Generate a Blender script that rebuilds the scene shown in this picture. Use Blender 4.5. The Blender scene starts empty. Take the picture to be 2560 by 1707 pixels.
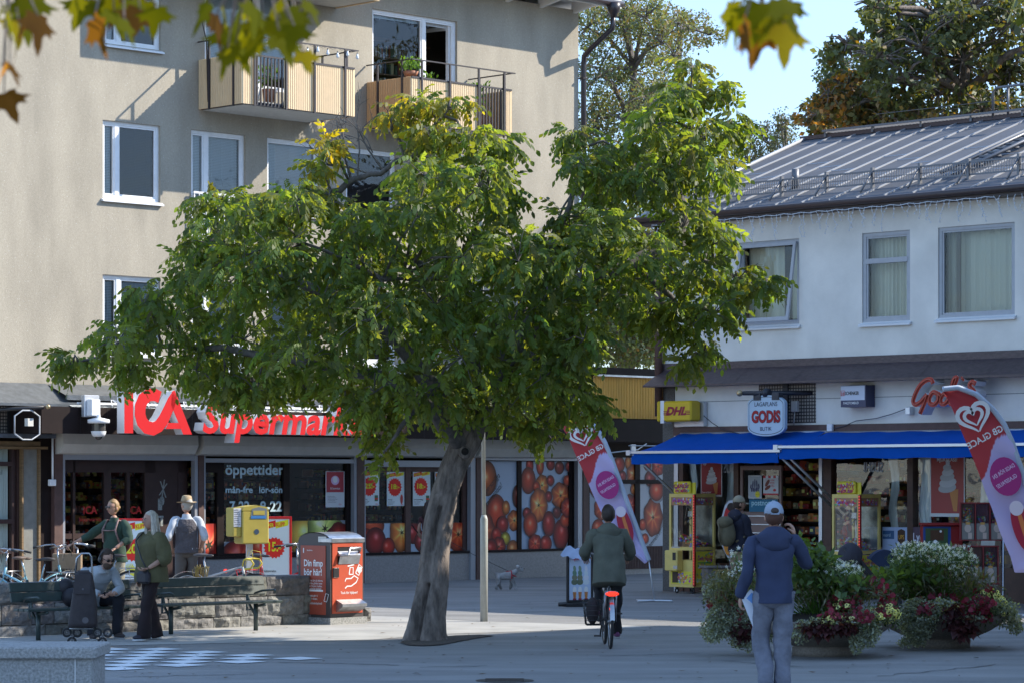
import bpy, math, random
import numpy as np
from mathutils import Matrix, Vector, noise
rnd = random.Random(7)
PI = math.pi
F, H, Y0 = 7200.0, 2.05, 1205.0          # focal length in photo pixels, eye height, horizon row
sc = bpy.context.scene
# ---------------------------------------------------------------- camera
cd = bpy.data.cameras.new('camera'); cam = bpy.data.objects.new('camera', cd); sc.collection.objects.link(cam)
cam.location = (0, 0, H); cam.rotation_euler = (PI/2, 0, 0)
cd.sensor_width = 36; cd.lens = 36*F/2560; cd.shift_y = (Y0-853.5)/2560
cd.clip_start = .5; cd.clip_end = 900
cd.dof.use_dof = True; cd.dof.focus_distance = 41; cd.dof.aperture_fstop = 9
sc.camera = cam
# ---------------------------------------------------------------- light
SUN_EL = math.radians(35); SUN_AZ = math.radians(79.5)      # azimuth clockwise from +Y
w = bpy.data.worlds.new('World'); sc.world = w; w.use_nodes = True
nt = w.node_tree; bg = nt.nodes['Background']; sk = nt.nodes.new('ShaderNodeTexSky')
sk.sky_type = 'NISHITA'; sk.sun_disc = False; sk.sun_elevation = SUN_EL; sk.sun_rotation = SUN_AZ
sk.air_density = 1.0; sk.dust_density = .1; sk.ozone_density = 1.6; sk.altitude = 300
tn_ = nt.nodes.new('ShaderNodeMix'); tn_.data_type = 'RGBA'; tn_.blend_type = 'MULTIPLY'; tn_.inputs[0].default_value = 1; tn_.inputs[7].default_value = (.99, 1, 1.0, 1); nt.links.new(sk.outputs[0], tn_.inputs[6]); gm_ = nt.nodes.new('ShaderNodeTexCoord'); sz_ = nt.nodes.new('ShaderNodeSeparateXYZ'); mr_ = nt.nodes.new('ShaderNodeMapRange'); mr_.inputs[1].default_value = 0; mr_.inputs[2].default_value = .5; mr_.inputs[3].default_value = 0; mr_.inputs[4].default_value = 1; hz_ = nt.nodes.new('ShaderNodeMix'); hz_.data_type = 'RGBA'; hz_.inputs[6].default_value = (.39, .44, .60, 1); hz_.inputs[7].default_value = (1.34, 1.3, 1.26, 1); nt.links.new(mr_.outputs[0], hz_.inputs[0])
nt.links.new(gm_.outputs['Generated'], sz_.inputs[0]); nt.links.new(sz_.outputs[2], mr_.inputs[0]); m2_ = nt.nodes.new('ShaderNodeMix'); m2_.data_type = 'RGBA'; m2_.blend_type = 'MULTIPLY'; m2_.inputs[0].default_value = 1; nt.links.new(tn_.outputs[2], m2_.inputs[6]); nt.links.new(hz_.outputs[2], m2_.inputs[7]); nt.links.new(m2_.outputs[2], bg.inputs[0]); bg.inputs[1].default_value = .15
ld = bpy.data.lights.new('sun', 'SUN'); ld.energy = 3.5; ld.angle = math.radians(.5); ld.color = (1, .92, .79)
lo = bpy.data.objects.new('sun', ld); sc.collection.objects.link(lo)
SD = Vector((math.sin(SUN_AZ)*math.cos(SUN_EL), math.cos(SUN_AZ)*math.cos(SUN_EL), math.sin(SUN_EL)))
lo.rotation_euler = SD.to_track_quat('Z', 'Y').to_euler(); lo.location = (20, 0, 30)
sc.view_settings.view_transform = 'Standard'; sc.view_settings.look = 'None'
sc.view_settings.exposure = 1.25; sc.view_settings.gamma = 1
sc.render.engine = 'CYCLES'
sc.cycles.max_bounces = 8; sc.cycles.transparent_max_bounces = 12

# ---------------------------------------------------------------- photo pixel -> place
def P(px, py, d): return Vector(((px-1280)/F*d, d, H+(Y0-py)/F*d))
def G(px, py):
    d = F*H/(py-Y0); return Vector(((px-1280)/F*d, d, 0))
class Fr:
    """a vertical plane: local x runs along it to the right, local -y points out of it"""
    def __init__(s, x, y, deg):
        s.M = Matrix.Translation((x, y, 0)) @ Matrix.Rotation(math.radians(deg), 4, 'Z'); s.I = s.M.inverted()
    def pix(s, px, py, o=0):
        a = s.I @ Vector((0, 0, H)); b = (s.I.to_3x3() @ Vector(((px-1280)/F, 1, (Y0-py)/F)))
        t = (-o-a.y)/b.y; q = a+b*t; return q.x, q.z
    def u(s, px, o=0): return s.pix(px, 1205, o)[0]
    def z(s, px, py, o=0): return s.pix(px, py, o)[1]
FL = Fr(-2.94, 58.8, 45)      # long facade, runs away to the right
FR = Fr(2.9, 54.5, -45)       # shop building on the right, runs towards us
# ---------------------------------------------------------------- materials
MATS = {}
def mat(name, col, rough=.6, metal=0, var=0, vscale=8, bump=0, bscale=60, col2=None, spec=.5, alpha=None, vc=False, emis=None, stretch=None, lo_=.35, hi_=.65, transl=0):
    if name in MATS: return MATS[name]
    m = bpy.data.materials.new(name); m.use_nodes = True; n = m.node_tree.nodes; l = m.node_tree.links
    b = n['Principled BSDF']; c = tuple(col)+(1,)
    b.inputs['Base Color'].default_value = c; b.inputs['Roughness'].default_value = rough; b.inputs['Metallic'].default_value = metal
    b.inputs['Specular IOR Level'].default_value = spec
    src = None
    if vc:
        a = n.new('ShaderNodeVertexColor'); a.layer_name = 'Col'; src = a.outputs[0]
    tc = n.new('ShaderNodeTexCoord'); co = tc.outputs['Object']
    if stretch:
        mp = n.new('ShaderNodeMapping'); mp.inputs['Scale'].default_value = stretch; l.new(co, mp.inputs[0]); co = mp.outputs[0]
    if var or col2:
        t = n.new('ShaderNodeTexNoise'); t.inputs['Scale'].default_value = vscale; t.inputs['Detail'].default_value = 6; t.inputs['Roughness'].default_value = .6
        l.new(co, t.inputs[0]); r = n.new('ShaderNodeMapRange'); r.inputs[1].default_value = lo_; r.inputs[2].default_value = hi_
        l.new(t.outputs[0], r.inputs[0]); mx = n.new('ShaderNodeMix'); mx.data_type = 'RGBA'
        l.new(r.outputs[0], mx.inputs[0])
        if src and not col2:
            mx.blend_type = 'MULTIPLY'; mx.inputs[7].default_value = (1-var, 1-var, 1-var, 1); l.new(src, mx.inputs[6])
        else:
            mx.inputs[6].default_value = c; mx.inputs[7].default_value = (tuple(col2) if col2 else tuple(x*(1-var) for x in col))+(1,)
            if src: l.new(src, mx.inputs[6])
        src = mx.outputs[2]
    if src: l.new(src, b.inputs['Base Color'])
    if bump:
        t = n.new('ShaderNodeTexNoise'); t.inputs['Scale'].default_value = bscale; t.inputs['Detail'].default_value = 5
        l.new(co, t.inputs[0]); bp = n.new('ShaderNodeBump'); bp.inputs['Strength'].default_value = min(1, bump); bp.inputs['Distance'].default_value = .02*bump
        l.new(t.outputs[0], bp.inputs['Height']); l.new(bp.outputs[0], b.inputs['Normal'])
    if emis: b.inputs['Emission Color'].default_value = tuple(emis[0])+(1,); b.inputs['Emission Strength'].default_value = emis[1]
    if transl:
        tr = n.new('ShaderNodeBsdfTranslucent'); ms = n.new('ShaderNodeMixShader'); ms.inputs[0].default_value = transl
        if src: 
            g = n.new('ShaderNodeMix'); g.data_type = 'RGBA'; g.blend_type = 'MULTIPLY'; g.inputs[0].default_value = 1
            g.inputs[7].default_value = (4.0, 3.3, .7, 1); l.new(src, g.inputs[6]); l.new(g.outputs[2], tr.inputs[0])
        else: tr.inputs[0].default_value = c
        l.new(b.outputs[0], ms.inputs[1]); l.new(tr.outputs[0], ms.inputs[2]); l.new(ms.outputs[0], n['Material Output'].inputs[0])
    MATS[name] = m; return m
def glassmat(name, tint=(.9, .95, .95), refl=.12, rough=.02):
    m = bpy.data.materials.new(name); m.use_nodes = True; n = m.node_tree.nodes; l = m.node_tree.links
    n.remove(n['Principled BSDF']); t = n.new('ShaderNodeBsdfTransparent'); t.inputs[0].default_value = tuple(tint)+(1,)
    g = n.new('ShaderNodeBsdfGlossy'); g.inputs['Roughness'].default_value = rough; g.inputs[0].default_value = (.95, .97, 1, 1)
    lw = n.new('ShaderNodeFresnel'); lw.inputs[0].default_value = 1.5
    a = n.new('ShaderNodeMath'); a.operation = 'ADD'; a.inputs[1].default_value = refl; a.use_clamp = True; l.new(lw.outputs[0], a.inputs[0])
    tc = n.new('ShaderNodeTexCoord'); no = n.new('ShaderNodeTexNoise'); no.inputs['Scale'].default_value = 2.2; l.new(tc.outputs['Object'], no.inputs[0])
    bp = n.new('ShaderNodeBump'); bp.inputs['Strength'].default_value = .25; bp.inputs['Distance'].default_value = .02; l.new(no.outputs[0], bp.inputs['Height']); l.new(bp.outputs[0], g.inputs['Normal'])
    ms = n.new('ShaderNodeMixShader'); l.new(a.outputs[0], ms.inputs[0]); l.new(t.outputs[0], ms.inputs[1]); l.new(g.outputs[0], ms.inputs[2])
    l.new(ms.outputs[0], n['Material Output'].inputs[0]); MATS[name] = m; return m
glass = glassmat('window_glass', refl=.0); shopglass = glassmat('shop_glass', refl=.02); cabglass = glassmat('cabinet_glass', refl=.04)
def M_(name, r, g, b, **k): return mat(name, (r, g, b), **k)
white = M_('white_paint', .78, .79, .8, rough=.45, var=.08)
greyframe = M_('grey_paint', .42, .44, .47, rough=.5, var=.1)
blackm = M_('black_metal', .02, .02, .022, rough=.4)
chrome = M_('chrome', .38, .39, .41, rough=.25, metal=1)
steel = M_('steel', .5, .51, .53, rough=.35, metal=1, var=.3)
alu = M_('aluminium', .6, .62, .65, rough=.4, metal=.7)
rubber = M_('rubber', .025, .025, .026, rough=.8)
darkbrown = M_('dark_brown_sheet', .022, .014, .013, rough=.55, var=.3, vscale=2, spec=.15)
brown = M_('brown_paint', .11, .058, .048, rough=.6, var=.25)
doorbrown = M_('brown_door_metal', .045, .022, .019, rough=.45, var=.2)
cream = M_('cream_sheet', .62, .60, .55, rough=.45, var=.15, vscale=3)
vcm = mat('printed_sheet', (1, 1, 1), vc=True, rough=.5)
vcloth = mat('printed_cloth', (1, 1, 1), vc=True, rough=.8, transl=0)
redp = M_('red_paint', .62, .012, .014, rough=.35)
# ---------------------------------------------------------------- mesh builder
IM = Matrix.Identity(4)
def wm(o):
    m = Matrix.LocRotScale(o.location, o.rotation_euler, o.scale)
    return wm(o.parent) @ m if o.parent else m
class MB:
    def __init__(s, M=IM): s.v = []; s.f = []; s.mi = []; s.c = []; s.M = M; s.col = (1, 1, 1); s.m = 0; s.sm = []
    def add(s, vs, fs, smooth=False, L=None):
        n = len(s.v); M = s.M @ L if L is not None else s.M
        for p in vs: s.v.append(M @ Vector(p)); s.c.append(s.col)
        for f in fs: s.f.append([i+n for i in f]); s.mi.append(s.m); s.sm.append(smooth)
        return s
    def box(s, x0, x1, y0, y1, z0, z1, L=None):
        return s.add([(x, y, z) for x in (x0, x1) for y in (y0, y1) for z in (z0, z1)],
            [(0, 1, 3, 2), (4, 6, 7, 5), (0, 4, 5, 1), (2, 3, 7, 6), (0, 2, 6, 4), (1, 5, 7, 3)], L=L)
    def rbox(s, x0, x1, y0, y1, z0, z1, b=.01, L=None):
        """box with chamfered vertical and top edges"""
        pts = [(x0+b, y0), (x1-b, y0), (x1, y0+b), (x1, y1-b), (x1-b, y1), (x0+b, y1), (x0, y1-b), (x0, y0+b)]
        cx, cy = (x0+x1)/2, (y0+y1)/2; kx = 1-2*b/max(x1-x0, 1e-6); ky = 1-2*b/max(y1-y0, 1e-6)
        lay = [[((p[0]-cx)*a+cx, (p[1]-cy)*c+cy, z) for p in pts] for a, c, z in ((kx, ky, z0), (1, 1, z0+b), (1, 1, z1-b), (kx, ky, z1))]
        vs = sum(lay, []); fs = [tuple(range(7, -1, -1)), tuple(range(24, 32))]
        for k in range(3):
            for i in range(8): j = (i+1) % 8; fs.append((k*8+i, k*8+j, k*8+8+j, k*8+8+i))
        return s.add(vs, fs, L=L)
    def tube(s, pts, r, n=8, caps=True, smooth=True, L=None):
        pts = [Vector(p) for p in pts]; k = len(pts)
        rr = r if isinstance(r, (list, tuple)) else [r]*k
        vs = []; up = Vector((0, 0, 1)); pa = None
        for i, p in enumerate(pts):
            d = (pts[min(i+1, k-1)]-pts[max(i-1, 0)]); d = d.normalized() if d.length > 1e-9 else up
            if pa is None: a = d.orthogonal().normalized()
            else: a = (pa-d*pa.dot(d)); a = a.normalized() if a.length > 1e-6 else d.orthogonal().normalized()
            pa = a; b = d.cross(a)
            for j in range(n): t = 2*PI*j/n; vs.append(p+(a*math.cos(t)+b*math.sin(t))*rr[i])
        fs = [(i*n+j, i*n+(j+1) % n, i*n+n+(j+1) % n, i*n+n+j) for i in range(k-1) for j in range(n)]
        if caps: fs += [tuple(range(n-1, -1, -1)), tuple(range((k-1)*n, k*n))]
        return s.add(vs, fs, smooth, L)
    def ring(s, c, R, r, axis='y', n=24, m=6, a0=0, a1=2*PI, L=None):
        full = abs(a1-a0-2*PI) < 1e-6; pts = []
        for i in range(n+(0 if full else 1)):
            t = a0+(a1-a0)*i/n; q = {'y': (math.cos(t)*R, 0, math.sin(t)*R), 'z': (math.cos(t)*R, math.sin(t)*R, 0), 'x': (0, math.cos(t)*R, math.sin(t)*R)}[axis]
            pts.append((c[0]+q[0], c[1]+q[1], c[2]+q[2]))
        if full: pts += [pts[0], pts[1]]
        return s.tube(pts, r, m, caps=not full, L=L)
    def lathe(s, prof, c=(0, 0, 0), n=24, L=None, smooth=True, a0=0, a1=2*PI):
        k = len(prof); vs = [(c[0]+r*math.cos(a0+(a1-a0)*j/n), c[1]+r*math.sin(a0+(a1-a0)*j/n), c[2]+z) for r, z in prof for j in range(n)]
        fs = [(i*n+j, i*n+(j+1) % n, i*n+n+(j+1) % n, i*n+n+j) for i in range(k-1) for j in range(n)]
        return s.add(vs, fs, smooth, L)
    def ell(s, c, r, n=14, m=9, L=None, f=None, smooth=True):
        vs = []; fs = []
        for i in range(m+1):
            a = -PI/2+PI*i/m
            for j in range(n):
                t = 2*PI*j/n; q = (math.cos(a)*math.cos(t), math.cos(a)*math.sin(t), math.sin(a))
                if f: q = f(*q)
                vs.append((c[0]+q[0]*r[0], c[1]+q[1]*r[1], c[2]+q[2]*r[2]))
        fs = [(i*n+j, i*n+(j+1) % n, i*n+n+(j+1) % n, i*n+n+j) for i in range(m) for j in range(n)]
        return s.add(vs, fs, smooth, L)
    def prism(s, poly, y0, y1, L=None, smooth=False):
        """polygon in local x,z; extruded in y"""
        n = len(poly); vs = [(x, y0, z) for x, z in poly]+[(x, y1, z) for x, z in poly]
        fs = [tuple(range(n)), tuple(range(2*n-1, n-1, -1))]+[(i, n+i, n+(i+1) % n, (i+1) % n) for i in range(n)]
        return s.add(vs, fs, smooth, L)
    def flat(s, poly, y, L=None): return s.add([(x, y, z) for x, z in poly], [tuple(range(len(poly)))], L=L)
    def oval(s, x, z, rx, rz, y, n=16, rot=0):
        return s.flat([(x+rx*math.cos(t)*math.cos(rot)-rz*math.sin(t)*math.sin(rot), z+rx*math.cos(t)*math.sin(rot)+rz*math.sin(t)*math.cos(rot)) for t in [2*PI*i/n for i in range(n)]], y)
    def rect(s, x0, x1, z0, z1, y): return s.flat([(x0, z0), (x1, z0), (x1, z1), (x0, z1)], y)
    def text(s, t, x, z, y, size, off=0, ext=0, shear=0, mirror=False, sx=1, rot=0, align='L'):
        vs, fs, w = textmesh(t, off, ext, shear)
        dx = {'L': 0, 'C': -w/2, 'R': -w}[align]; out = []
        for a in vs:
            u = (a[0]+dx)*size*sx*(-1 if mirror else 1); v = a[1]*size
            out.append((x+u*math.cos(rot)-v*math.sin(rot), y-a[2]*size, z+u*math.sin(rot)+v*math.cos(rot)))
        return s.add(out, fs)
    def build(s, name, m, parent=None, smooth=None):
        me = bpy.data.meshes.new(name); I = wm(parent).inverted() if parent else IM
        me.from_pydata([I @ v for v in s.v], [], s.f)
        for x in (m if isinstance(m, (list, tuple)) else [m]): me.materials.append(x)
        me.polygons.foreach_set('material_index', s.mi)
        me.polygons.foreach_set('use_smooth', s.sm if smooth is None else [smooth]*len(s.f))
        if any(c != (1, 1, 1) for c in s.c):
            a = me.color_attributes.new('Col', 'FLOAT_COLOR', 'POINT'); a.data.foreach_set('color', [q for c in s.c for q in (c[0], c[1], c[2], 1)])
        me.update(); o = bpy.data.objects.new(name, me); sc.collection.objects.link(o)
        if parent: o.parent = parent
        return o
_tc = {}
def textmesh(t, off, ext, shear):
    k = (t, off, ext, shear)
    if k not in _tc:
        cu = bpy.data.curves.new('t', 'FONT'); cu.body = t; cu.size = 1; cu.offset = off; cu.extrude = ext; cu.shear = shear; cu.resolution_u = 3
        o = bpy.data.objects.new('t', cu); sc.collection.objects.link(o)
        me = bpy.data.meshes.new_from_object(o.evaluated_get(bpy.context.evaluated_depsgraph_get()))
        vs = [tuple(v.co) for v in me.vertices]; fs = [tuple(p.vertices) for p in me.polygons]
        x0 = min([v[0] for v in vs] or [0]); x1 = max([v[0] for v in vs] or [0])
        bpy.data.objects.remove(o); bpy.data.meshes.remove(me); bpy.data.curves.remove(cu)
        _tc[k] = ([(v[0]-x0, v[1], v[2]) for v in vs], fs, x1-x0)
    return _tc[k]
def lin(r, g, b): return tuple(min(.8, 1.35*c) for c in lin0(r, g, b))
def lin0(r, g, b): return tuple(((c/255)/12.92 if c < 11 else (((c/255)+.055)/1.055)**2.4) for c in (r, g, b))
def tag(o, label=None, cat=None, group=None, kind=None):
    if label: o['label'] = label
    if cat: o['category'] = cat
    if group: o['group'] = group
    if kind: o['kind'] = kind
    return o
def thing(name, label, cat, loc=(0, 0, 0), rot=0, group=None):
    o = bpy.data.objects.new(name, None); sc.collection.objects.link(o); o.location = loc; o.rotation_euler = (0, 0, rot); o.empty_display_size = .2
    return tag(o, label, cat, group)
def ftob(fr, u, o=0, z=0): return fr.M @ Vector((u, -o, z))
def star(cx, cz, R, r, n, a=0): return [(cx+(R if i % 2 == 0 else r)*math.cos(a+PI*i/n), cz+(R if i % 2 == 0 else r)*math.sin(a+PI*i/n)) for i in range(2*n)]
def npmesh(name, V, Fq, m, parent, cols=None, smooth=False):
    """big mesh of quads from numpy arrays (world coordinates)"""
    I = np.array(wm(parent).inverted()) if parent else np.eye(4)
    V = V@I[:3, :3].T+I[:3, 3]
    me = bpy.data.meshes.new(name); me.vertices.add(len(V)); me.vertices.foreach_set('co', V.astype(np.float32).ravel())
    k = Fq.shape[1]; me.loops.add(Fq.size); me.loops.foreach_set('vertex_index', Fq.astype(np.int32).ravel())
    me.polygons.add(len(Fq)); me.polygons.foreach_set('loop_start', np.arange(0, Fq.size, k, dtype=np.int32))
    me.update(calc_edges=True); me.materials.append(m)
    if smooth: me.polygons.foreach_set('use_smooth', np.ones(len(Fq), bool))
    if cols is not None:
        a = me.color_attributes.new('Col', 'FLOAT_COLOR', 'POINT'); c4 = np.ones((len(V), 4), np.float32); c4[:, :3] = cols; a.data.foreach_set('color', c4.ravel())
    o = bpy.data.objects.new(name, me); sc.collection.objects.link(o)
    if parent: o.parent = parent
    return o
# ================================================================ GROUND
asph = mat('asphalt', (.28, .275, .265), rough=.85, var=.42, vscale=.7, bump=.6, bscale=120, lo_=.3, hi_=.72, stretch=(.5, 1.6, 1))
mb = MB(); mb.add([(-300, -60, 0), (300, -60, 0), (300, 500, 0), (-300, 500, 0)], [(0, 1, 2, 3)])
tag(mb.build('ground', asph), kind='structure')
# sunlit strip round tree and benches: sunshine put into a paler ground colour
sunlit_tone = mat('sunlit_strip_tone', (.42, .41, .385), rough=.85, var=.25, vscale=1.3, bump=.4, bscale=60)
a = [G(-60, 1622), G(330, 1612), G(930, 1598), G(1110, 1584), G(1300, 1578), G(1640, 1567), G(1560, 1562), G(1200, 1553), G(900, 1537), G(600, 1540), G(-60, 1560)]
mb = MB(); mb.add([(p.x, p.y, .004) for p in a], [tuple(range(len(a)))]); tag(mb.build('pavement', sunlit_tone), kind='structure')
wp = mat('road_marking_white', (.75, .78, .8), rough=.7, var=.3, vscale=3, lo_=.45, hi_=.75)
c0 = G(745, 1646); S = .435; mb = MB()
for i in range(8):
    for j in range(8):
        if (i+j) % 2 == 0:
            x = c0.x-(i+j)*S*.7071; y = c0.y+(j-i)*S*.7071; d = S*.7071*.985
            mb.add([(x-d, y, .008), (x, y-d, .008), (x+d, y, .008), (x, y+d, .008)], [(0, 1, 2, 3)])
tag(mb.build('painted_game_board', wp), kind='structure')
mb = MB(); a = [G(x, y) for x, y in [(1000, 1607), (1020, 1613), (1060, 1615), (1105, 1612), (1150, 1603), (1200, 1594), (1238, 1589), (1200, 1587), (1140, 1589), (1080, 1594), (1015, 1599)]]; mb.add([(p.x, p.y, .012) for p in a], [tuple(range(len(a)))]); tag(mb.build('soil_patch', mat('tree_pit_soil', (.10, .075, .055), rough=1, var=.5, vscale=14, bump=1, bscale=40)), kind='structure')
# cracks and patches in the asphalt
crk = mat('asphalt_seam', (.05, .05, .052), rough=.9)
mb = MB()
for (x0, y0, x1, y1) in [(1290, 1512, 1500, 1503), (1310, 1530, 1420, 1526), (1500, 1640, 1750, 1632), (700, 1655, 1000, 1662), (1050, 1668, 1220, 1664), (2200, 1690, 2500, 1660), (1350, 1490, 1640, 1478), (1800, 1650, 2010, 1668), (300, 1692, 620, 1685)]:
    A, B = G(x0, y0), G(x1, y1); n = 14; L_, R_ = [], []
    for i in range(n+1):
        p = A.lerp(B, i/n); w_ = .012+.02*rnd.random(); q = (B-A).normalized().cross(Vector((0, 0, 1)))*(.06*rnd.uniform(-1, 1))
        L_.append((p.x+q.x, p.y+q.y-w_, .007)); R_.append((p.x+q.x, p.y+q.y+w_, .007))
    mb.add(L_+R_, [(i, i+1, n+2+i, n+1+i) for i in range(n)])
tag(mb.build('asphalt_seams', crk), kind='structure')
mb = MB(); g = G(1262, 1701); mb.lathe([(0, .012), (.26, .012), (.27, .008), (.30, .008), (.30, 0)], (g.x, g.y, 0), 28)
for i in range(-4, 5): mb.box(g.x-.2, g.x+.2, g.y+i*.045-.01, g.y+i*.045+.01, .011, .016)
tag(mb.build('manhole_cover', mat('cast_iron', (.06, .05, .045), rough=.6, metal=.5)), 'round iron manhole cover in the asphalt at the bottom edge', 'manhole cover')
# fallen leaves
lf = mat('dead_leaf', (.13, .075, .03), rough=.8, var=.5); mb = MB()
for i in range(260):
    p = G(rnd.uniform(100, 2500), rnd.uniform(1500, 1700)); a_ = rnd.random()*6; r = rnd.uniform(.02, .05)
    mb.add([(p.x+r*math.cos(a_+k*PI/2)*(1 if k % 2 else .55), p.y+r*math.sin(a_+k*PI/2)*(1 if k % 2 else .55), .012+.012*rnd.random()) for k in range(4)], [(0, 1, 2, 3)])
tag(mb.build('fallen_leaves', lf), 'scattered dry leaves lying on the asphalt square', 'leaf litter', kind='stuff')

# ================================================================ APARTMENT BUILDING
# rain streaks and patchy tone come from a second, stretched noise
plaster = mat('roughcast_plaster', (.390, .350, .280), rough=.9, var=.14, vscale=26, bump=.55, bscale=70)
n_ = plaster.node_tree.nodes; l_ = plaster.node_tree.links       # pale specks of mica in the roughcast
vo = n_.new('ShaderNodeTexVoronoi'); vo.inputs['Scale'].default_value = 15; tcn = [x for x in n_ if x.type == 'TEX_COORD'][0]; l_.new(tcn.outputs['Object'], vo.inputs[0])
cr = n_.new('ShaderNodeMapRange'); cr.inputs[1].default_value = .12; cr.inputs[2].default_value = .05; l_.new(vo.outputs['Distance'], cr.inputs[0])
mx = n_.new('ShaderNodeMix'); mx.data_type = 'RGBA'; old = [x for x in n_ if x.type == 'MIX'][0]; l_.new(cr.outputs[0], mx.inputs[0]); l_.new(old.outputs[2], mx.inputs[6]); mx.inputs[7].default_value = (.55, .54, .5, 1)
st = n_.new('ShaderNodeTexNoise'); st.inputs['Scale'].default_value = 1.1; st.inputs['Detail'].default_value = 7; mp_ = n_.new('ShaderNodeMapping'); mp_.inputs['Scale'].default_value = (1.3, 1.3, .45); l_.new(tcn.outputs['Object'], mp_.inputs[0]); l_.new(mp_.outputs[0], st.inputs[0])
rr_ = n_.new('ShaderNodeMapRange'); rr_.inputs[1].default_value = .35; rr_.inputs[2].default_value = .7; rr_.inputs[3].default_value = 1.06; rr_.inputs[4].default_value = .78; l_.new(st.outputs[0], rr_.inputs[0])
ml_ = n_.new('ShaderNodeMix'); ml_.data_type = 'RGBA'; ml_.blend_type = 'MULTIPLY'; ml_.inputs[0].default_value = 1; l_.new(mx.outputs[2], ml_.inputs[6]); l_.new(rr_.outputs[0], ml_.inputs[7]); l_.new(ml_.outputs[2], n_['Principled BSDF'].inputs['Base Color'])
def wall_holes(mb, u0, u1, z0, z1, holes, reveal=.14, y=0):
    us = sorted({u0, u1}|{h[0] for h in holes}|{h[1] for h in holes}); zs = sorted({z0, z1}|{h[2] for h in holes}|{h[3] for h in holes})
    us = [x for x in us if u0 <= x <= u1]; zs = [x for x in zs if z0 <= x <= z1]
    for a, b in zip(us, us[1:]):
        for c, d in zip(zs, zs[1:]):
            mu, mz = (a+b)/2, (c+d)/2
            if any(h[0] < mu < h[1] and h[2] < mz < h[3] for h in holes): continue
            mb.rect(a, b, c, d, y)
    for (a, b, c, d) in holes:
        r = y+reveal
        mb.add([(a, y, c), (a, r, c), (a, r, d), (a, y, d)], [(0, 1, 2, 3)]); mb.add([(b, y, c), (b, r, c), (b, r, d), (b, y, d)], [(3, 2, 1, 0)])
        mb.add([(a, y, d), (a, r, d), (b, r, d), (b, y, d)], [(0, 1, 2, 3)]); mb.add([(a, y, c), (a, r, c), (b, r, c), (b, y, c)], [(3, 2, 1, 0)])
uA, uB = FL.u(-160), FL.u(1446)
apt = thing('apartment_building', 'tall beige roughcast apartment building with balconies above the supermarket', 'building', ftob(FL, uA))
def hole(x0, y0, x1, wd_h):   # left pixel, top pixel at left, right pixel, height m
    a, zt = FL.pix(x0, y0); b = FL.u(x1); return (a, b, zt-wd_h, zt)
Hh = 1.46; SP = 2.90
w1 = hole(262, -86, 402, Hh); w2 = hole(257, 300, 401, Hh); w3 = hole(478, 324, 614, 2.1); w4 = hole(668, 344, 800, Hh); w6 = hole(865, 368, 991, Hh)
row2 = [w2, w3, w4, w6]; row3 = [(a, b, c-SP, d-SP) for a, b, c, d in row2]
bd1 = hole(512, -70, 745, 2.15); bd2 = hole(931, 22, 1143, 2.1)
zb1 = bd1[2]
holes = [w1]+row2+row3+[bd1, bd2]
ztop = FL.z(1446, 28); zcan = FL.z(250, 958)
mb = MB(FL.M); wall_holes(mb, uA, uB, .0, ztop, [h for h in holes]+[(uA, uB, 0, 3.2)], reveal=.14)
mb.add([(uB, 0, 0), (uB, 11, 0), (uB, 11, ztop), (uB, 0, ztop)], [(0, 1, 2, 3)])
mb.add([(uA, 11, 0), (uB, 11, 0), (uB, 11, ztop), (uA, 11, ztop)], [(0, 1, 2, 3)])
mb.add([(uA, 0, 0), (uA, 11, 0), (uA, 11, ztop), (uA, 0, ztop)], [(3, 2, 1, 0)])
mb.build('wall', plaster, apt)
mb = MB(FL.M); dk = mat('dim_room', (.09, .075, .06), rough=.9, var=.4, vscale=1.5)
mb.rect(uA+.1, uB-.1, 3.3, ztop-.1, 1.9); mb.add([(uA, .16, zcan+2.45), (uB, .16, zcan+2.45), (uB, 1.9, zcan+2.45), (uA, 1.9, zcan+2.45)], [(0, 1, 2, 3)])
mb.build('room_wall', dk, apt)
slat = mat('blind_slat', (.55, .58, .6), rough=.5); slat_d = mat('brown_blind_slat', (.035, .027, .024), rough=.5)
sillm = mat('sill_white', (.7, .72, .74), rough=.4)
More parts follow.
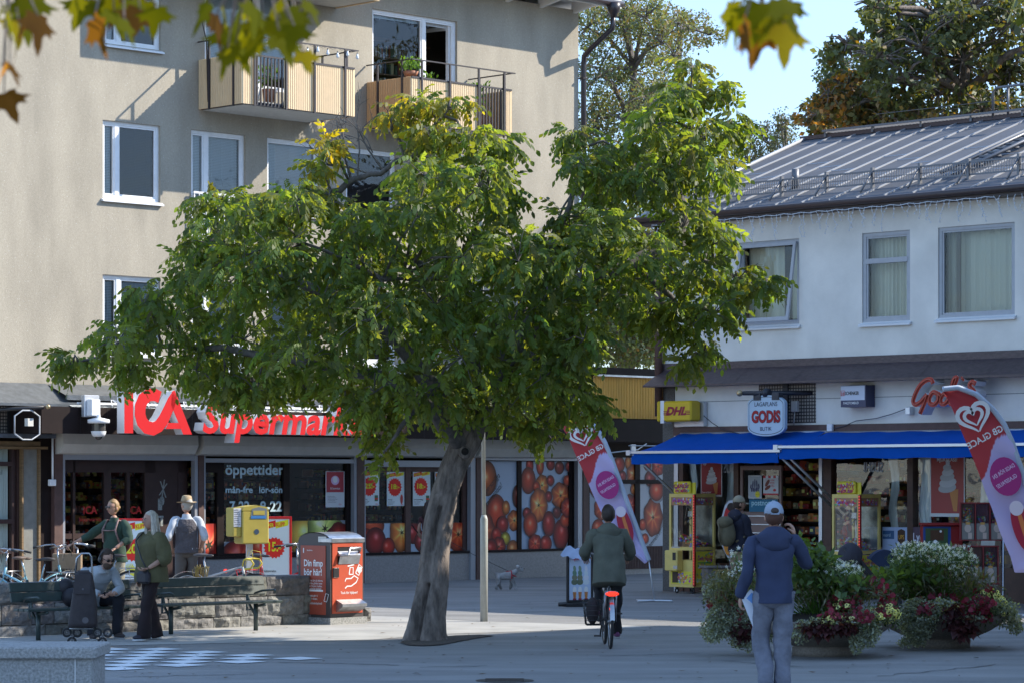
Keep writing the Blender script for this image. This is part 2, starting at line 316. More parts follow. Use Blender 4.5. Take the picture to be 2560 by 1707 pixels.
def window(par, fr, h, split=None, blind=None, blind2=None, sill=True, fm=None, fw=.06, dep=.09, pane=None, door=False, name='window'):
    """frame with mullion at fraction split, blinds, pane and sill"""
    a, b, c, d = h; fm = fm or white; pane = pane or glass
    mb = MB(fr.M); y0, y1 = dep-.03, dep+.05
    mb.box(a, a+fw, y0, y1, c, d); mb.box(b-fw, b, y0, y1, c, d); mb.box(a+fw, b-fw, y0, y1, d-fw, d); mb.box(a+fw, b-fw, y0, y1, c, c+fw)
    ps = [a+fw]+([a+(b-a)*split] if split else [])+[b-fw]
    if split: mb.box(ps[1]-fw*.75, ps[1]+fw*.75, y0, y1, c+fw, d-fw)
    segs = [(ps[i]+(fw*.75 if i else 0), ps[i+1]-(fw*.75 if i+1 < len(ps)-1 else 0)) for i in range(len(ps)-1)]
    for (s0, s1) in segs:        # casement inside the frame
        e = .035; mb.box(s0, s0+e, y0+.015, y1-.01, c+fw, d-fw); mb.box(s1-e, s1, y0+.015, y1-.01, c+fw, d-fw); mb.box(s0+e, s1-e, y0+.015, y1-.01, c+fw, c+fw+e); mb.box(s0+e, s1-e, y0+.015, y1-.01, d-fw-e, d-fw)
    w_ = mb.build(name, fm, par)
    for k, (s0, s1) in enumerate(segs):
        p = MB(fr.M); p.rect(s0+.03, s1-.03, c+fw+.03, d-fw-.03, dep+.015); p.build('pane', pane, w_)
        bl = blind if k == len(segs)-1 else (blind2 or blind)
        if bl:
            q = MB(fr.M); zt = d-fw-.035; zb = c+fw+.035+(bl[1] if len(bl) > 1 else 0); n = int((zt-zb)/.03); th = bl[2] if len(bl) > 2 else .011
            for i in range(n):
                z = zt-i*.03; q.add([(s0+.04, dep+.06, z), (s1-.04, dep+.06, z), (s1-.04, dep+.06+th, z-.024), (s0+.04, dep+.06+th, z-.024)], [(0, 1, 2, 3)])
            for t in (.2, .5, .8): x = s0+(s1-s0)*t; q.box(x-.003, x+.003, dep+.055, dep+.058, zb, zt)
            q.build('blind', bl[0], w_)
    if sill:
        q = MB(fr.M); q.add([(a-.04, -.07, c-.045), (b+.04, -.07, c-.045), (b+.04, dep-.03, c+.012), (a-.04, dep-.03, c+.012), (a-.04, -.07, c-.075), (b+.04, -.07, c-.075), (b+.04, 0, c-.06), (a-.04, 0, c-.06)], [(0, 1, 2, 3), (4, 5, 1, 0), (7, 6, 5, 4), (0, 3, 7, 4), (1, 5, 6, 2)])
        q.build('sill', sillm, w_)
    return w_
LB = (slat, 0); DB = (slat_d, 0)
window(apt, FL, w1, .27, DB, LB); window(apt, FL, w2, .27, DB, LB)
window(apt, FL, w3, .3, (slat, .9, .02), LB, sill=True); window(apt, FL, w4, None, (slat, .1, .018)); window(apt, FL, w6, None, DB)
a3 = row3; window(apt, FL, a3[0], .3, LB, LB); window(apt, FL, a3[1], .3, (slat, .9), LB); window(apt, FL, a3[2], None, LB); window(apt, FL, a3[3], None, DB)
window(apt, FL, bd1, .58, (slat, .2), (slat, .0), sill=False)
# balcony door of the right balcony stands open on a room with a bookcase
wd = window(apt, FL, bd2, .62, (slat, 1.82), (slat, 1.82), sill=False)
for s_ in [o for o in wd.children if o.name.startswith('pane')][1:]: bpy.data.objects.remove(s_)
a, b, c, d = bd2; m_ = a+(b-a)*.62
mb = MB(FL.M @ Matrix.Translation((b-.1, .12, 0)) @ Matrix.Rotation(math.radians(100), 4, 'Z')); mb.box(0, .07, 0, .05, c, d-.1); mb.box(.65, .72, 0, .05, c, d-.1); mb.box(.07, .65, 0, .05, c, c+.1); mb.box(.07, .65, 0, .05, d-.18, d-.1); mb.build('open_door', white, wd)
mb = MB(FL.M); bkm = mat('bookcase_wood', (.16, .08, .035), rough=.6); cols = [(.5, .45, .38), (.12, .05, .04), (.06, .08, .13), (.45, .38, .2), (.3, .3, .3), (.08, .12, .08), (.4, .1, .06)]
bk = thing('bookcase', 'brown bookcase full of books seen through the open balcony door', 'bookcase', ftob(FL, m_-.2, -1.5, c))
for i in range(6): z = c+.35*i; mb.box(m_-.3, b+.6, 1.45, 1.75, z, z+.03)
mb.box(m_-.3, b+.6, 1.76, 1.79, c, c+1.9); mb.build('shelf', bkm, bk); mb = MB(FL.M)
for i in range(5):
    x = m_-.25
    while x < b+.5:
        t = rnd.uniform(.02, .05); h_ = rnd.uniform(.18, .28); mb.col = rnd.choice(cols)
        if rnd.random() > .12: mb.box(x, x+t, 1.48, 1.6+rnd.random()*.1, c+.35*i+.03, c+.35*i+.03+h_)
        x += t+.003
mb.build('book_row', vcm, bk)
# white safety railings of the two french windows
for h_ in (w3, a3[1]):
    mb = MB(FL.M); a, b, c, d = h_; mb.box(a-.02, b+.02, -.11, -.08, c+.86, c+.9); mb.box(a-.02, b+.02, -.11, -.08, c+.03, c+.06)
    for i in range(12): x = a+(b-a)*i/11; mb.box(x-.009, x+.009, -.105, -.085, c+.06, c+.86)
    for x in (a, b-.02): mb.box(x, x+.02, -.1, 0, c+.8, c+.83); mb.box(x, x+.02, -.1, 0, c+.1, c+.13)
    mb.build('window_railing', white, apt)
# eaves, rafters, gutter, downpipe
roofm = mat('white_eaves', (.72, .72, .7), rough=.6); mb = MB(FL.M)
mb.box(uA-1, uB+.55, -.72, 11.7, ztop+.16, ztop+.24); mb.box(uA-1, uB+.55, -.78, -.721, ztop+.02, ztop+.26)
rf = mb.build('roof', roofm, apt); mb = MB(FL.M)
for i in range(14):
    x = uB-.12-i*1.05; mb.add([(x-.05, -.7, ztop+.06), (x+.05, -.7, ztop+.06), (x+.05, -.7, ztop+.16), (x-.05, -.7, ztop+.16), (x-.05, .05, ztop-.08), (x+.05, .05, ztop-.08), (x+.05, .05, ztop+.16), (x-.05, .05, ztop+.16)], [(0, 1, 2, 3), (0, 4, 5, 1), (0, 3, 7, 4), (1, 5, 6, 2)])
mb.build('rafter', roofm, rf)
mb = MB(FL.M)
mb.tube([(uA, -.85, ztop+.12), (uB+.5, -.85, ztop+.1)], .07, 8)
xg = uB+.12; mb.tube([(xg+.1, -.85, ztop+.1), (xg+.1, -.85, ztop-.06), (xg+.1, -.84, ztop-.22)], [.17, .14, .06], 10)
mb.tube([(xg+.1, -.84, ztop-.15), (xg+.1, -.82, ztop-.45), (xg-.02, -.28, ztop-.85), (xg-.04, -.1, ztop-1.0), (xg-.04, -.08, ztop-1.2), (xg-.04, -.08, FL.z(1446, 925))], .06, 10)
for z in (ztop-1.5, ztop-3.4, ztop-5.4): mb.box(xg-.12, xg+.04, -.15, .0, z, z+.03)
mb.build('downpipe', mat('dark_pipe', (.035, .028, .032), rough=.35), apt)
# balconies
panY = mat('ribbed_yellow_panel', (.74, .55, .33), rough=.5, var=.06); panO = mat('ribbed_ochre_panel', (.58, .37, .19), rough=.5, var=.06)
rail = mat('balcony_rail_metal', (.035, .03, .035), rough=.45); slabm = mat('balcony_slab', (.55, .56, .54), rough=.8, var=.15)
DEP = 1.3
def ribs(mb, a, b, z0, z1, axis, yy, out):
    n = max(2, int(abs(b-a)/.052)); s = (b-a)/n
    for i in range(n):
        x0 = a+i*s; q = [(x0, 0), (x0+s*.18, out), (x0+s*.62, out), (x0+s*.8, 0), (x0+s, 0)]
        for (p0, d0), (p1, d1) in zip(q, q[1:]):
            if axis == 'x': v = [(p0, yy-d0, z0), (p1, yy-d1, z0), (p1, yy-d1, z1), (p0, yy-d0, z1)]
            else: v = [(yy-d0, p0, z0), (yy-d1, p1, z0), (yy-d1, p1, z1), (yy-d0, p0, z1)]
            mb.add(v, [(0, 1, 2, 3)])
def balcony(x0, x1, yb0, yt0, gap, pm, posts):
    o = DEP; a = FL.u(x0, o); b = FL.u(x1, o); zb = FL.z(x0, yb0, o); zt = FL.z(x0, yt0, o)
    ho = zt+.33
    bal = MB(FL.M); bal.box(a+.08, b-.08, -o+.06, -.001, zb-.03, zb+.07); B = bal.build('balcony', slabm, apt)
    q = MB(FL.M); q.box(a+.02, b-.02, -o, -o+.059, zb-.02, zb+.04); q.box(a+.02, a+.079, -o+.06, -.002, zb-.02, zb+.04); q.box(b-.079, b-.02, -o+.06, -.002, zb-.02, zb+.04); q.build('edge_beam', rail, B)
    g0, g1 = FL.u(gap[0], o), FL.u(gap[1], o); q = MB(FL.M)
    ribs(q, a-.03, g0, zb-.02, zt, 'x', -o-.02, .010); q.build('front_panel', panY, B)
    q = MB(FL.M); ribs(q, g1, b+.03, zb-.02, zt, 'x', -o-.02, .010); q.build('front_panel', panY, B)
    q = MB(FL.M); ribs(q, -o-.02, .0, zb-.02, zt, 'y', a-.03, .022); q.build('side_panel', pm, B)
    q = MB(FL.M); ribs(q, -o-.02, .0, zb-.02, zt, 'y', b+.03, -.022); q.build('side_panel', pm, B)
    q = MB(FL.M)
    for px in posts: u_ = FL.u(px, o); q.box(u_-.022, u_+.022, -o-.075, -o-.045, zb-.05, ho)
    q.box(a-.05, b+.1, -o-.08, -o-.04, ho, ho+.022)
    for u_ in (a-.06, b+.05):
        q.box(u_-.018, u_+.018, -o-.04, -.02, ho, ho+.022)
        for yy in (-.35, -1.08): q.box(u_-.016, u_+.016, yy-.02, yy+.02, zb-.05, ho)
    q.box(a-.03, b+.03, -o-.043, -o-.021, zt-.03, zt+.006)
    q.build('railing', rail, B); q = MB(FL.M); n = 8
    for i in range(n): u_ = g0+(g1-g0)*(i+.5)/n; q.box(u_-.013, u_+.013, -o-.03, -o-.005, zb, zt-.03)
    q.build('railing_bars', rail, B)
    return a, b, zb, zt, ho, g0, g1, B
b1 = balcony(608, 881, 257, 134, (637, 708), panY, (632, 711, 782, 858))
b2 = balcony(1029, 1274, 307, 192, (1196, 1254), panO, (1050, 1120, 1192, 1256))
# a balcony one storey up and to the left of the frame top throws the long shadow over the wall
u_sh = FL.u(330, 0)
def upper_balcony(a, b, zb):
    o = DEP; bal = MB(FL.M); bal.box(a, b, -o, -.001, zb, zb+.1); B = bal.build('balcony', slabm, apt); q = MB(FL.M)
    ribs(q, a, b, zb-.02, zb+.92, 'x', -o-.02, .010); q.build('front_panel', panY, B); q = MB(FL.M); ribs(q, -o, 0, zb-.02, zb+.92, 'y', a-.03, .022); ribs(q, -o, 0, zb-.02, zb+.92, 'y', b+.03, -.022); q.build('side_panel', panY, B)
upper_balcony(FL.u(405), FL.u(836), FL.z(405, -47))
leafg = mat('pot_plant_leaf', (.10, .22, .03), rough=.6, var=.4, vscale=20, transl=.3); pot_w = mat('pot_white', (.6, .6, .58)); pot_t = mat('pot_terracotta', (.35, .14, .07))
def potplant(name, label, loc, r, h, ph, pm, n=60, upright=.6, col=None, group=None, sz=.09):
    t = thing(name, label, 'potted plant', loc, 0, group); mb = MB(Matrix.Translation(loc)); mb.lathe([(0, 0), (r*.75, 0), (r, ph), (r*.92, ph), (r*.9, ph*.9), (0, ph*.9)], n=14); mb.build('pot', pm, t)
    mb = MB(Matrix.Translation(loc))
    for i in range(n):
        a = rnd.random()*6.28; e = rnd.uniform(0, 1)**.7; rr = r*1.5*e; z = ph+h*rnd.uniform(.05, 1); p = Vector((rr*math.cos(a), rr*math.sin(a), z)); d = Vector((math.cos(a)*(1-upright), math.sin(a)*(1-upright), upright+rnd.uniform(-.3, .3))).normalized(); s_ = d.cross(Vector((rnd.random()-.5, rnd.random()-.5, rnd.random()))).normalized()
        q = sz*rnd.uniform(.6, 1.3); mb.add([p, p+d*q*.5+s_*q*.28, p+d*q, p+d*q*.5-s_*q*.28], [(0, 1, 2, 3)])
    for i in range(6): a = rnd.random()*6.28; mb.tube([(0, 0, ph*.8), (r*.6*math.cos(a), r*.6*math.sin(a), ph+h*.8)], .006, 4)
    mb.build('foliage', col or leafg, t); return t
zf = b1[2]+.1
for k, (f_, lab, pm, hh) in enumerate([(.25, 'leafy green plant in a pale pot behind the bars of the left balcony', pot_w, .35), (.75, 'taller green plant in a terracotta pot on the left balcony', pot_t, .4)]):
    potplant('pot_plant', lab, ftob(FL, b1[5]+(b1[6]-b1[5])*f_, DEP-.22, zf), .13, hh, .25, pm)
potplant('hanging_box_plant', 'bushy bright green plant on the rail of the right balcony', ftob(FL, FL.u(1032, DEP-.1), DEP-.16, b2[3]+.03), .16, .26, .1, pot_t, 160, .9, sz=.07)
potplant('pot_plant', 'small green plant peeping over the ochre balcony front', ftob(FL, FL.u(1090, DEP), DEP-.2, b2[3]-.12), .1, .15, .12, pot_t, 30)
potplant('pot_plant', 'tall green climbing plant behind the bars of the right balcony', ftob(FL, (b2[5]+b2[6])/2, DEP-.35, b2[2]+.1), .17, .62, .3, pot_t, 130)
# string of bulbs on the left balcony
t = thing('string_lights', 'string of clear glass bulbs hanging from the left balcony rail', 'string lights', ftob(FL, FL.u(600, DEP), DEP, b1[4]))
mb = MB(FL.M); cb = MB(FL.M)
for i in range(11):
    u_ = b1[0]+.25+(b1[1]-b1[0]-.2)*i/10; z = b1[4]-.05-.03*(i % 3); mb.lathe([(.012, .03), (.02, .0), (.035, -.04), (.03, -.07), (0, -.085)], (u_, -DEP-.09, z), 10)
    cb.lathe([(.0, .05), (.014, .05), (.014, .02)], (u_, -DEP-.09, z), 6)
pts = [(b1[0]+.25+(b1[1]-b1[0]-.2)*i/20, -DEP-.09, b1[4]-.0-.035*(i % 2)) for i in range(21)]; cb.tube(pts, .005, 4)
mb.build('bulb', mat('bulb_glass', (.75, .78, .8), rough=.1, spec=.9), t); cb.build('cable', blackm, t)
tw = thing('bare_branch', 'dry bare branch leaning against the left balcony rail', 'branch', ftob(FL, b1[0]-.05, .3, b1[4]-.1)); mb = MB(FL.M)
mb.tube([(b1[0]-.04, -.3, zf), (b1[0]-.1, -.32, b1[4]), (b1[0]-.28, -.35, b1[4]+.5)], [.02, .015, .006], 5); mb.build('stem', mat('dead_wood', (.05, .035, .03)), tw)
# ================================================================ SUPERMARKET FRONT (same plane as the long facade)
M4 = FL.M
sf = thing('supermarket_storefront', 'long brown supermarket shopfront with cream shutter boxes and big shop windows', 'shopfront', ftob(FL, FL.u(98)))
U = FL.u
CO = 1.0                         # canopy / fascia projection
zf0, zf1 = FL.z(866, 1093, CO), FL.z(190, 1016, CO)
mb = MB(M4); mb.box(U(104, CO), U(1720, CO), -CO, -CO+.06, zf0, zf1); mb.box(U(104, CO), U(104, CO)+.06, -CO+.061, -.01, zf0, zf1)
mb.box(U(104, CO)+.06, U(1720), -CO+.061, 0, zf0+.02, zf0+.06)
f = mb.build('fascia', darkbrown, sf); mb = MB(M4)
for px in (200, 268, 480, 900, 1060, 1230, 1400, 1520): mb.box(U(px, CO), U(px, CO)+.006, -CO-.004, -CO-.001, zf0, zf1)
mb.build('panel_joint', blackm, f)
zw = FL.z(0, 952); zw2 = FL.z(0, 995, .55)
canm = mat('canopy_metal', (.22, .24, .26), rough=.3, metal=.6, var=.3); mb = MB(M4)
x0, x1 = U(115), uB-.05
mb.add([(x0, -.02, zw-.02), (x1, -.02, zw-.02), (x1, -.62, zw-.25), (x0, -.62, zw-.25)], [(0, 3, 2, 1)]); mb.box(x0, x1, -.66, -.62, zw-.33, zw-.24)
mb.add([(x0, -.55, zw-.36), (x1, -.55, zw-.36), (x1, -CO+.1, zw-.5), (x0, -CO+.1, zw-.5)], [(0, 3, 2, 1)]); mb.box(x0, x1, -CO+.06, -CO+.1, zw-.55, zw-.49)
mb.build('canopy_roof', canm, sf); mb = MB(M4)
for i in range(12):
    u_ = x0+.8+i*.85; mb.tube([(u_, -CO+.05, zf1), (u_+.22, -.62, zw-.3)], .012, 5); mb.tube([(u_+.44, -CO+.05, zf1), (u_+.22, -.62, zw-.3)], .012, 5); mb.tube([(u_+.22, -CO+.05, zf1), (u_+.22, -.62, zw-.3)], .012, 5)
mb.box(x0, x1, -CO+.02, -CO+.055, zf1+.05, zf1+.09); mb.build('strut', white, sf)
zb = FL.z(600, 1140, .2); zt_ = zf0+.02
for (pa, pb) in ((148, 486), (500, 896), (906, 1186), (1194, 1448)):
    a, b = U(pa, .25), U(pb, .25); mb = MB(M4)
    prof = [(-.03, zb), (-.28, zb+.04), (-.38, zb+.2), (-.36, zt_), (-.03, zt_)]
    n = len(prof); mb.add([(a, y, z) for y, z in prof]+[(b, y, z) for y, z in prof], [(i, (i+1) % n, n+(i+1) % n, n+i) for i in range(n)]+[tuple(range(n-1, -1, -1)), tuple(range(n, 2*n))])
    mb.build('shutter_box', cream, sf)
zs = FL.z(1000, 1379); zwt = FL.z(700, 1157)
# plinth and pillars
plin = mat('granite_plinth', (.33, .31, .30), rough=.35, var=.25, vscale=30, spec=.6); mb = MB(M4)
mb.box(U(500), U(1712), -.06, .2, -.2, zs-.05); mb.build('plinth', plin, sf)
mb = MB(M4); mb.box(U(500), U(1448), -.08, .0, zs-.05, zs-.0); mb.build('sill', darkbrown, sf)
mb = MB(M4)
for a, b in ((126, 147), (487, 500), (883, 901), (1181, 1192), (1448, 1462)): mb = MB(M4); mb.box(U(a), U(b), -.13, .12, 0, zb+.3); mb.build('pillar', brown, sf)
mb = MB(M4); railg = mat('shutter_rail', (.36, .38, .42), rough=.4, metal=.4)
for a, b in ((148, 154), (478, 486), (501, 505), (877, 883), (902, 905), (1168, 1180), (1193, 1195), (1436, 1447)): mb.box(U(a), U(b), -.11, 0, .0, zb+.1)
mb.box(U(154), U(478), -.1, 0, FL.z(300, 1149), FL.z(300, 1131)); mb.box(U(505), U(877), -.1, 0, FL.z(700, 1156), FL.z(700, 1146)); mb.box(U(905), U(1168), -.1, 0, FL.z(1000, 1166), FL.z(1000, 1150)); mb.box(U(1195), U(1436), -.1, 0, FL.z(1300, 1150), FL.z(1300, 1142))
mb.build('shutter_rail', railg, sf)
# dark shop inside
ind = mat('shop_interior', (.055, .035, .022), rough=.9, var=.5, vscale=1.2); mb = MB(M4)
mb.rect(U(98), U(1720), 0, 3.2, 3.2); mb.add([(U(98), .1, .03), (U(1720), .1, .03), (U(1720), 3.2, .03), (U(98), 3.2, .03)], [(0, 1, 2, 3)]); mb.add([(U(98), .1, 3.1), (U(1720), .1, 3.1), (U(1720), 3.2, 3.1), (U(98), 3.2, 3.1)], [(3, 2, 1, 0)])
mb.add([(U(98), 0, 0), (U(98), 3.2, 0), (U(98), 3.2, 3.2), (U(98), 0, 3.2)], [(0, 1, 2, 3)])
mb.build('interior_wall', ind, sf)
goods = [lin(*c) for c in [(190, 140, 60), (160, 60, 40), (200, 170, 130), (110, 60, 30), (60, 60, 80), (150, 120, 85), (95, 80, 50), (60, 30, 30), (200, 165, 80), (40, 30, 40), (170, 110, 60), (120, 40, 35)]]
def shelves(name, fr, u0, u1, y, z0, z1, rows, par, k=.5, w0=.07):
    t = MB(fr.M); s = MB(fr.M)
    for r in range(rows):
        z = z0+(z1-z0)*r/rows; s.box(u0, u1, y, y+.4, z-.025, z); x = u0
        while x < u1:
            w_ = rnd.uniform(w0, w0*3.2); h_ = (z1-z0)/rows*rnd.uniform(.35, .8); c = rnd.choice(goods); t.col = tuple(q*rnd.uniform(.5, 1.1)*k for q in c)
            if rnd.random() > .12: t.rbox(x, x+w_, y+.02+rnd.random()*.06, y+.3, z, z+h_, min(.012, w_*.3)); t.col = tuple(min(.8, q*2.2) for q in rnd.choice(goods)); t.rect(x+w_*.25, x+w_*.75, z+h_*.35, z+h_*.7, y+.018)
            x += w_+.01
    sh = s.build(name, darkbrown, par); t.build('packages', vcm, sh); return sh
for (a, b) in ((200, 480), (520, 860), (905, 1165)):
    g = thing('grocery_shelf', {200: 'full grocery shelves glimpsed through the glazed entrance doors', 520: 'dim grocery shelves behind the opening hours window', 905: 'dim grocery shelves behind the three price posters'}[a], 'shelf unit', ftob(FL, U(a), -1.8), 0, 'shelves inside the supermarket')
    shelves('shelf', FL, U(a), U(b), 1.7, .3, 2.4, 9, g, 1.2, .04)
# entrance
dr = MB(M4); zt = FL.z(300, 1149)
for (a, b) in ((154, 168), (192, 198), (270, 287), (327, 335), (372, 398), (455, 478)): dr.box(U(a), U(b), .12, .2, 0, zt)
dr.box(U(154), U(478), .12, .2, FL.z(300, 1180), zt); dr.box(U(154), U(398), .12, .19, .0, .25); dr.box(U(154), U(270), .13, .18, 1.0, 1.1); dr.box(U(398), U(455), .13, .16, 0, zt)
D = dr.build('entrance_door', doorbrown, sf); mb = MB(M4); mb.rect(U(168), U(398), .2, FL.z(300, 1180), .16); mb.build('pane', shopglass, D)
mb = MB(M4)      # sticker crosses and notices on the brown door leaf
zc = FL.z(418, 1222); u_ = U(418)
for a in (.6, -.9, 1.2): mb.add([(u_-.13*math.cos(a), .125, zc-.2*math.sin(a)), (u_-.13*math.cos(a)+.03, .125, zc-.2*math.sin(a)), (u_+.13*math.cos(a), .125, zc+.2*math.sin(a)), (u_+.13*math.cos(a)-.03, .125, zc+.2*math.sin(a))], [(0, 1, 2, 3)])
mb.oval(u_-.03, zc-.22, .06, .09, .125); a, z = FL.pix(405, 1274); mb.rect(a, a+.1, z, z+.22, .125); a, z = FL.pix(398, 1292); mb.rect(a, a+.2, z-.01, z+.03, .125); mb.rect(a+.13, a+.19, z-.17, z-.02, .125)
mb.build('sticker', mat('torn_sticker', (.32, .34, .32), var=.4, vscale=30), D)
redtx = mat('red_lettering', (.5, .02, .015), rough=.5)
mb = MB(M4)
for px in (238, 350): a, z = FL.pix(px, 1283); mb.text('ICA', a, z, .15, .2, off=.02, align='C'); mb.text('Supermarket', a, z-.14, .15, .1, align='C')
mb.build('door_lettering', redtx, D)
mb = MB(M4); a, z = FL.pix(165, 1322); mb.tube([(a, .06, z), (a-.02, .06, z+.5)], .015, 6); mb.build('handle', steel, D)
# ---- printed tomato pictures
def tomato(mb, x, z, r, y, heir=False, col=None, sq=1., rot=0, clip=None):
    base = col or rnd.choice([(150, 30, 16), (135, 24, 16), (165, 50, 18), (120, 22, 20)]); n = 26; rings = 7; V = []; C = []
    ax, az = rnd.uniform(-.3, .1), rnd.uniform(.1, .35)
    for k in range(rings+1):
        q = k/rings
        for j in range(n):
            t = 2*PI*j/n; lob = 1+(.05*math.cos(t*7) if heir else 0); rr = r*q*lob
            dx, dz = rr*math.cos(t), rr*math.sin(t)*sq; V.append((x+dx*math.cos(rot)-dz*math.sin(rot), y, z+dx*math.sin(rot)+dz*math.cos(rot)))
            li = 1.25-.75*q**2.2; hl = max(0, 1-math.hypot(q*math.cos(t)-ax, q*math.sin(t)-az)/.4)**1.5
            rib = (.35*max(0, math.cos(t*7))**2*(1-q)*2 if heir else 0)
            c = [v*li+110*hl+(130*rib if i < 2 else 60*rib)*(1 if i else 1) for i, v in enumerate(base)]; C.append(lin(*[max(0, min(255, v*.95)) for v in c]))
    fs = [(k*n+j, (k+1)*n+j, (k+1)*n+(j+1) % n, k*n+(j+1) % n) for k in range(rings) for j in range(n)]
    if clip:
        a, b, c, d = clip; V = [(min(b, max(a, p[0])), p[1], min(d, max(c, p[2]))) for p in V]
    m0 = len(mb.v); mb.add(V, fs); mb.c[m0:] = C
    if heir:
        mb.col = lin(45, 40, 20)
        if not clip or (clip[0] < x-r*.2 and clip[1] > x+r*.2 and clip[2] < z-r*.2 and clip[3] > z+r*.2): mb.flat(star(x, z, r*.22, r*.07, 6, rnd.random()), y-.0007)
def film(a, b, z0, z1, y, toms, bg_=(175, 180, 188), par=None, name='tomato_print', script=None):
    mb = MB(M4); mb.col = lin(*bg_); mb.rect(a, b, z0, z1, y); yy = y-.002
    for t in toms:
        px, py, rp = t[:3]; u_, z = FL.pix(px, py, -y); r = rp/F*60*1.6
        mb.col = lin(bg_[0]*.72, bg_[1]*.7, bg_[2]*.7)
        if a+r < u_ < b-r and z-r > z0 and z+r < z1: mb.oval(u_+r*.12, z-r*.2, r*1.02, r*1.0, yy)
        yy -= .0003; tomato(mb, u_, z, r, yy-.0006, *(t[3:]), clip=(a, b, z0, z1)); yy -= .0014
    if script:
        mb.col = (.01, .01, .012)
        for (s, px, py, sz, ro) in script: u_, z = FL.pix(px, py, -y); mb.text(s, u_, z, yy-.002, sz, shear=.35, rot=ro, sx=.8)
    return mb.build(name, vcm, par)
def fit(mb, fr, s, px0, px1, pyb, hpx, y, **k):
    a, z = fr.pix(px0, pyb, -y); b = fr.u(px1, -y); w_ = textmesh(s, k.get('off', 0), 0, k.get('shear', 0))[2]; hh_ = fr.z(px0, pyb-hpx, -y)-z; sz_ = hh_/.73; mb.text(s, a, z, y, sz_, sx=(b-a)/(w_*sz_), **k)
def bars(mb, lst, z0, z1, y0=.02, y1=.1):
    for a, b in lst: q = MB(M4); q.box(U(a), U(b), y0, y1, z0, z1); POSTS.append(q)
POSTS = []
def flushposts(par, m):
    for q in POSTS: q.build('window_post', m, par)
    POSTS.clear()
# bay 2
mb = MB(M4); bars(mb, ((505, 512), (545, 562), (711, 726), (868, 877)), zs, zwt); bars(mb, ((512, 545),), FL.z(520, 1180), zwt); mb.box(U(512), U(868), .03, .09, zs, zs+.05)
W = mb.build('shop_window', darkbrown, sf); flushposts(W, darkbrown)
mb = MB(M4); mb.rect(U(505), U(877), zs, zwt, .075); mb.build('pane', shopglass, W)
film(U(505), U(545), zs, FL.z(520, 1308), .062, [(522, 1362, 52, True), (560, 1395, 30)], (40, 25, 20), W)
film(U(562), U(711), zs, FL.z(640, 1352), .062, [(600, 1395, 34, True), (650, 1372, 20), (690, 1390, 26, True)], (110, 115, 125), W)
film(U(726), U(868), zs, FL.z(790, 1300), .062, [(760, 1335, 34, False, (190, 150, 60)), (812, 1320, 36, True, (150, 160, 80)), (850, 1360, 34, True), (775, 1385, 30), (830, 1400, 30, True)], (120, 125, 130), W)
mb = MB(M4); y = .055
def tx(s, px, py, hpx, **k): u_, z = FL.pix(px, py, -y); mb.text(s, u_, z, y, hpx/F*55.5*1.38, **k)
for q_t in (('öppettider', 563, 710, 1185, 27), ('mån-fre', 564, 632, 1231, 17), ('lör-sön', 648, 706, 1231, 17), ('7-22', 574, 624, 1277, 26), ('8-22', 650, 705, 1277, 26)): mb = MB(M4); fit(mb, FL, *q_t, y, off=.025); mb.build('opening_hours_line', mat('pale_blue_film', (.5, .64, .68), rough=.5), W)
# bay 3
mb = MB(M4); zt3 = FL.z(1000, 1166); bars(mb, ((905, 909), (1016, 1029), (1160, 1168)), zs, zt3); mb.box(U(905), U(1168), .03, .09, zt3-.1, zt3)
W3 = mb.build('shop_window', brown, sf); flushposts(W3, brown); mb = MB(M4); mb.rect(U(905), U(1168), zs, zt3, .075); mb.build('pane', shopglass, W3)
film(U(909), U(1016), zs, FL.z(960, 1307), .062, [(932, 1312, 24, False, (160, 60, 30), .8), (915, 1345, 16), (938, 1352, 22), (1004, 1330, 26, True, (190, 100, 40), 1.2), (970, 1365, 14)], (150, 165, 180), W3)
film(U(1029), U(1160), zs, FL.z(1090, 1306), .062, [(1033, 1330, 18, False), (1055, 1352, 17), (1100, 1340, 26, True), (1145, 1335, 28, True), (1080, 1370, 12)], (150, 165, 180), W3)
# bay 4 tomato wall
zt4 = FL.z(1300, 1152)
mb = MB(M4); bars(mb, ((1296, 1306), (1424, 1436)), zs, zt4); mb.box(U(1195), U(1436), .02, .1, zt4, zt4+.05)
W4 = mb.build('shop_window', darkbrown, sf); flushposts(W4, darkbrown)
T4 = [(1193, 1165, 16), (1218, 1195, 21, False, (150, 70, 25), 1.35), (1200, 1270, 16), (1240, 1278, 22, False, None, 1.3), (1285, 1300, 17, True, (170, 80, 35)), (1264, 1268, 9, False, (170, 90, 30), 1.3), (1293, 1240, 12, False, (90, 30, 20), 1.6), (1203, 1325, 30, True, (160, 60, 35)), (1255, 1310, 14), (1240, 1335, 12), (1262, 1345, 11, False, (150, 130, 30)), (1245, 1365, 16, True), (1280, 1370, 14, False, (150, 80, 30)), (1225, 1370, 16)]
film(U(1196), U(1296), zs, zt4, .06, T4, (150, 165, 185), W4, script=[('En personliga', 1203, 1246, .17, .72), ('mötesplats!', 1216, 1265, .17, .75)])
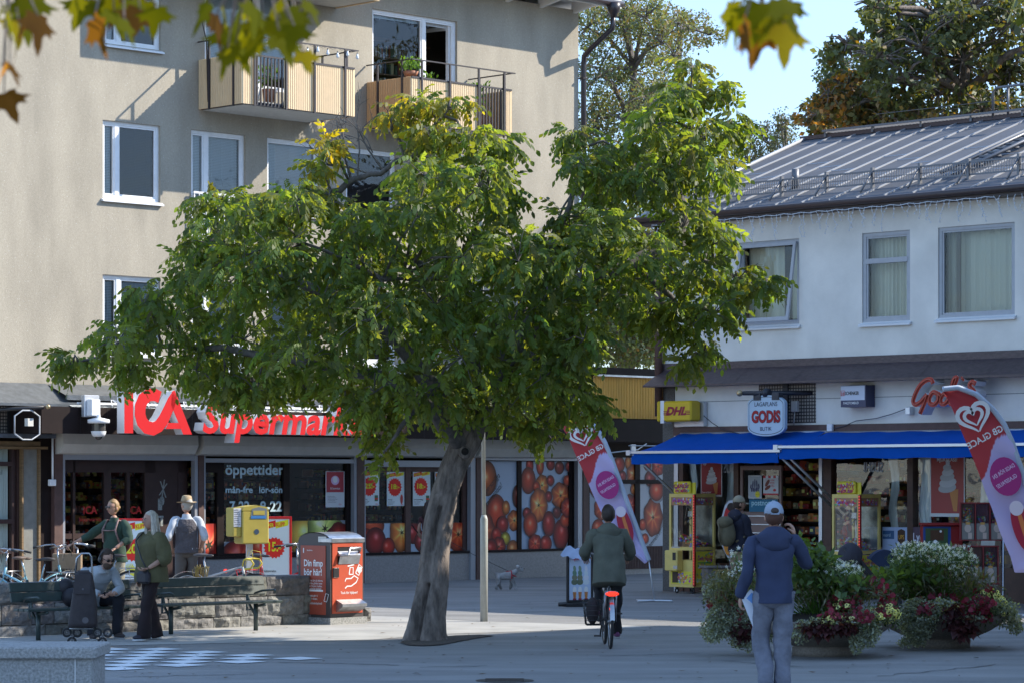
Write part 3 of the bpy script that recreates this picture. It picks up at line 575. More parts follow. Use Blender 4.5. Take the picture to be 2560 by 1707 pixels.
T5 = [(1324, 1163, 9, False, None, 1.5), (1350, 1164, 9, False, None, 1.6), (1376, 1160, 10), (1398, 1168, 11, False, (110, 30, 20)), (1320, 1200, 17, False, (150, 50, 25), 1.3), (1354, 1212, 15, True, (180, 90, 30), 1.2), (1340, 1215, 9), (1375, 1200, 9), (1400, 1238, 22, True, (170, 70, 25)), (1370, 1240, 9), (1345, 1262, 20, True, (190, 90, 40), 1.4), (1316, 1282, 10), (1324, 1310, 16, False, None, 1.25), (1370, 1308, 15, False, None, 1.4), (1400, 1335, 18, False, None, 1.4), (1390, 1280, 10, False, (90, 25, 20)), (1410, 1300, 12), (1415, 1200, 9), (1335, 1358, 16, True), (1362, 1358, 14, False), (1416, 1268, 16, True), (1420, 1165, 9)]
film(U(1306), U(1424), zs, zt4, .06, T5, (150, 165, 185), W4)
# bay 5 beyond the corner: two tiers of tomato print, ribbed plinth
mb = MB(M4); zt5 = FL.z(1600, 1143); z5top = FL.z(1600, 1046, .3)+.1; bars(mb, ((1462, 1476), (1522, 1530), (1590, 1602), (1700, 1712)), .35, zt5); mb.box(U(1476), U(1700), .02, .1, FL.z(1600, 1208), FL.z(1600, 1198)); W5 = mb.build('shop_window', darkbrown, sf); flushposts(W5, darkbrown)
film(U(1476), U(1522), .6, zt5, .06, [(1500, 1165, 14), (1490, 1215, 18, True), (1505, 1270, 20, True), (1495, 1320, 16), (1500, 1362, 14, False, (160, 60, 20))], (150, 160, 175), W5)
film(U(1530), U(1590), .6, zt5, .06, [(1548, 1160, 14), (1570, 1155, 8, False, (170, 90, 30), 1.5), (1584, 1185, 18, True, (170, 80, 40)), (1556, 1190, 10), (1585, 1222, 10, False, (170, 90, 30)), (1545, 1240, 15, True), (1575, 1262, 19, True), (1550, 1290, 12), (1583, 1310, 10), (1560, 1345, 18, False), (1583, 1360, 10)], (150, 160, 175), W5)
film(U(1602), U(1700), .6, zt5, .06, [(1618, 1160, 10), (1645, 1165, 16, True), (1625, 1195, 14), (1632, 1292, 24, True, (160, 60, 30), 1.35), (1606, 1310, 10), (1612, 1345, 9), (1638, 1385, 10, False, None, 1.4), (1640, 1225, 18, False)], (165, 170, 178), W5, script=[('Välkommen in!', 1612, 1384, .16, .72)])
mb = MB(M4); mb.box(U(1462), U(1740), .08, .3, zt5-.02, z5top); mb.build('upper_wall', darkbrown, sf)
mb = MB(M4); ribs(mb, U(1462), U(1712), .12, .62, 'x', -.07, .025); mb.build('ribbed_panel', brown, sf)
# ---- link building upper part with yellow cladding
lk = thing('link_building', 'low link building with yellow vertical board cladding between the two blocks', 'building', ftob(FL, uB+.1))
z0, z1 = FL.z(1600, 1046, .3), FL.z(1600, 943, .3); za = FL.z(1600, 921, .3)
yel = mat('yellow_boards', (.85, .48, .09), rough=.55, var=.2, vscale=4, stretch=(3, 3, .4))
mb = MB(M4); ribs(mb, uB+.15, U(1730), z0, z1, 'x', -.3, .03); mb.build('cladding', yel, lk)
mb = MB(M4); mb.box(uB+.12, U(1740), -.36, 6, z1+.03, za+.0); mb.box(uB+.12, U(1740), -.28, -.1, z0, z1+.03); mb.build('fascia', darkbrown, lk)
mb = MB(M4); mb.box(uB+.12, U(1740), -.4, -.361, z1-.005, z1+.035); mb.build('drip_edge', steel, lk)
mb = MB(M4); mb.tube([(U(1480), -1.1, FL.z(1500, 1112, 1.1)), (U(1690), -1.1, FL.z(1650, 1113, 1.1))], .012, 6); mb.tube([(U(1520, 1), -1.05, FL.z(1520, 1131, 1)), (U(1590, 1), -1.05, FL.z(1590, 1123, 1)), (U(1612, 1), -1.05, FL.z(1610, 1108, 1))], .014, 6); a, z = FL.pix(1580, 1119, 1.05); mb.box(a-.07, a+.07, -1.1, -1.06, z-.08, z+.08); mb.build('cable_and_box', alu, lk)
# ================================================================ neighbouring shop, far left
ns = thing('neighbour_shop', 'narrow shopfront with wood trim and white curtains at the left edge', 'shopfront', ftob(FL, U(40)))
mb = MB(M4); woodt = mat('ochre_wood_trim', (.24, .15, .07), rough=.6, var=.4, vscale=6, stretch=(1, 1, 8))
zt = FL.z(60, 1122); mb.box(U(50), U(54.5), -.06, .1, 0, zt); mb.box(U(92), U(97), -.06, .1, 0, zt); mb.box(U(-80), U(112), -.1, .1, zt, zt+.05); mb.box(U(-80), U(97), -.05, .1, zt+.06, FL.z(40, 1102)); mb.build('wood_trim', woodt, ns)
mb = MB(M4); mb.box(U(54.5), U(92), -.0, .1, 0, zt); mb.build('grey_panel', mat('dull_grey_panel', (.22, .22, .2), rough=.6, var=.2), ns)
mb = MB(M4); mb.box(U(97), U(126), -.02, .1, 0, FL.z(110, 1085)); mb.build('dark_post', darkbrown, ns)
mb = MB(M4)
for a, b in ((-80, -60), (31, 36), (44, 50)): mb.box(U(a), U(b), .02, .1, 0, zt)
for z in (.05, .75, 1.3, 2.35): mb.box(U(-60), U(31), .02, .1, z, z+.08)
mb.box(U(36), U(44), .06, .1, 0, zt)
d_ = mb.build('door', doorbrown, ns); mb = MB(M4); c_ = mat('pale_curtain', (.36, .42, .39), rough=.9)
n = 50; a, b = U(-60), U(31); mb.add([(a+(b-a)*i/n, .14+.015*math.sin(i*1.9), z) for z in (.1, zt) for i in range(n+1)], [(i, i+1, n+2+i, n+1+i) for i in range(n)]); mb.build('curtain', c_, d_)
mb = MB(M4); a, z = FL.pix(0, 1185); mb.text('kal', a+.02, z, .13, .12); mb.build('lettering', mat('grey_letters', (.12, .15, .14)), d_)
mb = MB(M4); zq = FL.z(0, 1090, .3); mb.box(U(-80), U(112), -.35, .05, FL.z(0, 1093, .1), FL.z(0, 1083, .1))
mb.add([(U(-80), -.02, zw-.02), (U(112), -.02, zw-.02), (U(150), -.7, zw-.42), (U(-60), -.7, zw-.42)], [(0, 3, 2, 1)]); mb.box(U(-80), U(150), -.72, -.69, zw-.46, zw-.41)
mb.build('canopy_roof', canm, ns)
# dotted tile behind the bracket
tile = mat('mosaic_tile', (.35, .33, .3), rough=.5)
n_ = tile.node_tree.nodes; l_ = tile.node_tree.links; tc = [x for x in n_ if x.type == 'TEX_COORD'][0]
def gridtex(m, sx, gap, c1, c2):
    n_ = m.node_tree.nodes; l_ = m.node_tree.links; tc = [x for x in n_ if x.type == 'TEX_COORD'][0]; sep = n_.new('ShaderNodeSeparateXYZ'); l_.new(tc.outputs['UV'], sep.inputs[0]); outs = []
    for k in (0, 1):
        a = n_.new('ShaderNodeMath'); a.operation = 'FRACT'; s_ = n_.new('ShaderNodeMath'); s_.operation = 'MULTIPLY'; s_.inputs[1].default_value = sx; l_.new(sep.outputs[k], s_.inputs[0]); l_.new(s_.outputs[0], a.inputs[0])
        b = n_.new('ShaderNodeMath'); b.operation = 'GREATER_THAN'; b.inputs[1].default_value = gap; l_.new(a.outputs[0], b.inputs[0]); outs.append(b)
    mu = n_.new('ShaderNodeMath'); mu.operation = 'MULTIPLY'; l_.new(outs[0].outputs[0], mu.inputs[0]); l_.new(outs[1].outputs[0], mu.inputs[1])
    mx = n_.new('ShaderNodeMix'); mx.data_type = 'RGBA'; l_.new(mu.outputs[0], mx.inputs[0]); mx.inputs[6].default_value = c1+(1,); mx.inputs[7].default_value = c2+(1,); l_.new(mx.outputs[2], n_['Principled BSDF'].inputs[0])
gridtex(tile, 1/.062, .35, (.03, .025, .025), (.36, .32, .27))
def uvrect(name, fr, x0, x1, z0, z1, y, m, par):
    mb = MB(fr.M); mb.rect(x0, x1, z0, z1, y); o = mb.build(name, m, par); uv = o.data.uv_layers.new(); 
    for i, c in enumerate([(0, 0), (x1-x0, 0), (x1-x0, z1-z0), (0, z1-z0)]): uv.data[i].uv = c
    return o
uvrect('mosaic_panel', FL, U(-80), U(76), FL.z(0, 1083), FL.z(0, 996), -.01, tile, ns)
br = thing('empty_sign_bracket', 'bare round metal sign bracket with lamp box above the neighbour shop', 'sign bracket', ftob(FL, U(62), .9, FL.z(60, 1060)))
mb = MB(M4); a, z = FL.pix(68, 1067, 1.0); rr = .27*1.0
pts = [(a-rr, -1, z-.12), (a-rr, -1, z+.2), (a-.1, -1, z+.3), (a+.1, -1, z+.3), (a+rr, -1, z+.2), (a+rr, -1, z-.12), (a+.1, -1, z-.22), (a-.1, -1, z-.22), (a-rr, -1, z-.12)]; mb.tube(pts, .015, 6); mb.build('ring', greyframe, br)
mb = MB(M4); mb.tube([(a-.5, -.1, z+.2), (a-.25, -.6, z+.32), (a+.25, -1.15, z+.36)], .035, 8); mb.box(U(16), U(26), -.06, -.02, FL.z(20, 1080), FL.z(20, 1000)); mb.build('arm', blackm, br)
mb = MB(M4); mb.ell((a+.31, -1.2, z+.37), (.045, .045, .045), 10, 7); mb.build('end_ball', mat('brass', (.45, .35, .2), metal=.7, rough=.35), br); mb = MB(M4); mb.box(a-.02, a+.1, -1.05, -.95, z+.02, z+.16); mb.build('lamp_box', cream, br)
# ================================================================ signs on the supermarket
redsign = mat('red_sign_face', (.60, .008, .012), rough=.4); whiteside = mat('white_sign_side', (.75, .76, .78), rough=.5)
def letters3(name, lab, strokes, origin, y0, y1, cat='sign'): pass
sg = thing('supermarket_logo_sign', 'large red three letter sign with white sides over the supermarket entrance', 'sign', ftob(FL, U(300, 1.3), 1.3, zf0))
def strokeflat(path, w, n=None):
    """constant width band along a path -> quads (x,z)"""
    L_, R_ = [], []
    for i, p in enumerate(path):
        a = path[max(i-1, 0)]; b = path[min(i+1, len(path)-1)]; dx, dz = b[0]-a[0], b[1]-a[1]; l = math.hypot(dx, dz) or 1
        ww = w[i] if isinstance(w, list) else w; L_.append((p[0]-dz/l*ww/2, p[1]+dx/l*ww/2)); R_.append((p[0]+dz/l*ww/2, p[1]-dx/l*ww/2))
    return L_+R_[::-1]
def arc(cx, cz, rx, rz, a0, a1, n=16): return [(cx+rx*math.cos(math.radians(a0+(a1-a0)*i/n)), cz+rz*math.sin(math.radians(a0+(a1-a0)*i/n))) for i in range(n+1)]
def signletter(par, polys, yf, depth, fm, sm, name='letter'):
    mb = MB(M4)
    for p in polys: mb.prism(p, yf+.004, yf+depth)
    o = mb.build(name, sm, par); mb = MB(M4)
    for p in polys: mb.flat(p, yf)
    mb.build('face', fm, o); return o
OL_ = 1.5
def q_(px, py): return FL.pix(px, py, OL_)
x0, zt = q_(311, 976); x1, zb_ = q_(333, 1082)
signletter(sg, [[(x0, zb_), (x1, zb_), (x1, zt), (x0, zt)]], -OL_, .22, redsign, whiteside)
# C and A joined with a swoosh
cx, cz = q_(381, 1029); rx = (q_(345, 1029)[0]-cx); rx = abs(rx)+.02
top = [q_(x, y) for x, y in [(400, 992), (388, 986), (372, 986), (358, 997), (351, 1014), (350, 1034), (355, 1053), (367, 1067), (383, 1071), (397, 1064), (409, 1048), (420, 1024), (430, 1000), (436, 984)]]
pp = strokeflat(top, [.22, .23, .24, .25, .25, .25, .25, .25, .25, .24, .24, .22, .2, .13]); n = len(pp)//2
polys = [[pp[i], pp[i+1], pp[2*n-2-i], pp[2*n-1-i]] for i in range(n-1)]
signletter(sg, polys, -OL_, .22, redsign, whiteside)
A_ = [q_(x, y) for x, y in [(430, 977), (437, 975), (480, 1085), (458, 1085), (428, 1012)]]; A2 = [q_(x, y) for x, y in [(414, 1071), (453, 1071), (447, 1056), (421, 1056)]]
signletter(sg, [A_, A2], -OL_, .22, redsign, whiteside)
sg2 = thing('supermarket_name_sign', 'row of red italic letters with white sides half hidden by the tree', 'sign', ftob(FL, U(700, 1.2), 1.2, zf0+.05))
mb = MB(M4); mf = MB(M4); a, z = FL.pix(505, 1079, 1.25); b_ = FL.u(938, 1.25)
w_ = textmesh('Supermarket', .03, .2, .18)[2]; sz = .74; sx = (b_-a)/(w_*sz)
mb.text('Supermarket', a, z, -1.12, sz, off=.03, ext=.2, shear=.18, sx=sx); mb.build('letters', whiteside, sg2)
mf.text('Supermarket', a, z, -1.12-.2*sz-.004, sz, off=.03, shear=.18, sx=sx); mf.build('face', redsign, sg2)
# surveillance camera under a bracket
cmt = thing('dome_camera', 'white dome surveillance camera hanging from a bracket on the fascia', 'camera', ftob(FL, U(230, 1.3), 1.3, FL.z(230, 1060, 1.3)))
mb = MB(M4); a, z = FL.pix(230, 1025, 1.15); mb.rbox(a-.17, a+.17, -1.15, -1.05, z-.12, z+.28, .01); mb.build('back_box', alu, cmt)
mb = MB(M4); mb.rbox(a-.12, a+.08, -1.3, -1.15, z-.1, z+.2, .01); mb.lathe([(.03, .02), (.03, -.03), (.2, -.07), (.2, -.13), (.15, -.14)], (a, -1.35, z-.1), 20); mb.lathe([(.14, -.28), (.13, -.33), (.1, -.38), (0, -.38)], (a, -1.35, z-.1), 16); mb.build('housing', white, cmt)
mb = MB(M4); mb.lathe([(.13, -.14), (.13, -.28)], (a, -1.35, z-.1), 16); mb.ell((a, -1.35, z-.47), (.07, .07, .07), 12, 8); mb.build('dome', mat('smoked_dome', (.06, .055, .05), rough=.1), cmt)
# conduit with switch box
t = thing('cable_conduit', 'thin white conduit with a small junction box left of the entrance', 'conduit', ftob(FL, U(128), .15, FL.z(130, 1200))); mb = MB(M4); a, z = FL.pix(130, 1200, .15); mb.tube([(a, -.17, z), (a, -.17, FL.z(130, 1092, .15))], .02, 6); mb.rbox(a-.09, a+.05, -.22, -.14, z-.1, z+.02, .01); mb.build('conduit', white, t)
# posters in the windows
posm = vcm
def poster(name, lab, fr, px0, px1, py0, py1, y, draw, group=None, thick=.004):
    a, zt = fr.pix(px0, py0, -y); b, _ = fr.pix(px1, py0, -y); zb = fr.z(px0, py1, -y); mb = MB(fr.M); mb.col = (.6, .62, .64); mb.box(a, b, y, y+thick, zb, zt)
    draw(mb, a, b, zb, zt, y-.0015); o = mb.build(name, vcm, None); return tag(o, lab, 'poster', group)
def offer(price, txt, prod):
    def d(mb, a, b, z0, z1, y):
        w_, h_ = b-a, z1-z0; R_ = lin(200, 30, 20); Y_ = lin(240, 200, 30)
        mb.col = lin(190, 200, 210); mb.rect(a+.01, b-.01, z0+.01, z1-.01, y)
        mb.col = R_; mb.flat([(a+.04*w_, z1-.17*h_), (a+.5*w_, z1-.12*h_), (a+.5*w_, z1-.02*h_), (a+.04*w_, z1-.07*h_)], y-.002); mb.col = Y_; mb.flat([(a+.5*w_, z1-.15*h_), (a+.96*w_, z1-.1*h_), (a+.96*w_, z1-.01*h_), (a+.5*w_, z1-.05*h_)], y-.002)
        mb.text('SUPER', a+.07*w_, z1-.14*h_, y-.004, .085*h_, off=.02, rot=.1, sx=w_/h_*1.55)
        mb.col = R_; mb.text('KLIPP', a+.53*w_, z1-.12*h_, y-.004, .085*h_, off=.02, rot=.1, sx=w_/h_*1.55)
        mb.flat(star(a+.45*w_, z0+.55*h_, .4*w_, .34*w_, 18), y-.003); mb.col = Y_; mb.text(price, a+.47*w_, z0+.5*h_, y-.006, .2*h_, off=.03, align='C', sx=w_/h_*1.7)
        mb.col = (.03, .03, .04); mb.text(txt, a+.06*w_, z0+.17*h_, y-.004, .055*h_, off=.01, sx=w_/h_*1.6)
        for i in range(3): mb.rect(a+.06*w_, a+(.35+.05*i)*w_, z0+(.05+.035*i)*h_, z0+(.058+.035*i)*h_, y-.004)
        if prod == 'can': mb.col = lin(60, 90, 60); mb.rect(a+.74*w_, a+.92*w_, z0+.13*h_, z0+.3*h_, y-.004); mb.col = R_; mb.rect(a+.74*w_, a+.92*w_, z0+.18*h_, z0+.22*h_, y-.006)
        if prod == 'tube': mb.col = lin(170, 60, 50); mb.oval(a+.83*w_, z0+.2*h_, .08*w_, .14*h_, y-.004)
        if prod == 'banana':
            mb.col = lin(225, 195, 60)
            for k in range(5): p = arc(a+.55*w_, z0+.36*h_, (.16+.05*k)*w_, (.10+.028*k)*h_, 190, 320, 8); s = strokeflat(p, [.01*w_+.05*w_*math.sin(PI*i/8) for i in range(9)]); nn = len(s)//2; [mb.flat([s[i], s[i+1], s[2*nn-2-i], s[2*nn-1-i]], y-.005-.001*k) for i in range(nn-1)]
        mb.col = R_; mb.text('ICA', a+.85*w_, z0+.03*h_, y-.004, .05*h_, off=.02, align='C')
    return d
poster('price_poster', 'price poster with a jagged red 25:- badge, leftmost of the row of three', FL, 902, 948, 1176, 1263, .05, offer('25:-', 'Pero stg', 'can'), 'price posters in the shop window')
poster('price_poster', 'price poster 18:- showing a red tube, middle of the row of three', FL, 967, 1011, 1178, 1264, .05, offer('18:-', 'Pastejk', 'tube'), 'price posters in the shop window')
poster('price_poster', 'price poster 18:- with a green pack, beside the mullion right of the tube poster', FL, 1032, 1076, 1176, 1264, .05, offer('18:-', 'Smörgåspålägg', 'can'), 'price posters in the shop window')
poster('price_poster', 'price poster partly hidden by the trunk, rightmost in the window', FL, 1087, 1130, 1176, 1264, .05, offer('25:-', 'Frukt', 'can'), 'price posters in the shop window')
def senior(mb, a, b, z0, z1, y):
    w_, h_ = b-a, z1-z0; mb.col = lin(150, 50, 60); mb.rect(a+.02, b-.02, z0+.42*h_, z1-.01, y); mb.col = lin(190, 160, 190); mb.oval(a+.5*w_, z0+.75*h_, .22*w_, .13*h_, y-.002); mb.col = lin(210, 210, 220); mb.oval(a+.5*w_, z0+.77*h_, .13*w_, .09*h_, y-.003)
    mb.col = (.7, .7, .7); mb.text('5% Seniorrabatt', a+.5*w_, z0+.5*h_, y-.003, .075*h_, off=.02, align='C', sx=.75); mb.col = (.1, .1, .12)
    for i in range(5): mb.rect(a+.1*w_, a+(.5+.06*(i % 3))*w_, z0+(.3-.04*i)*h_, z0+(.308-.04*i)*h_, y-.002)
    mb.col = lin(190, 30, 30); mb.text('ICA', a+.7*w_, z0+.06*h_, y-.002, .06*h_)
poster('discount_poster', 'tall poster with a dark red photo half and white text half in the shop window', FL, 814, 861, 1177, 1267, .04, senior)
# ================================================================ RIGHT SHOP BUILDING
V = FR.u; R4 = FR.M
sb = thing('shop_building', 'white two storey building with brown band, blue awnings and standing seam roof', 'building', ftob(FR, 0))
stucco = mat('white_stucco', (.80, .78, .72), rough=.85, var=.16, vscale=1.1, bump=.35, bscale=25); uE = 14.2; ZE = 7.02
def rh(x0, x1, y0, y1): a, zt = FR.pix(x0, y0); return (a, V(x1), FR.z(x0, y1), zt)
r1 = rh(1846, 1998, 608, 818); r2 = rh(2155, 2275, 584, 808); r3 = rh(2345, 2537, 570, 797)
zl1 = FR.z(1700, 925); zl0 = FR.z(1700, 962, .45)+.03
mb = MB(R4); wall_holes(mb, 0, uE, zl1-.3, ZE, [r1, r2, r3], reveal=.12)
mb.add([(0, 0, 0), (0, 12, 0), (0, 12, ZE), (0, 0, ZE)], [(3, 2, 1, 0)]); mb.add([(uE, 0, 0), (uE, 12, 0), (uE, 12, ZE), (uE, 0, ZE)], [(0, 1, 2, 3)]); mb.add([(0, 12, 0), (uE, 12, 0), (uE, 12, ZE), (0, 12, ZE)], [(0, 1, 2, 3)])
zs0 = FR.z(1760, 1066); mb.box(V(1690), uE, -.03, .1, zs0, zl1-.2); mb.build('wall', stucco, sb)
mb = MB(R4); mb.box(V(1690), uE, -.036, -.031, FR.z(1800, 1003), FR.z(1800, 1001.5)); mb.build('panel_joint', mat('joint_shadow', (.2, .2, .19)), sb)
# ledge
bm_ = mat('ledge_metal', (.10, .072, .075), rough=.45, metal=.2, var=.4, vscale=10, stretch=(1, 1, 3)); mb = MB(R4); mb.box(-.04, uE, -.06, 0, zl1, zl1+.13)
mb.add([(-.12, -.5, zl0-.02), (uE, -.5, zl0-.02), (uE, -.06, zl1), (-.04, -.06, zl1), (-.12, -.5, zl0-.05), (uE, -.5, zl0-.08), (uE, 0, zl0-.05), (0, 0, zl0-.05)], [(0, 1, 2, 3), (4, 5, 1, 0), (7, 6, 5, 4)])
for i in range(8): u_ = .7+i*1.4; mb.add([(u_, -.503, zl0-.015), (u_+.02, -.503, zl0-.015), (u_+.02, -.063, zl1+.004), (u_, -.063, zl1+.004)], [(0, 1, 2, 3)])
mb.build('ledge', bm_, sb)
mb = MB(R4); mb.box(-.02, V(1690), -.05, .3, 0, zl0); mb.build('pillar', mat('pebble_dash', (.16, .15, .14), rough=.9, var=.5, vscale=45, bump=.6, bscale=80), sb)
mb = MB(R4); mb.box(V(1690), uE, -.08, .1, zs0-.16, zs0); mb.build('lintel', brown, sb)
mb = MB(R4); mb.tube([(-.06, -.12, ZE), (-.06, -.12, 3.3)], .075, 8); mb.build('downpipe', brown, sb)
uvrect('mosaic_panel', FR, V(1900), V(2043), FR.z(1970, 1057), FR.z(1970, 957), -.036, tile, sb)
curt = mat('white_curtain', (.72, .70, .56), rough=.9, transl=.2); beige = mat('curtain_dim', (.36, .38, .36), rough=.9)
def curtain(fr, par, a, b, z0, z1, y, m, k=30, amp=.02):
    mb = MB(fr.M); mb.add([(a+(b-a)*i/k, y+amp*math.sin(i*2.1+a)+.01*math.sin(i*.7), z) for z in (z0, z1) for i in range(k+1)], [(i, i+1, k+2+i, k+1+i) for i in range(k)]); return mb.build('curtain', m, par)
o = window(sb, FR, r1, None, None, fm=greyframe, fw=.05, dep=.06); a, b, c, d = r1; curtain(FR, o, a, a+(b-a)*.6, c, d, .3, curt, 40); curtain(FR, o, a+(b-a)*.72, b, c, d, .3, curt, 20)
o = window(sb, FR, r2, None, None, fm=greyframe, fw=.07, dep=.06); a, b, c, d = r2; mb = MB(R4); mb.box(a+.07, b-.07, .02, .11, d-.55, d-.46); mb.build('transom', greyframe, o); curtain(FR, o, a, a+(b-a)*.5, c, d, .3, curt, 20); curtain(FR, o, a+(b-a)*.53, b, c, d, .3, curt, 20)
o = window(sb, FR, r3, None, None, fm=greyframe, fw=.06, dep=.06); a, b, c, d = r3; curtain(FR, o, a, b, c, d, .3, curt, 46, .012); mb = MB(R4); mb.box(a+.3, a+.38, .12, .16, c, d); mb.build('curtain_edge', mat('dim_brown', (.1, .08, .06)), o)
# open awning sash of the left upper window
a, b, c, d = r1; mb = MB(R4 @ Matrix.Translation((0, .0, d-.06)) @ Matrix.Rotation(math.radians(-9), 4, 'X'))
hh = d-c-.1; mb.box(a+.05, a+.11, -.04, .0, -hh, 0); mb.box(b-.11, b-.05, -.04, 0, -hh, 0); mb.box(a+.11, b-.11, -.04, 0, -.06, 0); mb.box(a+.11, b-.11, -.04, 0, -hh, -hh+.07)
s_ = mb.build('open_sash', greyframe, sb)
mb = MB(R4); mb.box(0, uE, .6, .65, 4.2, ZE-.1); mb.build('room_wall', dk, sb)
# roof
eo = .35; rz = 9.05; rb = 5.3; zE = ZE+.02; roofg = mat('roof_sheet', (.13, .135, .15), rough=.75, var=.25, vscale=.8, spec=.12)
ul = FR.u(2003, -rb+.2); eaveL = -.4
mb = MB(R4); mb.add([(eaveL, -eo, zE), (uE+.4, -eo, zE), (uE+.4, rb, rz), (ul, rb, rz)], [(0, 1, 2, 3)]); mb.add([(eaveL, -eo, zE), (ul, rb, rz), (eaveL, 2*rb+eo, zE)], [(0, 1, 2)]); mb.add([(ul, rb, rz), (uE+.4, rb, rz), (uE+.4, 2*rb+eo, zE), (eaveL, 2*rb+eo, zE)], [(0, 1, 2, 3)])
mb.add([(uE+.4, -eo, zE), (uE+.4, 2*rb+eo, zE), (uE+.4, rb, rz)], [(0, 1, 2)])
rf = mb.build('roof', roofg, sb)
mb = MB(R4); mb.box(eaveL, uE+.4, -eo, 0, zE-.16, zE-.03); mb.tube([(eaveL-.05, -eo-.07, zE-.05), (uE+.5, -eo-.07, zE-.05)], .06, 8); mb.build('eave_board', mat('eave_brown', (.045, .03, .03), rough=.5), rf)
sl = (rz-zE)/(rb+eo)
def onroof(u, t): return (u, -eo+t, zE+t*sl)     # t metres back from the eave
seam = mat('roof_seam', (.36, .37, .39), rough=.4, metal=.3); mb = MB(R4)
for i in range(27):
    u_ = eaveL+.25+i*.62; tt = rb+eo
    if u_ < ul: tt = (u_-eaveL)/(ul-eaveL)*(rb+eo)
    a, b = Vector(onroof(u_, .04)), Vector(onroof(u_, tt-.02)); L_ = (b-a); n = Vector((0, -sl, 1)).normalized()
    mb.add([a+Vector((-.012, 0, 0)), a+Vector((.012, 0, 0)), b+Vector((.012, 0, 0)), b+Vector((-.012, 0, 0))]+[x+n*.028 for x in (a+Vector((-.012, 0, 0)), a+Vector((.012, 0, 0)), b+Vector((.012, 0, 0)), b+Vector((-.012, 0, 0)))], [(4, 5, 6, 7), (0, 1, 5, 4), (1, 2, 6, 5), (3, 0, 4, 7), (2, 3, 7, 6)])
    if i and u_ > 0:
        for t in (1.3+.5*(i % 2), 3.2-.4*(i % 3)):
            if t < tt: p = Vector(onroof(u_-.6, t)); mb.add([p+n*.008, p+Vector((.58, 0, 0))+n*.008, p+Vector((.58, .012, .012*sl))+n*.02, p+Vector((0, .012, .012*sl))+n*.02], [(0, 1, 2, 3)])
mb.tube([onroof(eaveL, 0), (ul, rb, rz+.03)], .04, 5); mb.build('seam', seam, rf)
mb = MB(R4); mb.box(ul-.1, uE+.4, rb-.12, rb+.12, rz-.03, rz+.05); mb.build('ridge_cap', mat('ridge_brown', (.07, .045, .045), rough=.5), rf)
# walkway on ridge and snow guard near the eave: grids of bars
gm = mat('galvanised', (.16, .165, .18), rough=.5, metal=.5); mb = MB(R4)
for x0_, x1_ in ((ul+.55, uE),):
    mb.box(x0_, x1_, rb-.22, rb-.19, rz+.08, rz+.12); mb.box(x0_, x1_, rb+.19, rb+.22, rz+.08, rz+.12); k = int((x1_-x0_)/.09)
    for i in range(k): x = x0_+i*.09; mb.box(x, x+.02, rb-.19, rb+.19, rz+.09, rz+.11)
    for i in range(int((x1_-x0_)/1.2)+1): x = x0_+i*1.2; mb.box(x, x+.05, rb-.15, rb-.1, rz-.02, rz+.09)
mb.tube([(x0_+1.2, rb, rz+.35), (uE, rb, rz+.35)], .008, 4); mb.build('roof_walkway', gm, rf)
mb = MB(R4); t0 = .75; p = Vector(onroof(0, t0)); zz = p.z
mb.box(.1, uE, p.y-.02, p.y, zz+.28, zz+.31); mb.box(.1, uE, p.y-.02, p.y, zz+.06, zz+.09); mb.box(.1, uE, p.y-.02, p.y, zz+.17, zz+.18)
for i in range(int(uE/.055)): x = .1+i*.055; mb.box(x, x+.012, p.y-.015, p.y-.005, zz+.09, zz+.28)
for i in range(14): x = .4+i*1.05; mb.box(x, x+.05, p.y-.04, p.y+.03, zz-.02, zz+.36); mb.tube([(x+.02, p.y-.35, zz-.1), (x+.02, p.y, zz+.3)], .02, 5)
mb.build('snow_guard', gm, rf)
# roof ladder
mb = MB(R4); ua, ub = FR.u(2395, -1), FR.u(2560, -5); n = Vector((0, -sl, 1)).normalized()
for du in (0, .42): mb.tube([Vector(onroof(ua+du, .9))+n*.13, Vector(onroof(ua+du, rb+eo-.3))+n*.13], .035, 6)
for i in range(16): t = 1.1+i*.27; mb.box(ua, ua+.42, -eo+t, -eo+t+.16, zE+t*sl+.11, zE+t*sl+.14)
mb.build('roof_ladder', gm, rf)
mb = MB(R4); x = FR.u(2490, -rb); mb.tube([(x, rb-.1, rz), (x, rb-.1, rz+.5), (x+.08, rb-.1, rz+.58), (x+1.6, rb-.1, rz+.6)], .025, 6); mb.tube([(x+.35, rb-.1, rz), (x+.35, rb-.1, rz+.58)], .025, 6); mb.build('roof_handrail', gm, rf)
p = Vector(onroof(FR.u(2010, -1.2), 1.3)); mb = MB(R4); mb.tube([p, p+Vector((0, 0, .35))], .07, 8); mb.tube([p+Vector((0, -.3, 0)), p+Vector((0, 0, .25))], .03, 5); mb.build('roof_hook', gm, rf)
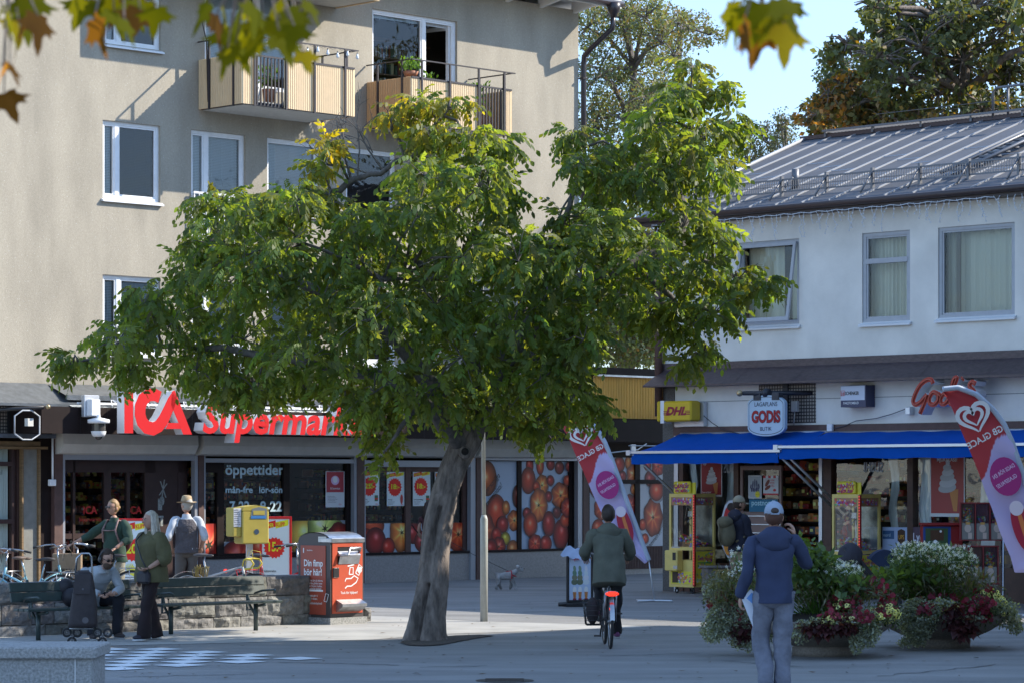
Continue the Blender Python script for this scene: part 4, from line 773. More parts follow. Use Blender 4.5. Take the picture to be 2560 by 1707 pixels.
# icicle lights under the eave
ic = thing('icicle_lights', 'white icicle light chain strung along the eave of the white building', 'string lights', ftob(FR, .5, eo, zE-.15)); mb = MB(R4); u_ = .1
while u_ < V(2560)+.3:
    n = rnd.randint(2, 6); x = u_; z = zE-.17; pts = [(x, -eo-.14, z)]
    for k in range(n): x += rnd.uniform(-.05, .05); z -= rnd.uniform(.05, .085); pts.append((x, -eo-.14+rnd.uniform(0, .02), z))
    mb.tube(pts, .005, 4)
    for q in pts[1:]: mb.box(q[0]-.005, q[0]+.02, q[1]-.008, q[1]+.008, q[2]-.012, q[2]+.005)
    u_ += rnd.uniform(.1, .16)
mb.tube([(.1+i*.2, -eo-.14, zE-.17-.025*(i % 2)) for i in range(40)], .008, 4); mb.build('light_chain', mat('white_plastic', (.55, .58, .62)), ic)
pl = MB(R4); a, z = FR.pix(1705, 915); pl.box(a, a+.33, -.03, 0, z-.02, z+.25); t = thing('street_name_plate', 'small white plate with black writing on the corner of the white building', 'sign', ftob(FR, a, 0, z)); pl.build('plate', white, t)
pl = MB(R4); pl.text('N. Stadshagen', a+.02, z+.02, -.034, .05); pl.text('Lagaplan', a+.04, z+.12, -.034, .065); pl.build('lettering', blackm, t)
# ---- shopfront
mb = MB(R4); zt = zs0-.16
for a, b in ((1690, 1700), (2052, 2060)): mb = MB(R4); mb.box(V(a), V(b), -.06, .05, 0, zt); mb.build('white_post', alu, sb)
mb = MB(R4)
bwf = mat('brown_wood_frame', (.1, .045, .028), rough=.5, var=.3)
for a, b in ((1702, 1712), (1838, 1850), (2062, 2082), (2272, 2286), (2600, 2620)): mb = MB(R4); mb.box(V(a), V(b), -.05, .12, 0, zt); mb.build('window_post', bwf, sb)
mb = MB(R4); mb.box(V(1712), V(1838), -.03, .1, 0, .55); mb.build('plinth', bwf, sb); mb = MB(R4); mb.box(V(2082), V(2620), -.03, .1, 0, .6); mb.build('plinth', bwf, sb)
for a, b, z in ((1712, 1838, .55), (2082, 2272, .6), (2286, 2600, .6)): mb = MB(R4); mb.rect(V(a), V(b), z, zt, .03); mb.build('shop_pane', shopglass, sb)
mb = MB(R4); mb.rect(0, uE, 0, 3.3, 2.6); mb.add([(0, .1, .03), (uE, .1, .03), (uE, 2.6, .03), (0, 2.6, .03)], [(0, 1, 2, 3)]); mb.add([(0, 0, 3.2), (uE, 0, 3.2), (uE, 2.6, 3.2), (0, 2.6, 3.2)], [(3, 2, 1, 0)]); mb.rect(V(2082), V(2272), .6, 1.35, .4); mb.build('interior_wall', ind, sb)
for k, (a, b, y, lab) in enumerate(((1880, 2075, .5, 'wall of snack bags on dark shelves inside the open candy shop door'), (2090, 2270, .9, 'cluttered shelves behind the claw machine in the shop window'), (2290, 2590, .9, 'cluttered shelves behind the ball vending rack in the shop window'))):
    g = thing('candy_shelf', lab, 'shelf unit', ftob(FR, V(a), -y), 0, 'shelves inside the candy shop'); shelves('shelf', FR, V(a), V(b), y, .4, 2.5, 9, g, 1.2, .045)
# crumpled plastic curtains in the windows
for a, b in ((1716, 1730), (1806, 1836), (2215, 2235), (2290, 2320), (2440, 2475)):
    k = 12; mb = MB(R4); rows = 14; z0_, z1_ = .9, zt; A, B = V(a), V(b)
    mb.add([(A+(B-A)*i/k+.03*math.sin(j), .12+.05*noise.noise((i*.9, j*.6, a)), z0_+(z1_-z0_)*j/rows) for j in range(rows+1) for i in range(k+1)], [(j*(k+1)+i, j*(k+1)+i+1, (j+1)*(k+1)+i+1, (j+1)*(k+1)+i) for j in range(rows) for i in range(k)], smooth=True); tag(mb.build('plastic_drape', mat('crumpled_plastic', (.55, .58, .6), rough=.25, spec=.8)), {1716: 'crumpled clear plastic strip at the left edge of the left shop window', 1806: 'crinkled silvery plastic beside the red cone poster', 2215: 'thin pale plastic strip behind the claw machine', 2290: 'wide crinkled silvery plastic left of the big ice cream poster', 2440: 'crumpled plastic strip behind the feather flag'}[a], 'plastic drape', 'plastic drapes in the candy shop windows')
# door leaf standing open with posters, hinged at 1850
dl = MB(R4); a, b = V(1852), V(1955); zd = FR.z(1900, 1163)
dl.box(a, a+.06, -.02, .03, .05, zd); dl.box(b-.06, b, -.02, .03, .05, zd); dl.box(a+.06, b-.06, -.02, .03, zd-.08, zd); dl.box(a+.06, b-.06, -.02, .03, .05, .2); dl.box(a+.06, b-.06, -.015, .025, FR.z(1900, 1440), FR.z(1900, 1278)); 
DL = dl.build('shop_door', mat('pinkish_door_frame', (.24, .15, .13), rough=.4), sb); mb = MB(R4); mb.rect(a+.06, b-.06, .2, zd-.08, .01); mb.build('pane', shopglass, DL)
mb = MB(R4)
for i in range(5): z = FR.z(1900, 1290+i*21); mb.box(a+.05, b+.0, -.05, -.021, z, z+.02)
mb.build('door_slat', alu, DL)
# ---------------- awnings
blue = mat('blue_canvas', (.004, .08, .40), spec=.1, rough=.85, var=.12, vscale=3, bump=.15, bscale=6)
def awning(lab, px0, px1, ytop_px, yfront_px, out=1.45):
    a0, zt = FR.pix(px0, ytop_px, .12); b0 = FR.u(px1, .12); zf_ = FR.z(1900, yfront_px, out); a1, b1_ = a0-.0, b0
    A = thing('awning', lab, 'awning', ftob(FR, (a0+b0)/2, .1, zt), 0, 'blue canvas awnings over the candy shop'); mb = MB(R4); k = 24; rr = 8
    vs = []; 
    for j in range(rr+1):
        q = j/rr
        for i in range(k+1): vs.append((a0+(b0-a0)*i/k, -.12-(out-.12)*q, zt+(zf_-zt)*q-.05*math.sin(PI*q)+.006*math.sin(i*1.7+q*5)))
    for zz_ in (-.04, -.13, -.21):
        for i in range(k+1): vs.append((a0+(b0-a0)*i/k, -out-.012-.012*math.sin(i*2.3+zz_*30), zf_+zz_-.01*math.sin(i*1.3)))
    mb.add(vs, [(j*(k+1)+i, (j+1)*(k+1)+i, (j+1)*(k+1)+i+1, j*(k+1)+i+1) for j in range(rr+3) for i in range(k)], smooth=True); mb.build('canvas', blue, A)
    mb = MB(R4); mb.box(a0-.06, b0+.06, -out-.05, -out+.02, zf_-.02, zf_+.025); mb.box(a0-.1, a0+.0, -out-.06, -out+.05, zf_-.05, zf_+.04); mb.build('front_bar', alu, A); mb = MB(R4)
    for u_, dz in ((a0+.02, 1.15), (b0-.05, 1.15)): mb.tube([(u_, -out, zf_-.03), (u_+.35, -.06, zf_-dz)], .025, 6)
    mb.tube([(a0, -.1, zt-.02), (b0, -.1, zt-.02)], .04, 6); mb.build('arm', alu, A); return A
awning('left blue canvas awning above the candy shop door', 1700, 2066, 1083, 1127)
awning('right blue canvas awning partly behind the large feather flag', 2068, 2720, 1080, 1117)
# ---------------- signs
def box3(fr, px0, px1, py0, py1, o, depth): a, zt = fr.pix(px0, py0, o); return a, fr.u(px1, o), fr.z(px0, py1, o), zt
ye = mat('yellow_sign_plastic', (.62, .42, .01), rough=.35)
dh = thing('parcel_logo_sign', 'yellow light box with dark red italic letters on the building corner', 'sign', ftob(FR, V(1690), .3, FR.z(1690, 1055)))
a, b, z0, z1 = box3(FR, 1657, 1727, 1002, 1053, .45, .4); mb = MB(R4); mb.rbox(a, b, -.45, -.16, z0, z1, .03); mb.build('lamp_box', ye, dh)
mb = MB(R4); mb.box(a+.02, b+.05, -.15, -.05, z0-.09, z1-.02); mb.build('back_plate', alu, dh); mb = MB(R4); mb.text('DHL', (a+b)/2-.02, (z0+z1)/2-.07, -.454, .21, off=.05, shear=.35, align='C', sx=1.2)
for q in (0, .03, .06): mb.rect(a+.02, a+.17, (z0+z1)/2-.07+q, (z0+z1)/2-.055+q, -.454); mb.rect(b-.14, b-.02, (z0+z1)/2-.07+q, (z0+z1)/2-.055+q, -.454)
mb.build('lettering', mat('dark_red_ink', (.28, .01, .03)), dh); mb = MB(R4); mb.rbox(a-.16, a-.09, -.45, -.16, z0, z1, .02); mb.build('side_box', ye, dh); mb = MB(R4); mb.box(a-.09, a, -.42, -.2, z0-.03, z1+.01); mb.build('white_strip', white, dh)
# candy shop shield sign on bracket
gs = thing('candy_shop_shield_sign', 'pale blue shield sign with bold red word hanging from a black arm', 'sign', ftob(FR, V(1913), .5, FR.z(1913, 1075)))
cx, cz = FR.pix(1915, 1038, .6); w2, h2 = .43, .37; pts = [(cx-w2, cz-h2*.62), (cx-w2, cz+h2*.62)]+[(cx+w2*math.cos(t)*.98, cz+h2*.62+h2*.38*math.sin(t)) for t in [PI-PI*i/12 for i in range(1, 12)]]+[(cx+w2, cz+h2*.62), (cx+w2, cz-h2*.62)]+[(cx+w2*.98*math.cos(t), cz-h2*.62-h2*.38*math.sin(t)) for t in [PI*i/12 for i in range(1, 12)]]
mb = MB(R4); mb.prism(pts[::-1], -.6, -.52); mb.build('panel', mat('pale_blue_panel', (.42, .55, .66), rough=.4), gs)
mb = MB(R4); ins = [(cx+(x-cx)*.94, cz+(z-cz)*.93) for x, z in pts]; ins2 = [(cx+(x-cx)*.92, cz+(z-cz)*.905) for x, z in pts]; n = len(ins)
for i in range(n): j = (i+1) % n; mb.flat([ins[i], ins[j], ins2[j], ins2[i]], -.603)
mb.text('LAGAPLANS', cx, cz+.17, -.604, .11, align='C', sx=.9, off=.004); mb.text('BUTIK', cx, cz-.27, -.604, .1, align='C', off=.004); mb.text('GODIS', cx, cz-.115, -.604, .285, off=.06, align='C', sx=.78); mb.build('dark_lettering', mat('navy_ink', (.015, .02, .05)), gs)
mb = MB(R4); mb.text('GODIS', cx, cz-.115, -.608, .285, off=.035, align='C', sx=.78); mb.build('red_lettering', mat('deep_red_ink', (.38, .008, .012)), gs)
mb = MB(R4); za_ = FR.z(1900, 982, .5); mb.tube([(cx-.42, -.75, za_), (cx+.3, -.3, za_+.0), (cx+.6, -.04, za_)], .04, 8); mb.ell((cx-.02, -.55, za_), (.08, .12, .09), 10, 8); mb.box(cx-.28, cx-.12, -.62, -.5, cz+.28, za_); mb.box(cx+.15, cx+.31, -.62, -.5, cz+.28, za_)
mb.box(V(1963), V(1975), -.07, -.036, FR.z(1970, 1052), FR.z(1970, 958)); mb.build('bracket', mat('worn_black_iron', (.04, .045, .06), rough=.5, var=.5, vscale=20), gs); mb = MB(R4); mb.ell((cx-.47, -.78, za_), (.06, .06, .06), 12, 8); mb.build('end_ball', MATS['brass'], gs)
mb = MB(R4); a, z = FR.pix(1985, 1015, .1); mb.rbox(a-.06, a+.08, -.12, -.04, z-.1, z+.1, .01); mb.tube([(a, -.08, z-.1), (a-.04, -.06, z-.35)], .012, 5); t = mb.build('junction_box', cream); tag(t, 'cream cable box on the dotted tile panel beside the shield sign', 'junction box')
mb = MB(R4); a, z = FR.pix(2077, 1068, .1); mb.rbox(a-.06, a+.06, -.15, -.085, z-.07, z+.07, .01); tag(mb.build('junction_box', white), 'white square cable box over the gap between the awnings', 'junction box')
# cables
mb = MB(R4); pts = [(1727, 1014), (1750, 1030), (1780, 1056), (1810, 1075), (1850, 1083), (1900, 1083), (1940, 1072)]; mb.tube([(FR.u(x, .14), -.14, FR.z(x, y, .14)) for x, y in pts], .008, 5); tag(mb.build('black_cable', blackm), 'black cable drooping from the yellow box sign to the shield sign', 'cable')
mb = MB(R4); pts = [(2085, 1070), (2110, 1064), (2140, 1051), (2190, 1045), (2230, 1034), (2262, 1022), (2278, 1019)]; mb.tube([(FR.u(x, .1), -.1, FR.z(x, y, .1)) for x, y in pts], .008, 5); tag(mb.build('grey_cable', mat('grey_cable', (.08, .08, .09))), 'grey cable running from the white cable box up to the red script sign', 'cable')
# parcel company box sign
ds = thing('parcel_agent_box_sign', 'small white and navy box sign with red emblem on the white band', 'sign', ftob(FR, V(2120), .2, FR.z(2120, 1017)))
a, b, z0, z1 = box3(FR, 2102, 2162, 963, 1017, .3, .3); mb = MB(R4); mb.box(a, b+.02, -.3, -.04, z0, z1); mb.build('box', mat('navy_box', (.03, .035, .09), rough=.4), ds); mb = MB(R4); mb.rect(a, b, z0+.12, z1-.01, -.303); mb.build('white_face', mat('milky_face', (.55, .6, .7), rough=.4), ds)
mb = MB(R4); mb.text('SCHENKER', a+.1, z0+.215, -.307, .085, off=.025, sx=.74); mb.build('lettering', blackm, ds); mb = MB(R4); mb.text('DB', a+.015, z0+.215, -.307, .07, off=.01, sx=.8); 
for x0_, x1_, z0_, z1_ in ((.005, .09, .2, .208), (.005, .09, .285, .293), (.005, .012, .2, .293), (.083, .09, .2, .293)): mb.rect(a+x0_, a+x1_, z0+z0_, z0+z1_, -.307)
mb.build('emblem', redtx, ds); mb = MB(R4); mb.text('PAKETOMBUD', a+.06, z0+.05, -.304, .062, off=.01, sx=.85, shear=.1); mb.build('white_lettering', white, ds)
# red script sign
ss = thing('red_script_sign', 'red script neon sign with deep white sides half behind the feather flag', 'sign', ftob(FR, V(2340), .3, FR.z(2340, 1030)))
def S_(px, py): return FR.pix(px, py, .5)
strokes = [[(2333, 958), (2328, 948), (2315, 950), (2300, 963), (2288, 985), (2283, 1003), (2290, 1010), (2303, 1003), (2318, 985)], [(2318, 985), (2312, 1005), (2300, 1033)],
 [(2345, 983), (2333, 980), (2324, 993), (2325, 1007), (2336, 1010), (2346, 998), (2345, 983), (2352, 990)], [(2372, 988), (2360, 984), (2352, 996), (2354, 1008), (2364, 1007), (2374, 992), (2390, 952), (2392, 943), (2384, 950), (2376, 985), (2376, 1008), (2385, 1005)],
 [(2402, 962), (2398, 990), (2406, 998), (2416, 988)], [(2405, 948), (2409, 944)], [(2440, 958), (2430, 954), (2424, 964), (2436, 978), (2432, 992), (2418, 994)]]
faces = []; sides = MB(R4); fb = MB(R4); nb = MB(R4)
for st in strokes:
    p = [S_(x, y) for x, y in st]; q = []
    for i in range(len(p)-1):
        for k in range(4):
            t = k/4; p0 = p[max(i-1, 0)]; p1 = p[i]; p2 = p[i+1]; p3 = p[min(i+2, len(p)-1)]
            q.append(tuple(.5*((2*p1[c])+(-p0[c]+p2[c])*t+(2*p0[c]-5*p1[c]+4*p2[c]-p3[c])*t*t+(-p0[c]+3*p1[c]-3*p2[c]+p3[c])*t**3) for c in (0, 1)))
    q.append(p[-1]); s = strokeflat(q, .085); n = len(s)//2
    for i in range(n-1): pl_ = [s[i], s[i+1], s[2*n-2-i], s[2*n-1-i]]; sides.prism(pl_, -.5, -.22); fb.flat(pl_, -.504)
    nb.tube([(x, -.52, z) for x, z in q], .012, 5)
sides.build('letter_sides', whiteside, ss); fb.build('letter_faces', mat('orange_red_face', (.42, .035, .015), rough=.5), ss); nb.build('neon_tube', mat('unlit_tube', (.5, .1, .06), rough=.3), ss)
mb = MB(R4); a, z = FR.pix(2270, 1026, .15); mb.rbox(a-.06, a+.05, -.16, -.04, z-.07, z+.07, .01); tag(mb.build('junction_box', alu), 'small grey transformer box below the red script sign', 'junction box')
# posters in shop window and on the door
def cone(mb, a, b, z0, z1, y, bgc=(125, 10, 18), t='Sugen på glass!', top=''):
    w_, h_ = b-a, z1-z0; mb.col = lin(*bgc); mb.rect(a+.03*w_, b-.03*w_, z0+.05*h_, z1-.01, y); mb.col = lin(150, 155, 160)
    for k, (x, z, rx, rz_) in enumerate(((.5, .42, .26, .07), (.52, .5, .25, .07), (.5, .58, .21, .06), (.52, .65, .17, .055), (.5, .72, .12, .05), (.52, .79, .06, .05))): mb.col = lin(*(v+8*(k % 2)*2 for v in (150, 153, 158))); mb.oval(a+x*w_, z0+z*h_, rx*w_, rz_*h_, y-.002-.0006*k, rot=.12)
    mb.col = lin(170, 110, 50); mb.flat([(a+.55*w_, z0+.4*h_), (a+.82*w_, z0+.4*h_), (a+.78*w_, z0+.08*h_), (a+.68*w_, z0+.08*h_)], y-.0015)
    mb.col = lin(210, 205, 205); mb.text(t, a+.08*w_, z0+.1*h_, y-.007, .07*h_, off=.01, shear=.2, sx=.8) if t else None
    if top: [mb.text(s, a+.5*w_, z1-(.1+.09*k)*h_, y-.007, .075*h_, off=.015, align='C', sx=.9) for k, s in enumerate(top)]
    heart(mb, a+.2*w_, z1-.08*h_, .055*h_, y-.007)
def heart(mb, cx, cz, r, y, c=(215, 205, 215), mir=1, w=.22):
    """double swirl heart outline"""
    mb.col = lin(*c)
    for k, s in enumerate((1, .58)):
        q = []
        for i in range(29):
            t = math.radians(200+ i*(320 if k == 0 else 330)/28) if 0 else 2*PI*(i/28*.9+.55)
            hx = 16*math.sin(t)**3/17; hz = (13*math.cos(t)-5*math.cos(2*t)-2*math.cos(3*t)-math.cos(4*t))/17
            q.append((cx+mir*(hx*s+.0)*r, cz+(hz*s+.02)*r))
        p = strokeflat(q, [r*w*(1 if k == 0 else .8)*min(1, .3+min(i, 28-i)/8) for i in range(29)]); n = len(p)//2
        for i in range(n-1): mb.flat([p[i], p[i+1], p[2*n-2-i], p[2*n-1-i]], y-.0004*k)
poster('cone_poster', 'dark red poster of a soft ice cone tilted in the left shop window', FR, 1752, 1805, 1152, 1240, -.06, cone)
poster('large_ice_cream_poster', 'very large faded red poster of soft ice cream behind the right shop window', FR, 2325, 2412, 1120, 1290, .015, lambda mb, a, b, z0, z1, y: cone(mb, a, b, z0, z1, y, (140, 50, 45), '', ('VI HAR', 'MJUKGLASS!')))
def hand(mb, a, b, z0, z1, y):
    w_, h_ = b-a, z1-z0; mb.col = lin(150, 160, 165); mb.rect(a+.02, b-.02, z0+.02, z1-.02, y); mb.col = lin(40, 40, 80)
    for k, (x, t) in enumerate(((.2, .62), (.35, .78), (.5, .85), (.65, .8), (.8, .65))): mb.oval(a+x*w_, z0+(t+.42)/2*h_, .05*w_, (t-.42)*.5*h_, y-.002, rot=(.5-x)*-.5); mb.oval(a+(.5+(x-.5)*.8)*w_, z0+.38*h_, .05*w_, .1*h_, y-.002)
    mb.col = lin(225, 190, 30); mb.flat(star(a+.7*w_, z0+.18*h_, .22*w_, .15*w_, 11), y-.003); mb.col = lin(60, 40, 20); mb.text('Från 10:-', a+.7*w_, z0+.16*h_, y-.004, .05*h_, align='C')
poster('tattoo_poster', 'white poster with dark finger shapes and a yellow burst on the shop door', FR, 1871, 1904, 1187, 1245, -.04, hand)
def hotdog(mb, a, b, z0, z1, y):
    w_, h_ = b-a, z1-z0
    for i in range(6): mb.col = lin(170, 30, 40) if i % 2 == 0 else lin(200, 200, 205); mb.rect(a+(i/6)*w_, a+((i+1)/6)*w_, z1-.12*h_, z1, y)
    mb.col = lin(110, 50, 35); mb.oval(a+.28*w_, z0+.62*h_, .22*w_, .1*h_, y, rot=.9); mb.oval(a+.3*w_, z0+.38*h_, .22*w_, .09*h_, y, rot=.5); mb.col = lin(170, 30, 40)
    mb.text('KORV', a+.5*w_, z0+.72*h_, y, .12*h_, off=.02, sx=.8); mb.text('MED BRÖD', a+.45*w_, z0+.6*h_, y, .09*h_, off=.02, sx=.7); mb.text('15:-', a+.55*w_, z0+.42*h_, y, .16*h_, off=.02); mb.oval(a+.75*w_, z0+.25*h_, .1*w_, .07*h_, y); mb.rect(a, b, z0, z0+.08*h_, y)
poster('snack_poster', 'white and red striped snack poster beside the tattoo poster on the shop door', FR, 1908, 1946, 1188, 1236, -.04, hotdog)
def pn(mb, a, b, z0, z1, y): mb.col = lin(10, 95, 125); mb.rect(a, b, z0, z1, y); mb.col = lin(150, 190, 205); mb.text('postnord', a+.06, z0+.12, y-.003, .14, off=.02)
poster('postal_agent_plate', 'teal plate with pale lower case lettering at the foot of the shop door glass', FR, 1873, 1944, 1247, 1278, -.05, pn)
def lyc(mb, a, b, z0, z1, y): mb.col = lin(70, 50, 65); mb.rect(a, b, z0, z1, y); mb.col = lin(190, 190, 205); mb.text('Lyca', a+.02, z0+.5*(z1-z0), y-.003, .2, off=.015, sx=.8); mb.text('Mobile', a+.12, z0+.3*(z1-z0), y-.003, .08)
poster('phone_brand_plate', 'muted purple plate with large white letters low in the right shop window', FR, 2281, 2326, 1316, 1385, -.04, lyc)
def ups(mb, a, b, z0, z1, y):
    w_, h_ = b-a, z1-z0; mb.col = lin(150, 165, 195); mb.rect(a, b, z0, z1, y); mb.col = lin(50, 85, 125); mb.rect(a+.02*w_, a+.48*w_, z0+.6*h_, z0+.88*h_, y-.002); mb.col = lin(60, 35, 20); mb.flat([(a+.62*w_, z0+.55*h_), (a+.76*w_, z0+.42*h_), (a+.92*w_, z0+.55*h_), (a+.92*w_, z0+.88*h_), (a+.77*w_, z0+.94*h_), (a+.62*w_, z0+.88*h_)], y-.002)
    mb.col = lin(190, 140, 50); mb.text('UPS', a+.77*w_, z0+.6*h_, y-.004, .2*h_, off=.02, align='C', sx=.7); mb.col = lin(170, 190, 210); mb.text('nord', a+.05*w_, z0+.68*h_, y-.004, .16*h_)
poster('parcel_services_sheet', 'pale blue sheet with a brown shield emblem in the window behind the stroller', FR, 2206, 2268, 1316, 1390, -.04, ups)
mb = MB(R4); a, z = FR.pix(2168, 1215); mb.col = (.5, .52, .55)
for px_, pz_ in ((2206, 1178), (1834, 1180)): mb.text('SUSHI', V(px_), FR.z(px_, pz_), .02, .24, off=.03, sx=.7, mirror=True)  # mirrored reflection of the opposite sign, put on the panes as flat letters
tag(mb.build('reflected_lettering', vcm), 'pale mirrored block letters showing through the shop window panes', 'window lettering')
# ================================================================ TREES
nr = np.random.RandomState(5)
def frames(D, roll=None):
    """orthonormal frames with x along D and z as near to up as it goes"""
    D = D/np.linalg.norm(D, axis=1, keepdims=True); up = np.tile([0, 0, 1.], (len(D), 1)); Yv = np.cross(up, D); Yv /= np.maximum(np.linalg.norm(Yv, axis=1, keepdims=True), 1e-6); Zv = np.cross(D, Yv)
    if roll is not None: c, s = np.cos(roll)[:, None], np.sin(roll)[:, None]; Yv, Zv = Yv*c+Zv*s, Zv*c-Yv*s
    return np.stack([D, Yv, Zv], 2)
def scatter(T, Fq, pos, R, sc_, cols):
    N, k = len(pos), len(T); V = np.einsum('nij,kj->nki', R, T)*sc_[:, None, None]+pos[:, None, :]
    Fa = (Fq[None]+(np.arange(N)*k)[:, None, None]).reshape(-1, Fq.shape[1]); C = np.repeat(cols[:, None, :], k, 1)
    return V.reshape(-1, 3), Fa, C.reshape(-1, 3)
def leaflet(base, d, side, L, w, fold=.18):
    d = np.array(d, float); d /= np.linalg.norm(d); s = np.cross(d, side); s = np.cross(s, d); s /= np.linalg.norm(s); n = np.cross(d, s); b = np.array(base)
    return [b, b+d*L*.35+s*w-n*w*fold, b+d*L*.72+s*w*.75-n*w*fold, b+d*L-n*L*.08, b+d*L*.72-s*w*.75-n*w*fold, b+d*L*.35-s*w-n*w*fold]
def compound(droop, npair=6, L=.29, ll=.098, lw=.022):
    V = []; Q = []
    def pt(s): return np.array([L*s*(1-.25*droop*s), 0, -L*droop*.75*s*s])
    for i in range(npair+1):
        s = .2+.8*i/npair; p = pt(s); t = pt(min(1, s+.05))-pt(s-.05); t /= np.linalg.norm(t)
        for sd in ((1, -1) if i < npair else (0,)):
            d = t*.45+np.array([rnd.uniform(-.2, .2), sd*.75, rnd.uniform(-.25, .15)])+np.array([0, 0, -.8*droop-.15]); l = ll*(.8+.35*math.sin(PI*s))
            v = leaflet(p, d, [t[0], t[1]+.01, t[2]], l*rnd.uniform(.7, 1.25), lw*rnd.uniform(.8, 1.2)); n = len(V); V += v; Q += [(n, n+1, n+2, n+3), (n, n+3, n+4, n+5)]
    n = len(V); a, b, c, d = pt(0), pt(.5), pt(1), 0
    for p, q in ((a, b), (b, c)): n = len(V); V += [p+[0, .003, 0], q+[0, .003, 0], q-[0, .003, 0], p-[0, .003, 0]]; Q.append((n, n+1, n+2, n+3))
    return np.array(V), np.array(Q)
bark = mat('walnut_bark', (.24, .195, .165), rough=.95, var=.62, vscale=7, bump=1, bscale=26, stretch=(1.6, 1.6, .55))
leafm = mat('walnut_leaf', (1, 1, 1), vc=True, rough=.5, transl=.5, spec=.3)
DT = 37.4; K = 2560/2352
base = G(1066, 1600); tree = thing('walnut_tree', 'broad leafy walnut tree with a leaning split grey trunk in the middle of the square', 'tree', base)
def D_(x, y, d=0): return P(x*K, y*K, DT+d)      # from overview picture coordinates
# trunk with a seam: ring cross sections
tr = [(980, 1475, 0, .262), (979, 1462, 0, .25), (982, 1440, 0, .238), (986, 1400, 0, .225), (995, 1340, 0, .205), (998, 1280, 0, .19), (1007, 1200, .02, .185), (1022, 1130, .03, .18), (1040, 1075, .05, .185), (1062, 1030, .05, .2), (1078, 990, .05, .2), (1095, 950, 0, .18)]
mb = MB(); nn = 80; vs = []; fs = []; pr = [(D_(x, y, d), r) for x, y, d, r in tr]; sub = []
for i in range(len(pr)-1):
    for k in range(12): t = k/12; sub.append((pr[i][0].lerp(pr[i+1][0], t), pr[i][1]*(1-t)+pr[i+1][1]*t))
sub.append(pr[-1])
for i, (c, r) in enumerate(sub):
    h = c.z
    for j in range(nn):
        t = 2*PI*j/nn; a0 = -PI/2-.55+.25*h; g = 0   # groove on the camera side, left
        dd = (t-a0+PI) % (2*PI)-PI; g = math.exp(-(dd/.16)**2)*(.6 if h < .75 else (.55 if 1.15 < h < 1.75 else .12)); lump = math.exp(-((dd+.45)/.35)**2)*.22*max(0, 1-h/1.2)+math.exp(-((dd+.4)/.3)**2)*.2*(1 if 1.0 < h < 1.9 else .3)
        rr = r*(1+.07*noise.noise((math.cos(t)*1.5, math.sin(t)*1.5, h*1.6))+.05*noise.noise((math.cos(t)*6, math.sin(t)*6, h*5))+.035*noise.noise((math.cos(t)*13, math.sin(t)*13, h*3.2))+.02*noise.noise((t*9, 0, h*22))-g+lump+(.35*max(0, .32-h))*(.6+.5*math.cos(5*t)))
        vs.append((c.x+rr*math.cos(t), c.y+rr*math.sin(t), c.z if i else -.05))
fs = [(i*nn+j, i*nn+(j+1) % nn, (i+1)*nn+(j+1) % nn, (i+1)*nn+j) for i in range(len(sub)-1) for j in range(nn)]
mb.add(vs, fs, True); mb.tube([D_(1068, 1040, -.2), D_(1068, 1036, -.3)], [.085, .075], 14)
trunk = mb.build('trunk', bark, tree)
mb = MB(); q = D_(1068, 1036, -.31); mb.tube([q, q+Vector((0, -.01, .0))], [.05, .045], 12); mb.build('knot_hole', mat('dark_hollow', (.012, .009, .008), rough=1), trunk)
